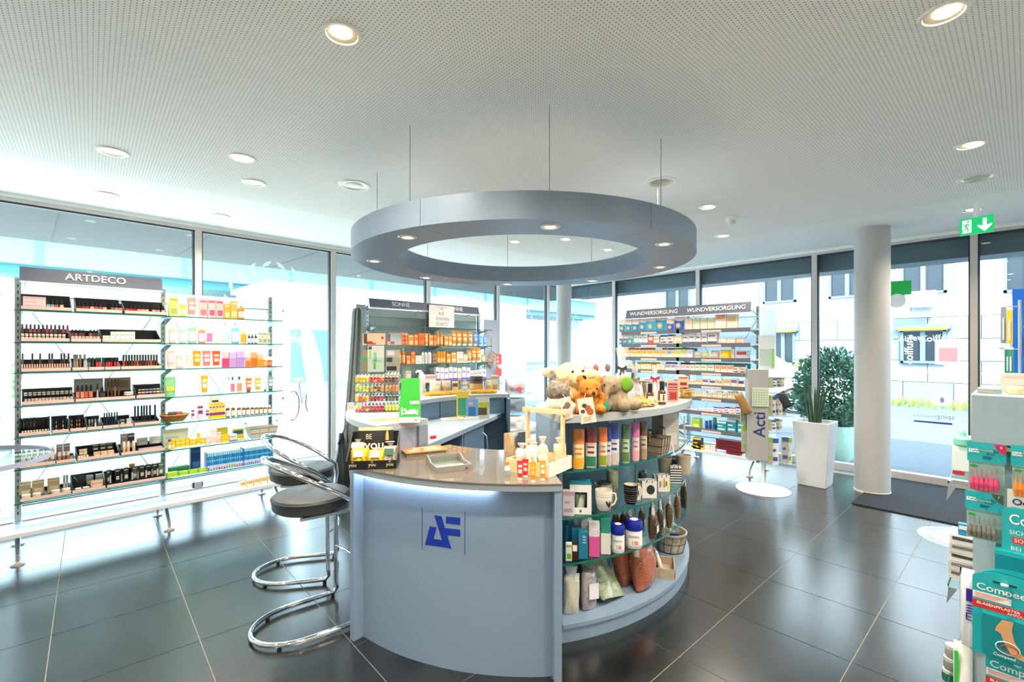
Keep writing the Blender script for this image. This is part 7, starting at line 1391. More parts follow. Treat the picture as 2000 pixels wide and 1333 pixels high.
p = tpos(620, 660); t = plush('plush_bear', 'golden brown plush bear sitting between the sheep and the elephant', p, facing(p)+.1, [((0, 0, .045), .05, (1, .9, 1)), ((.005, -.018, .105), .047, (1.05, 1, .9)), ((.012, -.055, .085), .022, (1, 1, .8)), ((-.038, 0, .145), .018, (1, .6, 1)), ((.05, .0, .142), .018, (1, .6, 1)), ((-.045, -.05, .02), .027, (.9, 1.3, .9)), ((.045, -.05, .02), .027, (.9, 1.3, .9)), ((-.055, -.02, .06), .02, (.8, 1, 1.5)), ((.058, -.02, .06), .02, (.8, 1, 1.5))], '#b9762c', fuzz=.012)
part('nose', MB().ball((.014, -.078, .09), .008, eye, 10, 6), t)
for x in (-.012, .03): part('eye', MB().ball((x, -.062, .108), .004, eye, 8, 6), t)
p = tpos(920, 650); t = plush('plush_elephant', 'grey-brown plush elephant with green inner ear and green foot sole', p, facing(p)-.1, [((.01, 0, .045), .055, (1.1, .9, .95)), ((-.012, -.02, .112), .047, (1.1, 1, .95)), ((-.025, -.066, .08), .016, (.9, 1, 1.6)), ((-.02, -.08, .055), .012, (1, 1, 1.3)), ((-.07, .0, .12), .032, (1, .35, 1.1)), ((.055, -.0, .118), .036, (1, .35, 1.1)), ((.055, -.045, .03), .03, (.9, 1.3, 1)), ((-.03, -.06, .028), .03, (.9, 1.2, 1)), ((.09, -.0, .03), .03, (1.2, 1, .9))], '#96846c', fuzz=.006)
part('green_ear', MB().ball((.06, -.018, .122), .03, mat('#6da52c', .9), 14, 8, (.85, .2, 1.05)), t, 'green ear lining'); part('green_sole', MB().ball((-.03, -.098, .03), .026, mat('#2a9a78', .9), 14, 8, (.9, .25, 1)), t, 'green foot sole')
for x in (-.03, .012): part('eye', MB().ball((x, -.066, .118), .004, eye, 8, 6), t)
def swing_tag(x, y, w, h, rzoff, label, pic):
    px, py = 1050+x*.16, 700+y*.16; p = onz(px, 819, ZD); v = p-CD; v.z = 0; q = CD+v.normalized()*(RD+.032); zc = HC-(py-CY)/FPX*dep(q)
    t = thing('swing_tag', label, 'tag', (q.x, q.y, zc), facing(q)+rzoff); t.rotation_euler = (.0, -.16, facing(q)+rzoff)
    part('card', MB().bx(-w/2, w/2, 0, .002, -h/2, h/2, mat('#e9cdbc', .5)), t); q_ = MB()
    for a, b, c, d, col in pic: q_.ball((a*w, -.0005, b*h), 1, mat(col, .6), 12, 6, (c*w, .0012, d*h))
    part('picture', q_, t, smooth=0); k_ = MB()
    for j in range(4): k_.bx(-w*.3, w*(.3-.05*j), -.001, 0, -h*(.26+.05*j), -h*(.245+.05*j), mat('#a88a80', .6))
    part('print', k_, t, smooth=0); part('cord', MB().tube([(0, .001, h/2), (.01, .05, h/2+.02)], .001, WHITE, 5), t)
swing_tag(450, 612, .065, .115, .55, 'beige swing tag with a grey picture hanging from the plush dog', [(.1, .12, .3, .16, '#7a6a64'), (-.25, .06, .12, .07, '#5a5a64')]); swing_tag(768, 640, .085, .135, .05, 'beige swing tag with a brown bear picture hanging from the plush bear', [(.1, .08, .2, .13, '#a4522c'), (.2, -.06, .22, .14, '#a85830'), (-.25, -.02, .14, .08, '#4a4040'), (-.1, .2, .16, .09, '#3c3c3c')])
lr_ = random.Random(8)
for k, (x, y, c) in enumerate(((590, 140, '#d8a49c'), (640, 165, '#a4483c'), (710, 125, '#b85a54'), (720, 190, '#8a2c2c'), (855, 115, '#8a6a64'))):
    p = onz(1050+x*.16, 795-(k % 2)*3, ZD); p.z = ZD; zc = HC-(700+y*.16-CY)/FPX*dep(p)-ZD; t = thing('lollipop', ['pale red', 'dark red', 'rose', 'deep crimson', 'mauve'][k]+' swirl lollipop on a stick behind the plush sheep', 'lollipop', p, facing(p))
    part('stick', MB().tube([(0, 0, .0), (0, 0, zc)], .002, WHITE, 6), t); part('candy', MB().ball((0, 0, zc+.0), .021, mat(c, .4, noise=(120, .6, .0)), 14, 8, (.8, .5, 1.2)), t)
def cello(x, y, w, h, ribbon, label, inner=None, neck=.62):
    p = tpos(x, y); t = thing('cellophane_bag', label, 'gift bag', p, facing(p)); r_ = random.Random(int(x)); rg = []
    for f, z in ((.9, 0), (1.0, h*.2), (.8, h*.45), (.2, h*neck), (.14, h*(neck+.05)), (.3, h*.85), (.42, h)): rg.append([(w/2*f*(1+.10*math.sin(3*i+z*60))*math.cos(2*math.pi*i/20), w*.36*f*(1+.12*math.cos(2*i+z*80))*math.sin(2*math.pi*i/20), z) for i in range(20)])
    part('film', MB().loft(rg, clear), t); zr = h*(neck+.03); m = mat(ribbon, .5)
    part('ribbon_band', MB().lathe([(w*.09, zr-.006), (w*.09, zr+.006)], m, 12), t)
    for sx in (-1, 1):
        part('bow_loop', MB().loft([[(sx*.004, -w*.09, zr+.004), (sx*.004, -w*.09, zr-.004), (sx*.004, -w*.07, zr)], [(sx*.028, -w*.12, zr+.02), (sx*.03, -w*.12, zr-.004), (sx*.03, -w*.06, zr+.01)], [(sx*.008, -w*.13, zr+.008), (sx*.008, -w*.13, zr-.0), (sx*.008, -w*.1, zr)]], m), t)
        part('ribbon_tail', MB().add([(0, -w*.12, zr), (sx*.010, -w*.12, zr), (sx*.026, -w*.2, zr-h*.3), (sx*.012, -w*.2, zr-h*.32)], [(0, 1, 2, 3)], m), t)
    if inner: inner(t, w, h, p)
    return t
def in_box(t, w, h, p): part('inner_box', MB().bx(-w*.36, w*.30, -w*.1, w*.14, .002, h*.38, mat('#dcd6cc', .6)), t)
def in_cookies(t, w, h, p):
    for k in range(7): part('biscuit', MB().ball((.02*math.cos(k*2.1), .014*math.sin(k*2.1), .02+.012*k), .018, mat('#5c3424', .8, noise=(80, .3, .3)), 10, 6, (1, 1, .6)), t)
def in_sticks(t, w, h, p):
    for k in range(5): part('candy_stick', MB().tube([(-.012+.006*k, 0, .005), (-.010+.005*k, 0, h*.55)], .004, mat(['#c83450', '#f0d8d4'][k % 2], .3), 6), t)
def in_soap(t, w, h, p): part('inner_box', MB().bx(-w*.3, w*.3, -w*.12, w*.12, .002, h*.3, mat('#e6d4c0', .6)), t)
cello(1030, 600, .17, .36, '#3a3428', 'tall cellophane gift bag tied with a dark ribbon behind the elephant', in_box); cello(775, 560, .095, .27, '#98183c', 'slim cellophane bag of striped sticks tied with a wine red bow', in_sticks, .58)
cello(1190, 560, .11, .24, '#8a7a5c', 'cellophane bag of brown biscuits behind the straw', in_cookies); cello(1432, 520, .11, .23, '#c01c34', 'cellophane bag with a bright red bow behind the amber bottles', in_soap)
p = tpos(1240, 590); nest(p, out_of(CD, p), .2, .12, .05, 'pale straw nest on the display top between the gift bags', 500, 5, mat('#dfc06a', .8, noise=(90, .3, .5)))
p = tpos(1920, 540); nest(p, out_of(CD, p), .12, .10, .06, 'pale straw nest at the far end of the display top', 300, 6, mat('#cdb06a', .8, noise=(90, .3, .5)))
for k, (x, y, n) in enumerate(((1373, 606, 'amber glass bottle with black cap beside the red bow bag'), (1518, 622, 'amber glass bottle with black cap and a white figure one on its label'))):
    p = tpos(x, y); w, h = dsize(p, 15.5, 45); t = thing('amber_bottle', n, 'bottle', p, facing(p)); am = mat('#5a3206', .12, coat=.5)
    part('bottle_body', MB().lathe([(w*.47, 0), (w*.5, .004), (w*.5, h*.52), (w*.4, h*.6), (w*.26, h*.64)], am, 24), t); part('cap', MB().lathe([(w*.3, h*.63), (w*.3, h*.98), (w*.27, h)], mat('#0f0f10', .35), 20), t); q = MB(); rg = [[(w*.507*math.cos(R(a)), w*.507*math.sin(R(a)), z) for a in range(-120, -9, 10)] for z in (h*.12, h*.46)]; n_ = len(rg[0]); q.add(rg[0]+rg[1], [(i, i+1, n_+i+1, n_+i) for i in range(n_-1)], mat('#d9d2c8', .5)); part('label_wrap', q, t)
    if k: part('lettering', MB().text('1', h*.34, am, (w*.2, -w*.53, h*.29), bold=.03), t, smooth=0)
for k in range(9):
    p = tpos(1160+25*k, 618+(k % 3)*5); solo('glass_bead', 'clear glass pebble lying before the straw nest', 'glass bead', MB().ball((0, 0, .008), .012, mat('#c2c4bc', .05, coat=.8), 12, 6, (1.3, 1, .65)), p, k, 'glass pebbles on the display top')
for k, (x0, x1, top, base, c, n) in enumerate(((1588, 1712, 275, 520, 'd8a89c', 'red and cream striped carton standing on the display top'), (1716, 1838, 276, 400, 'e0c4a8', 'cream carton with red print stacked on a striped carton'), (1732, 1835, 402, 530, 'dcb4a4', 'striped carton under the cream one on the display top'), (1840, 1872, 400, 520, '5a3c2c', 'slim dark brown carton at the end of the striped ones'))):
    p = tpos((x0+x1)/2, 548); w, h = dsize(p, (x1-x0)*.16, (base-top)*.16); p.z = ZD+.0006+(dsize(p, 1, 20.5)[1] if k == 1 else 0)
    t = make('C', w*.95, .05, h, (c, 'a8302c', 0), n, p, facing(p)+.1)
    if k in (0, 2): part('stripes', (lambda q: [q.bx(-w*.47, w*.47, -.0016, -.0006, h*(.08+.12*j), h*(.13+.12*j), mat('#a8403c', .5)) for j in range(7)] and q)(MB()), t, smooth=0)
p = tpos(1680, 575); t = thing('feather_puff', 'white feather puff ornament in front of the striped cartons', 'ornament', p); q = MB(); r_ = random.Random(2)
for k in range(260):
    u = Vector((r_.gauss(0, 1), r_.gauss(0, 1), r_.gauss(0, 1))).normalized(); a = u.orthogonal().normalized(); q.add([Vector((0, 0, .045))+u*.006, Vector((0, 0, .045))+u*.034+a*.002, Vector((0, 0, .045))+u*.036-a*.002], [(0, 1, 2)], mat('#efe2d4', .8))
o = part('feathers', q, t, smooth=0); o['kind'] = 'stuff'; part('stem', MB().lathe([(.012, 0), (.012, .003), (.002, .006), (.002, .045)], STEEL, 10), t)
dput('C', cT, 1155, 1215, 180, 560, ZD, ('5c4a3a', '8a9a6a', 0), 'brown carton standing behind the biscuit bag', dk=.5); dput('C', cT, 1290, 1350, 280, 520, ZD, ('8a6a44', 'c8a878', 0), 'dark kraft carton beside the pale straw nest', dk=.6)
# ------------------------------------------------------------------ planter, display stand, mat, floor sticker
mt = mat('#23272e', .95, noise=(350, .5, .6), name='entrance_mat')
solo('entrance_mat', 'dark grey ribbed mat on the floor inside the entrance door', 'mat', MB().bx(5.74, XR-.02, -.75, 1.21, .0005, .012, mt))
pl_ = thing('planter', 'tall white tapered square planter with spiky leaves by the window', 'planter', (6.26, 1.67, 0), 0); wp = mat('#cdd1d6', .35, name='white_gloss')
def sq(s, z): return [(-s, -s, z), (s, -s, z), (s, s, z), (-s, s, z)]
bevel(part('pot', MB().loft([sq(.14, .0), sq(.185, .74), sq(.165, .74), sq(.16, .70)], wp, True), pl_), .006); part('soil', MB().loft([sq(.158, .69), sq(.158, .705)], mat('#c9c2b6', .95, noise=(150, .4, .6))), pl_)
part('foot_frame', MB().bx(-.13, .13, -.13, .13, -.0, .012, BLACK), pl_)
lf = mat('#2f4f34', .5, noise=(30, .3, .1), name='spiky_leaf'); r_ = random.Random(6)
for k in range(10):
    a = k*.63+.2; x, y = .06*math.cos(a)*(.4+.6*r_.random()), .06*math.sin(a)*(.4+.6*r_.random()); L = .36+.2*r_.random(); dx, dy = x*1.6+r_.uniform(-.02, .02), y*1.6+r_.uniform(-.02, .02)
    part('leaf', MB().tube([(x, y, .70), (x+dx*.3, y+dy*.3, .70+L*.4), (x+dx*.7, y+dy*.7, .70+L*.8), (x+dx, y+dy, .70+L)], [.012, .013, .009, .001], lf, 7), pl_)
# bandage display stand
ps = onz(1490, 957, 0); ASZ = dep(ps)/FPX
AS = Rack((ps.x, ps.y, 0), facing(ps)+.25, 0, 0)
t = thing('bandage_stand', 'grey stand', 'display stand', ps, AS.rz); gp = mat('#a8a8a8', .5)
t['label'] = 'grey rotating stand of boxed support bandages with vertical blue lettering on a white foot'
def az(py): return HC-(py-CY)*ASZ
part('foot_plate', MB().lathe([(.275, 0), (.275, .006), (.27, .009)], mat('#eceae6', .4), 48), t); part('pole', MB().lathe([(.016, .009), (.016, .4)], mat('#e4e2dc', .4), 14), t)
xl, xr_ = (1461-1490)*ASZ, (1497-1490)*ASZ
bevel(part('front_panel', MB().bx(xl, xr_, -.07, .07, az(898), az(722), gp), t), .003)
part('lettering', MB().text('Acti', .17, mat('#2a3f78', .5), ((xl+xr_)/2+.015, -.0715, az(828)), roll=math.pi/2, bold=.015).text('mo', .17, mat('#8ab83c', .5), ((xl+xr_)/2+.015, -.0715, az(778)), roll=math.pi/2, bold=.015), t, smooth=0)
for z in (az(738), az(768), az(812), az(845)):
    for y in (-.05, .04): part('hook_rail', MB().tube([(xr_, y, z), (xr_+.26, y, z)], .003, STEEL, 6), t)
part('poster', MB().bx((1483-1490)*ASZ, (1512-1490)*ASZ, .02, .024, az(722), az(655), mat('#d6e2e4', .3)), t, 'pale picture poster on top'); part('poster_print', MB().bx((1485-1490)*ASZ, (1505-1490)*ASZ, .018, .02, az(715), az(682), mat('#b4ccc8', .5)).bx((1506-1490)*ASZ, (1511-1490)*ASZ, .018, .02, az(718), az(682), mat('#9cc86c', .5)), t, smooth=0)
part('clear_pocket', MB().bx(xl-.05, xl, -.05, .05, az(740), az(722), acw), t)
def abox(px0, px1, y0, y1, y, label, k):
    x0, x1 = (px0-1490)*ASZ, (px1-1490)*ASZ; p = AS.P((x0+x1)/2, y, az(y1)); make('C', (x1-x0)*.94, .05, (y1-y0)*ASZ, ('b0a8a0' if k % 2 == 0 else 'dfe0e2', '3a5a9c' if k % 3 else '8ab83c', 2), label, p, AS.rz+(.12 if k % 2 else -.1))
for r_i, (y0, y1, xs) in enumerate(((737, 757, (1496, 1505, 1514, 1522)), (772, 812, (1496, 1503, 1510, 1518, 1526)), (818, 840, (1494, 1504, 1511, 1518)), (853, 903, (1493, 1505, 1524, 1532)))):
    for k, x in enumerate(xs): abox(x, x+(9 if r_i < 3 else 12), y0+(k % 2)*2, y1+(4 if r_i == 3 and k % 2 else 0), -.06+.035*k, ['short', 'long', 'medium', 'very long'][r_i]+' bandage box on the '+['top', 'second', 'third', 'lowest'][r_i]+' hook row of the stand, '+ORD[k]+' from its panel', k)
for k, (x0, x1, y0, y1) in enumerate(((1450, 1459, 795, 830), (1452, 1461, 835, 885), (1457, 1462, 830, 882))): abox(x0, x1, y0, y1, .0, 'pale bandage box hanging at the far side of the stand panel, '+ORD[k]+' from the top', 0)
b = bag_thing('bandage_sample', 'tan knee bandage sample hanging on the front of the stand', 'bandage', AS.P((1460-1490)*ASZ, -.10, az(808)), AS.rz, .10, .25, .05, mat('#a07a48', .85, noise=(200, .1, .2)), 9, (0, .35)); b.rotation_euler = (0, -.45, AS.rz)
t2 = thing('size_chart', 'green checked size chart hanging beside the tan bandage sample', 'chart', AS.P((1482-1490)*ASZ, -.085, az(793)), AS.rz); part('sheet', MB().bx(-.085, .085, 0, .002, 0, .21, mat('#cfd8c4', .6)), t2); q = MB()
for k in range(7): q.bx(-.075, .07, -.001, 0, .02+.026*k, .024+.026*k, mat('#8aa884', .6))
for k in range(6): q.bx(-.07+.027*k, -.067+.027*k, -.001, 0, .02, .19, mat('#8aa884', .6))
part('grid_print', q, t2, smooth=0)
b = bag_thing('bandage_sample', 'black wrist bandage sample hanging at the back of the stand', 'bandage', AS.P((1538-1490)*ASZ, .05, az(796)), AS.rz, .10, .19, .04, mat('#33383a', .85), 12); b.rotation_euler = (0, -.5, AS.rz)
# floor sticker
fs = onz(1882, 1055, 0); t = thing('floor_sticker', 'round white floor sticker with blue arcs near the dental stand', 'sticker', (fs.x, fs.y, .0003)); part('disc', MB().lathe([(.29, 0), (.29, .0006)], mat('#e9ecf0', .4), 48), t)
for k in range(4): part('blue_arc', MB().sector((0, 0), .21, .26, 15+90*k, 75+90*k, .0007, .0011, mat('#6f8cc8', .4), 14), t)

# ------------------------------------------------------------------ dental and plaster stand at the right edge
ST = Rack((1.70, 0, 0), -math.pi/2, 0, 0)
sp = mat('#9db2bb', .4, name='stand_blue_grey'); X = ST.X
ds = thing('dental_stand', 'pale blue-grey shop stand with hooks of dental and plaster packs by the entrance', 'display stand', (1.70, 0, 0), -math.pi/2)
def sx(px, y=0.0): return ST.X(px, y)
def sz(px, py, y=0.0): return ST.Z(px, py, y)
xl = sx(1897); xr_ = sx(2700)
bevel(part('header_panel', MB().bx(xl, xr_, -.012, .0, sz(1897, 863), sz(1897, 770), sp), ds), .002)
part('back_panel', MB().bx(xl+.004, xr_, .035, .05, .06, sz(1897, 863), mat('#a9bdc6', .5)), ds); part('base', MB().bx(xl, xr_, -.1, .45, 0, .06, sp), ds)
for py in (871,): part('slat_rail', MB().bx(xl, xr_, -.006, .036, sz(1897, py+3), sz(1897, py-4), mat('#c8b48c', .3, .6)), ds)
part('top_board', MB().bx(xl, xr_, .0, .36, sz(1897, 776), sz(1897, 770), sp), ds); part('side_frame', MB().bx(xl, xl+.02, .05, .36, .06, sz(1897, 776), sp), ds)
for k, (py, y0_) in enumerate(((938, .10), (1138, .06), (1330, .06))):
    zz = sz(1890, py, .1); x0_ = sx(1858, .12)
    gsf = part('side_glass_shelf', MB().bx(x0_, xl, .05, .34, zz-.008, zz, GSH), ds); part('shelf_edge', MB().bx(x0_-.002, x0_, .05, .34, zz-.008, zz, GEDGE), gsf); part('shelf_bracket', MB().front([(x0_, zz-.008), (x0_+.018, zz-.008), (x0_-.004, zz-.055)], .048, .05, STEEL), gsf)
def card(px0, px1, py0, py1, y, name, label, cat, body, grp=None):
    x0, x1 = sx(px0, y), sx(px1, y); pm_ = (px0+px1)/2; z0, z1 = sz(pm_, py1, y), sz(pm_, py0, y); t = thing(name, label, cat, ST.P((x0+x1)/2, y, z0), ST.rz, grp); body(t, x1-x0, z1-z0); return t
TEAL = mat('#1fb0b8', .35); TEALD = mat('#12929c', .4); NV = mat('#14306e', .4); WH = mat('#f3f4f2', .4)
def brush_pack(col, num, hook=True, corner='#c8205c'):
    def f(t, w, h):
        cm_ = mat(col, .3)
        part('card', MB().bx(-w/2, w/2, 0, .0015, h*.62, h, TEAL), t); part('rear_card', MB().bx(-w*.46, w*.46, .003, .0045, 0, h*.62, mat('#bfe0dc', .4)), t)
        part('blister', MB().bx(-w*.45, w*.45, -.018, .003, h*.02, h*.6, glass_mat((.95, .98, .98), .25, 'blister')), t)
        part('corner_flag', MB().front([(w*.18, h), (w/2, h), (w/2, h*.80), (w*.38, h*.84), (w*.26, h*.91)], -.0008, 0, mat(corner, .4)), t)
        q = MB(); q.bx(-w*.46, -w*.18, -.0008, 0, h*.80, h*.87, WH); part('brand_field', q, t); q = MB(); q.text('TePe', h*.06, NV, (-w*.32, -.0012, h*.835)); q.text('Interdental\nBrush', h*.055, NV, (w*.12, -.0012, h*.82), bold=.012, sx=.9); q.text(num, h*.07, WH, (w*.38, -.0012, h*.94)); part('lettering', q, t, smooth=0)
        q = MB()
        for j in range(3): q.bx(-w*.1, w*(.16-.03*j), -.0008, 0, h*(.73-.022*j), h*(.738-.022*j), NV)
        part('small_print', q, t, smooth=0)
        part('leaf_mark', MB().front([(-w*.3+w*.11*math.cos(a*math.pi/8), h*.55+h*.03*math.sin(a*math.pi/8)) for a in range(16)], -.0195, -.018, mat('#2f9a3c', .5)), t)
        for j in range(6):
            x = -w*.36+w*.125*j; part('brush', MB().lathe([(.0042, h*.06), (.0048, h*.09), (.0042, h*.13), (.0052, h*.15), (.0052, h*.23), (.004, h*.245), (.0042, h*.29), (.0012, h*.33), (.0006, h*.5)], cm_, 10, c=(x, -.008)), t)
        part('hook', MB().tube([(-.012, -.008, h*.88), (-.012, -.03, h*.885), (.012, -.03, h*.885), (.012, .03, h*.9)], .0022, CHROME, 8), t)
    return f
card(1889, 1965, 867, 964, -.02, 'interdental_brush_pack', 'teal blister pack of pink interdental brushes on the top hook', 'brush pack', brush_pack('#d8386c', '0'))
card(1885, 1960, 963, 1056, -.03, 'interdental_brush_pack', 'teal blister pack of grey interdental brushes below the pink pack', 'brush pack', brush_pack('#7a7468', '7', corner='#3f5a44'))
card(1974, 2050, 873, 978, -.02, 'interdental_brush_pack', 'teal blister pack of orange interdental brushes beside the pink pack', 'brush pack', brush_pack('#f0801c', '1', corner='#f08a20'))
card(1967, 1974, 873, 905, .005, 'interdental_brush_pack', 'second orange interdental brush pack hanging behind the front one', 'brush pack', lambda t, w, h: part('card', MB().bx(-w/2, w/2, 0, .0015, 0, h, TEAL), t))
def odol(t, w, h): part('card', MB().bx(-w/2, w/2, 0, .003, 0, h, mat('#e0ddd6', .4)), t); part('lettering', MB().text('Odol', h*.42, NV, (-w*.08, -.001, h*.42), bold=.02), t, smooth=0)
card(1967, 2055, 962, 1003, -.03, 'tooth_care_pack', 'white tooth care pack with navy lettering under the orange brushes', 'pack', odol)
def comp_card(t, w, h):
    n = 8; rad = h*.16; poly = [(w/2, 0), (w/2, h)]+[(-w/2+rad-rad*math.sin(a*math.pi/2/n), h-rad+rad*math.cos(a*math.pi/2/n)) for a in range(n+1)]+[(-w/2, 0)]
    part('card', MB().front(poly[::-1], 0, .003, TEAL), t); q = MB(); q.text('Compeed', h*.30, WH, (w*.02, -.001, h*.74), bold=.012, fit=w*.84); q.text('SICHER', h*.12, WH, (-w*.22, -.001, h*.47)); q.text('BEI BLASEN', h*.12, WH, (-w*.1, -.001, h*.13)); part('lettering', q, t, smooth=0)
    part('red_pill', MB().bx(-w*.36, w*.1, -.001, 0, h*.24, h*.38, mat('#d84038', .4)), t); part('pill_lettering', MB().text('SOFORT', h*.11, WH, (-w*.14, -.0018, h*.31)), t, smooth=0)
card(1957, 2110, 1001, 1096, -.045, 'plaster_header_card', 'teal header card with rounded corner and white lettering above the plaster box', 'sign', comp_card)
def tbox(t, w, h): part('box_body', MB().bx(-w/2, w/2, 0, .12, 0, h, TEALD), t); part('box_lip', MB().bx(-w/2, w/2, -.001, 0, h*.8, h, TEAL), t)
card(1943, 2100, 1090, 1135, -.06, 'plaster_box', 'open teal plaster display box under the header card', 'box', tbox)
FOOT = mat('#d8a070', .6)
def compeed(full=True):
    def f(t, w, h):
        n = 10; pts = [(-w/2, 0), (w/2, 0), (w/2, h*.90)]+[(w*.5*math.cos(a*math.pi/n), h*.90+h*.10*math.sin(a*math.pi/n)) for a in range(1, n)]+[(-w/2, h*.90)]
        part('card', MB().front(pts, 0, .0015, TEAL), t)
        if not full: return
        part('hang_slot', MB().bx(-w*.18, w*.18, -.0006, 0, h*.88, h*.905, mat('#0c4a50', .5)), t); part('hook_knob', MB().lathe([(.006, 0), (.007, .004)], mat('#ece2d0', .4), 14, c=(0, -.008), z=h*.885), t)
        q = MB(); q.text('Compeed', h*.11, WH, (0, -.001, h*.80), bold=.012, fit=w*.86); part('brand_lettering', q, t, smooth=0)
        part('info_field', MB().bx(-w*.49, w*.1, -.0008, 0, h*.66, h*.735, mat('#f4ece6', .5)), t); q = MB()
        for j in range(4): q.bx(-w*.46, w*(.05-.06*j), -.0014, -.0008, h*(.72-.015*j), h*(.724-.015*j), mat('#d86a60', .5))
        part('info_print', q, t, smooth=0)
        rb = part('red_band', MB().bx(-w/2, w/2, -.0008, 0, h*.545, h*.635, mat('#d42a2a', .4)), t); part('band_lettering', MB().text('BLASENPFLASTER', h*.042, WH, (-w*.1, -.0016, h*.605), bold=.015, fit=w*.66).text('AMPOULES', h*.042, WH, (w*.22, -.0016, h*.565), fit=w*.36), rb, smooth=0)
        bl_ = part('blister', MB().bx(-w*.34, w*.36, -.014, 0, h*.05, h*.52, mat('#148c96', .15, coat=.6)), t)
        ft = [(-.03, .50), (-.10, .42), (-.13, .36), (-.05, .34), (.0, .24), (.10, .12), (.26, .10), (.29, .13), (.20, .20), (.13, .30), (.10, .40), (.12, .51)]
        part('foot_picture', MB().front([(x*w*1.1, z*h) for x, z in ft][::-1], -.0150, -.0142, FOOT), bl_)
        part('ring_mark', MB().tube([(w*.08+w*.13*math.cos(a*math.pi/10), -.0155, h*.18+h*.05*math.sin(a*math.pi/10)) for a in range(20)], .0011, mat('#a83028', .5), 5, True).tube([(w*.05+w*.18*math.cos(a*math.pi/10), -.0152, h*.19+h*.07*math.sin(a*math.pi/10)) for a in range(20)], .0012, mat('#bfe4e4', .5), 5, True), bl_, smooth=0)
        part('lower_lettering', MB().text('Compeed', h*.045, WH, (.0, -.0145, h*.085), bold=.01), bl_, smooth=0)
    return f
for k in range(3): card(1911+6*k, 2035+6*k, 1121-1.5*k, 1290, -.135+.012*k+.012, 'plaster_pack', 'teal blister plaster pack hanging behind the front one, '+ORD[k]+' behind', 'plaster pack', compeed(False))
card(1899, 2030, 1125, 1293, -.15, 'plaster_pack', 'front teal plaster pack with a foot picture and red band on the hook', 'plaster pack', compeed())
card(1925, 2055, 1281, 1450, -.13, 'plaster_pack', 'teal plaster pack with red band on the hook below the foot picture pack', 'plaster pack', compeed())
part('pack_hook', MB().tube([(sx(1965, -.1), .04, sz(1965, 1148, -.1)), (sx(1965, -.1), -.16, sz(1965, 1148, -.1))], .003, CHROME, 8), ds)
def ebag(t, w, h):
    link('bag_body', pillow(w, h, .04, mat('#e4e2ea', .2, coat=.8), seed=3, base=.3), t); part('purple_print', MB().bx(-w*.1, w*.5, -.022, -.021, h*.62, h*.78, mat('#3c1f98', .4)), t); q = MB()
    for j in range(3): q.bx(-w*.1, w*.5, -.022, -.021, h*(.56-.035*j), h*(.575-.035*j), mat('#4a3aa0', .4))
    part('print_line', q, t, smooth=0); part('lettering', MB().text('EL', h*.14, mat('#3c2a90', .5), (w*.2, -.023, h*.42)), t, smooth=0)
card(1873, 1912, 1112, 1262, .03, 'rinse_bag', 'clear bag with purple print hanging behind the plaster packs', 'bag', ebag)
def gtube(t, w, h):
    part('tube_body', MB().loft([ell(w*.9, .03, 0), ell(w, .035, h*.5), ell(w, .012, h*.97), ell(w, .008, h)], mat('#f2f2ee', .3)), t); part('green_stripe', MB().bx(-w*.42, -w*.2, -.018, -.012, h*.05, h*.9, mat('#3cc046', .4)), t); part('lettering', MB().text('lupi', w*.4, mat('#2a80c0', .5), (w*.12, -.019, h*.35), roll=-math.pi/2, bold=.01), t, smooth=0)
card(1862, 1899, 1256, 1400, .03, 'gel_tube', 'white tube with a green stripe at the lower corner of the stand', 'tube', gtube)
for k in range(3):
    py = 1330-k*24; z_ = sz(1852, 1330, .12)+.001+.036*k
    solo_ = thing('small_canister', 'stacked clear capped canister at the stand side, '+['lowest', 'middle', 'topmost'][k]+' of three', 'canister', ST.P(sx(1855+k*3, .12), .12, z_), ST.rz); part('can_body', MB().lathe([(.016, 0), (.017, .003), (.017, .024)], mat(['#2f6a4c', '#8a8a84', '#9a9a94'][k], .3), 18), solo_); part('cap', MB().lathe([(.0165, .024), (.0165, .033), (.014, .035)], mat('#d4d6d4', .2, .3), 18), solo_)
z_ = sz(1890, 1138, .1)
for k in range(5):
    p = ST.P(sx(1882+(4-k)*-.5, .10), .10, z_+.001+.0245*k); make('C', .058, .09, .0238, (['d9d6d0', 'cfccc8', 'e2ded8', 'd6d2cc', 'e4e0da'][k], ['6a6a6c', '8a7a74', '3c3c40', '787878', '4a4a4c'][k], 3), 'flat white medicine carton in the stack on the stand shelf, '+ORD[k]+' from below', p, ST.rz+.05*(k % 2))
make('C', .02, .02, .03, ('2a8ab8', 'e8eef0', 3), 'tiny blue carton standing on the stack of flat cartons', ST.P(sx(1880, .1), .11, z_+.125), ST.rz)
zb_ = sz(1890, 938, .1); t = thing('mouthwash_bottle', 'mint green mouthwash bottle with ribbed pointed cap on the stand side shelf', 'bottle', ST.P(sx(1880, .12), .13, zb_+.0005), ST.rz)
part('bottle_body', MB().loft([ell(.046, .03, 0), ell(.048, .032, .004), ell(.048, .032, .085), ell(.03, .024, .092)], mat('#c9e6da', .25)), t); part('cap', MB().lathe([(.02, .092), (.019, .108), (.008, .117), (.006, .128), (.004, .13)], mat('#7fcdb4', .35), 20), t); part('label_print', MB().bx(-.018, .018, -.017, -.0155, .02, .075, mat('#e6efea', .5)), t); part('red_mark', MB().bx(-.02, .004, -.0172, -.016, .008, .018, mat('#c8284c', .5)), t)
for k, (py, h, c, c2) in enumerate(((848, .05, 'e0d0c8', 'b83a44'), )): make('C', .03, .06, .055, ('e2d8cc', 'b83a44', 3), 'cream carton with red band behind the mouthwash bottle', ST.P(sx(1893, .25), .24, zb_+.0005), ST.rz); make('C', .03, .06, .04, ('e8dccc', '8a6a4c', 2), 'small cream carton stacked on the red-banded carton', ST.P(sx(1893, .25), .24, zb_+.0565), ST.rz)
zt_ = sz(1897, 770)+.0005
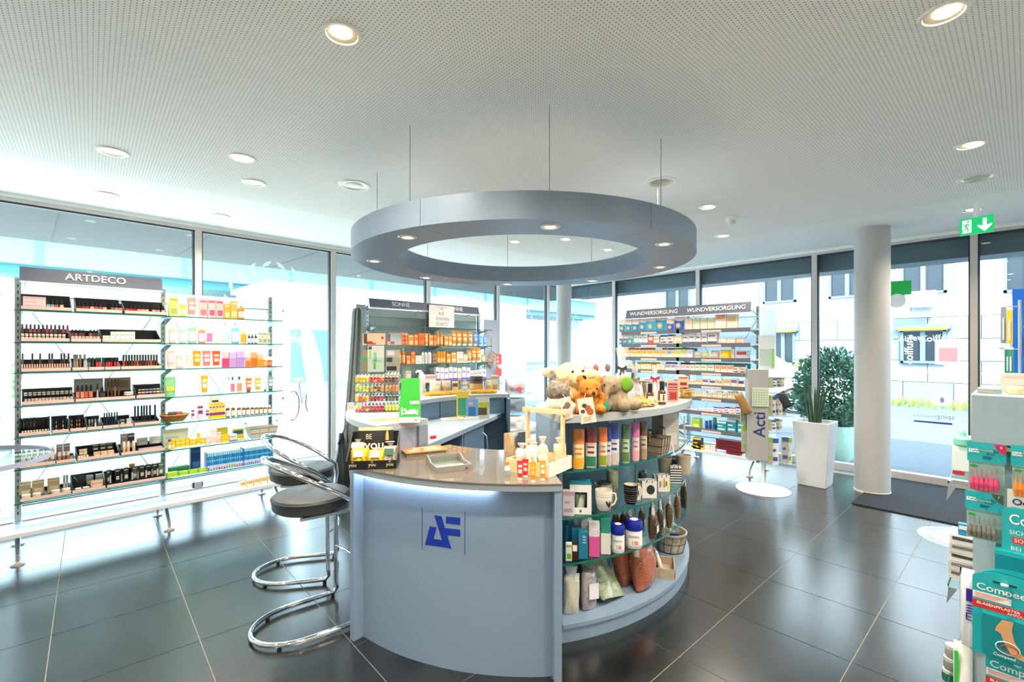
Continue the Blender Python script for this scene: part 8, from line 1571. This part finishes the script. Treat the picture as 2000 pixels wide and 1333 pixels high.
make('C', sx(1955, .06)-sx(1909, .06), .06, .012, ('8ab0bc', 'd8b890', 2), 'flat blue carton lying on top of the stand', ST.P((sx(1955, .06)+sx(1909, .06))/2, .05, zt_), ST.rz); make('C', sx(2080, .14)-sx(1953, .14), .03, sz(1970, 730, .14)-zt_, ('d2c6bc', 'c8bab0', 0), 'plain beige carton standing on the stand top', ST.P((sx(1953, .14)+sx(2080, .14))/2, .14, zt_), ST.rz); make('J', .03, .03, .02, ('f0dcb4', 'e8d0a0', 'f2e4c4'), 'small cream jar on the stand top before the beige carton', ST.P(sx(1982, .06), .06, zt_), ST.rz)
# blue poster and hanging toothbrushes behind
py_ = .34
x0_, x1_ = sx(1977, py_), sx(2150, py_); z1_, z0_ = sz(1990, 565, py_), zt_
t = thing('blue_poster_board', 'bright blue upright poster board with pale rotated lettering on the stand', 'poster', ST.P((x0_+x1_)/2, py_, z0_), ST.rz); w_, h_ = x1_-x0_, z1_-z0_
part('board', MB().bx(-w_/2, w_/2, 0, .004, 0, h_, mat('#0f5fc4', .35)), t); part('lettering', MB().text('YOU', .085, mat('#f0d8cc', .5), (-w_/2+.045, -.001, h_*.58), roll=-math.pi/2, bold=.01), t, smooth=0) if 0 else None
q = MB(); lc = mat('#f0d8cc', .5)
for zf in (.34, .46): q.bx(-w_/2+.026, -w_/2+.05, -.001, 0, h_*zf, h_*(zf+.045), lc)
q.front([(-w_/2+.045+.022*math.cos(a*math.pi/8), h_*.62+.022*math.sin(a*math.pi/8)) for a in range(16)], -.001, 0, lc); q.bx(-w_/2+.026, -w_/2+.05, -.001, 0, h_*.72, h_*.735, lc); q.bx(-w_/2+.026, -w_/2+.05, -.001, 0, h_*.77, h_*.785, lc); part('pale_letter_shapes', q, t, smooth=0)
q = MB()
for a, b, c, d in ((.02, .05, .40, .45), (.01, .03, .33, .37), (.04, .07, .24, .31), (.0, .06, .5, .505)): q.bx(-w_/2+a, -w_/2+b, -.0006, 0, h_*c, h_*d, mat('#3c4ab0', .4))
part('violet_print', q, t, smooth=0)
hk = thing('toothbrush_hook_frame', 'thin wire hook frame for toothbrushes on top of the stand', 'hook frame', ST.P(sx(1972, .28), .28, zt_), ST.rz); za_, zb2 = sz(1962, 600, .28)-zt_, sz(1962, 683, .28)-zt_
part('upright', MB().tube([(0.02, .03, 0), (.02, .03, za_+.02)], .004, STEEL, 8), hk)
for z in (za_, zb2): part('hook_wire', MB().tube([(.02, .03, z), (-.02, .0, z+.004)], .002, STEEL, 6), hk)
for k, (px, pt, pb_, c, n) in enumerate(((1960, 600, 671, '8a94a4', 'grey wrapped toothbrush on the upper hook'), (1972, 606, 672, 'e0c040', 'yellow wrapped toothbrush on the upper hook'), (1968, 683, 730, '2f7a70', 'dark green toothbrush pack on the lower hook'), (1974, 683, 730, '3a8a7c', 'second green toothbrush pack on the lower hook'))):
    yk = .265-.004*k; zt2, zb3 = sz(px, pt, yk), sz(px, pb_, yk); t = thing('toothbrush_pack', n, 'toothbrush', ST.P(sx(px, yk), yk, zb3), ST.rz); h_ = zt2-zb3; part('sleeve', MB().bx(-.006, .006, 0, .003, 0, h_, mat('#'+c, .4)), t); part('brush_handle', MB().tube([(0, -.002, h_*.1), (0, -.003, h_*.7)], .002, mat('#cfd8e0', .4), 6), t); part('hang_tab', MB().bx(-.006, .006, 0, .002, h_, h_*1.08, WH), t)

# ------------------------------------------------------------------ vinyl on the glass
VG = frosted_mat('#c9e0d4', .6, .25, 'pale_green_vinyl'); VW = frosted_mat('#f4fbfb', .6, .15, 'white_vinyl')
def leaf_mesh(m):
    return MB().add([(0, 0, -.5), (.2, 0, -.15), (.22, 0, .1), (0, 0, .5), (-.22, 0, .1), (-.2, 0, -.15)], [(0, 1, 2, 3, 4, 5)], m).mesh('laurel_leaf', 0)
LM = leaf_mesh(VG)
def wreath(win, cx, cz, rad, tsize, txt2=True):
    for sg in (-1, 1):
        for k in range(9):
            a = -75+k*19
            for io in (-1, 1):
                an = R(a+(4 if io > 0 else 0)); rr = rad+io*rad*.085; x, z = cx+sg*rr*math.cos(an), cz+rr*math.sin(an)
                o = link('laurel_leaf', LM, win, (x, .058, z)); o.scale = (rad*.2, 1, rad*.29); o.rotation_euler = (0, -sg*(an+io*-.5+.0), 0)
    q = MB(); q.text('30', tsize, VG, (cx, .058, cz+rad*.18), math.pi, bold=.03)
    if txt2: q.text('Jahre', tsize*.5, VG, (cx, .058, cz-rad*.38), math.pi, bold=.02)
    part('vinyl_lettering', q, win, smooth=0)
def lwl(px, py, k):                                      # wall coordinate relative to the pane's root
    x = lw_x(px, .05); d = ray(px, py); tt = (LW_O.dot(lv)+.05)/d.dot(lv); return x-LX[k], HC+d.z*tt
x_, z_ = lwl(535, 598, 2); wreath(lwins[2], x_, z_, .46, .36)
x_, z_ = lwl(1022, 640, 5); wreath(lwins[5], x_, z_, .34, .26)
d = ray(1146, 640); tt = (XR+.05)/d.x; wreath(rwins[0], rw_x(1146, .05)-RX[0], HC+d.z*tt, .36, .28)
q = MB(); x_, z_ = lwl(775, 568, 3); q.text('Floriani', .24, VW, (x_, .058, z_), math.pi) if 0 else None
xa_, z_ = lwl(905, 583, 4); part('vinyl_lettering', MB().text('Apotheke', .2, VW, (xa_, .058, z_), math.pi, bold=.02, fit=1.0), lwins[4], smooth=0)
xa_, z_ = lwl(556, 662, 2); part('vinyl_lettering', MB().text('Apotheke', .15, VW, (xa_, .058, z_), math.pi, bold=.01), lwins[2], smooth=0)
def film_band(win, k, pts):
    a = [lwl(px, py, k) for px, py in pts]; part('white_film', MB().add([(x, .0585, z) for x, z in a], [tuple(range(len(a)))], VW), win, smooth=0)
film_band(lwins[2], 2, [(588, 640), (608, 640), (628, 700), (638, 780), (640, 880), (600, 880), (602, 800), (598, 740), (590, 690)])
# pharmacy cross and notices on the door
def rwl(px, py, k): d = ray(px, py); tt = (XR+.05)/d.x; return rw_x(px, .05)-RX[k], HC+d.z*tt
GV = mat('#1fc455', .5, name='green_vinyl')
def rpoly(name, pts, m, y=.048): a = [rwl(px, py, 3) for px, py in pts]; part(name, MB().add([(x, y, z) for x, z in a], [tuple(range(len(a)))], m), rwins[3], smooth=0)
rpoly('green_cross', [(1705, 520), (1739, 517), (1739, 550), (1780, 548), (1780, 575), (1739, 579), (1741, 604), (1706, 606), (1706, 585), (1669, 586), (1669, 560), (1705, 556)], GV)
a = [rwl(1752, 588, 3)]; part('white_disc', MB().add([(a[0][0]+.085*math.cos(k*math.pi/10), .0475, a[0][1]+.085*math.sin(k*math.pi/10)) for k in range(20)], [tuple(range(20))], mat('#f4f8f6', .5)), rwins[3], smooth=0)
rpoly('notice_sheet', [(1826, 664), (1876, 662), (1876, 715), (1826, 712)], frosted_mat('#efdfea', .6)); rpoly('notice_print', [(1834, 680), (1870, 679), (1870, 708), (1834, 706)], frosted_mat('#f0b8b0', .6), .0475)
a = rwl(1840, 782, 3); part('round_seal', MB().add([(a[0]+.095*math.cos(k*math.pi/12), .048, a[1]+.072*math.sin(k*math.pi/12)) for k in range(24)], [tuple(range(24))], frosted_mat('#d8d4e4', .6, .2)), rwins[3], smooth=0); part('seal_mark', MB().add([(a[0]+.02*math.cos(k*math.pi/6), .0475, a[1]+.035*math.sin(k*math.pi/6)) for k in range(12)], [tuple(range(12))], frosted_mat('#a898a8', .5)), rwins[3], smooth=0)
a = rwl(1847, 815, 3); part('vinyl_lettering', MB().text('sping', .075, mat('#a8a4b0', .5), (a[0], .048, a[1]), math.pi), rwins[3], smooth=0); a = rwl(1806, 813, 3); part('vinyl_lettering', MB().text('HealthCare', .045, mat('#b8b4c0', .5), (a[0], .048, a[1]), math.pi, fit=.2), rwins[3], smooth=0)
rpoly('blue_bar', [(1785, 821), (1860, 827), (1860, 831), (1785, 824)], mat('#2a58b4', .5))
# ------------------------------------------------------------------ shared labels become groups
_seen = {}
for o in bpy.data.objects:
    if o.parent is None and 'label' in o and 'kind' not in o: _seen.setdefault(o['label'], []).append(o)
for lab, os_ in _seen.items():
    if len(os_) > 1:
        for o in os_:
            if 'group' not in o: o['group'] = ' '.join(lab.split()[:8])
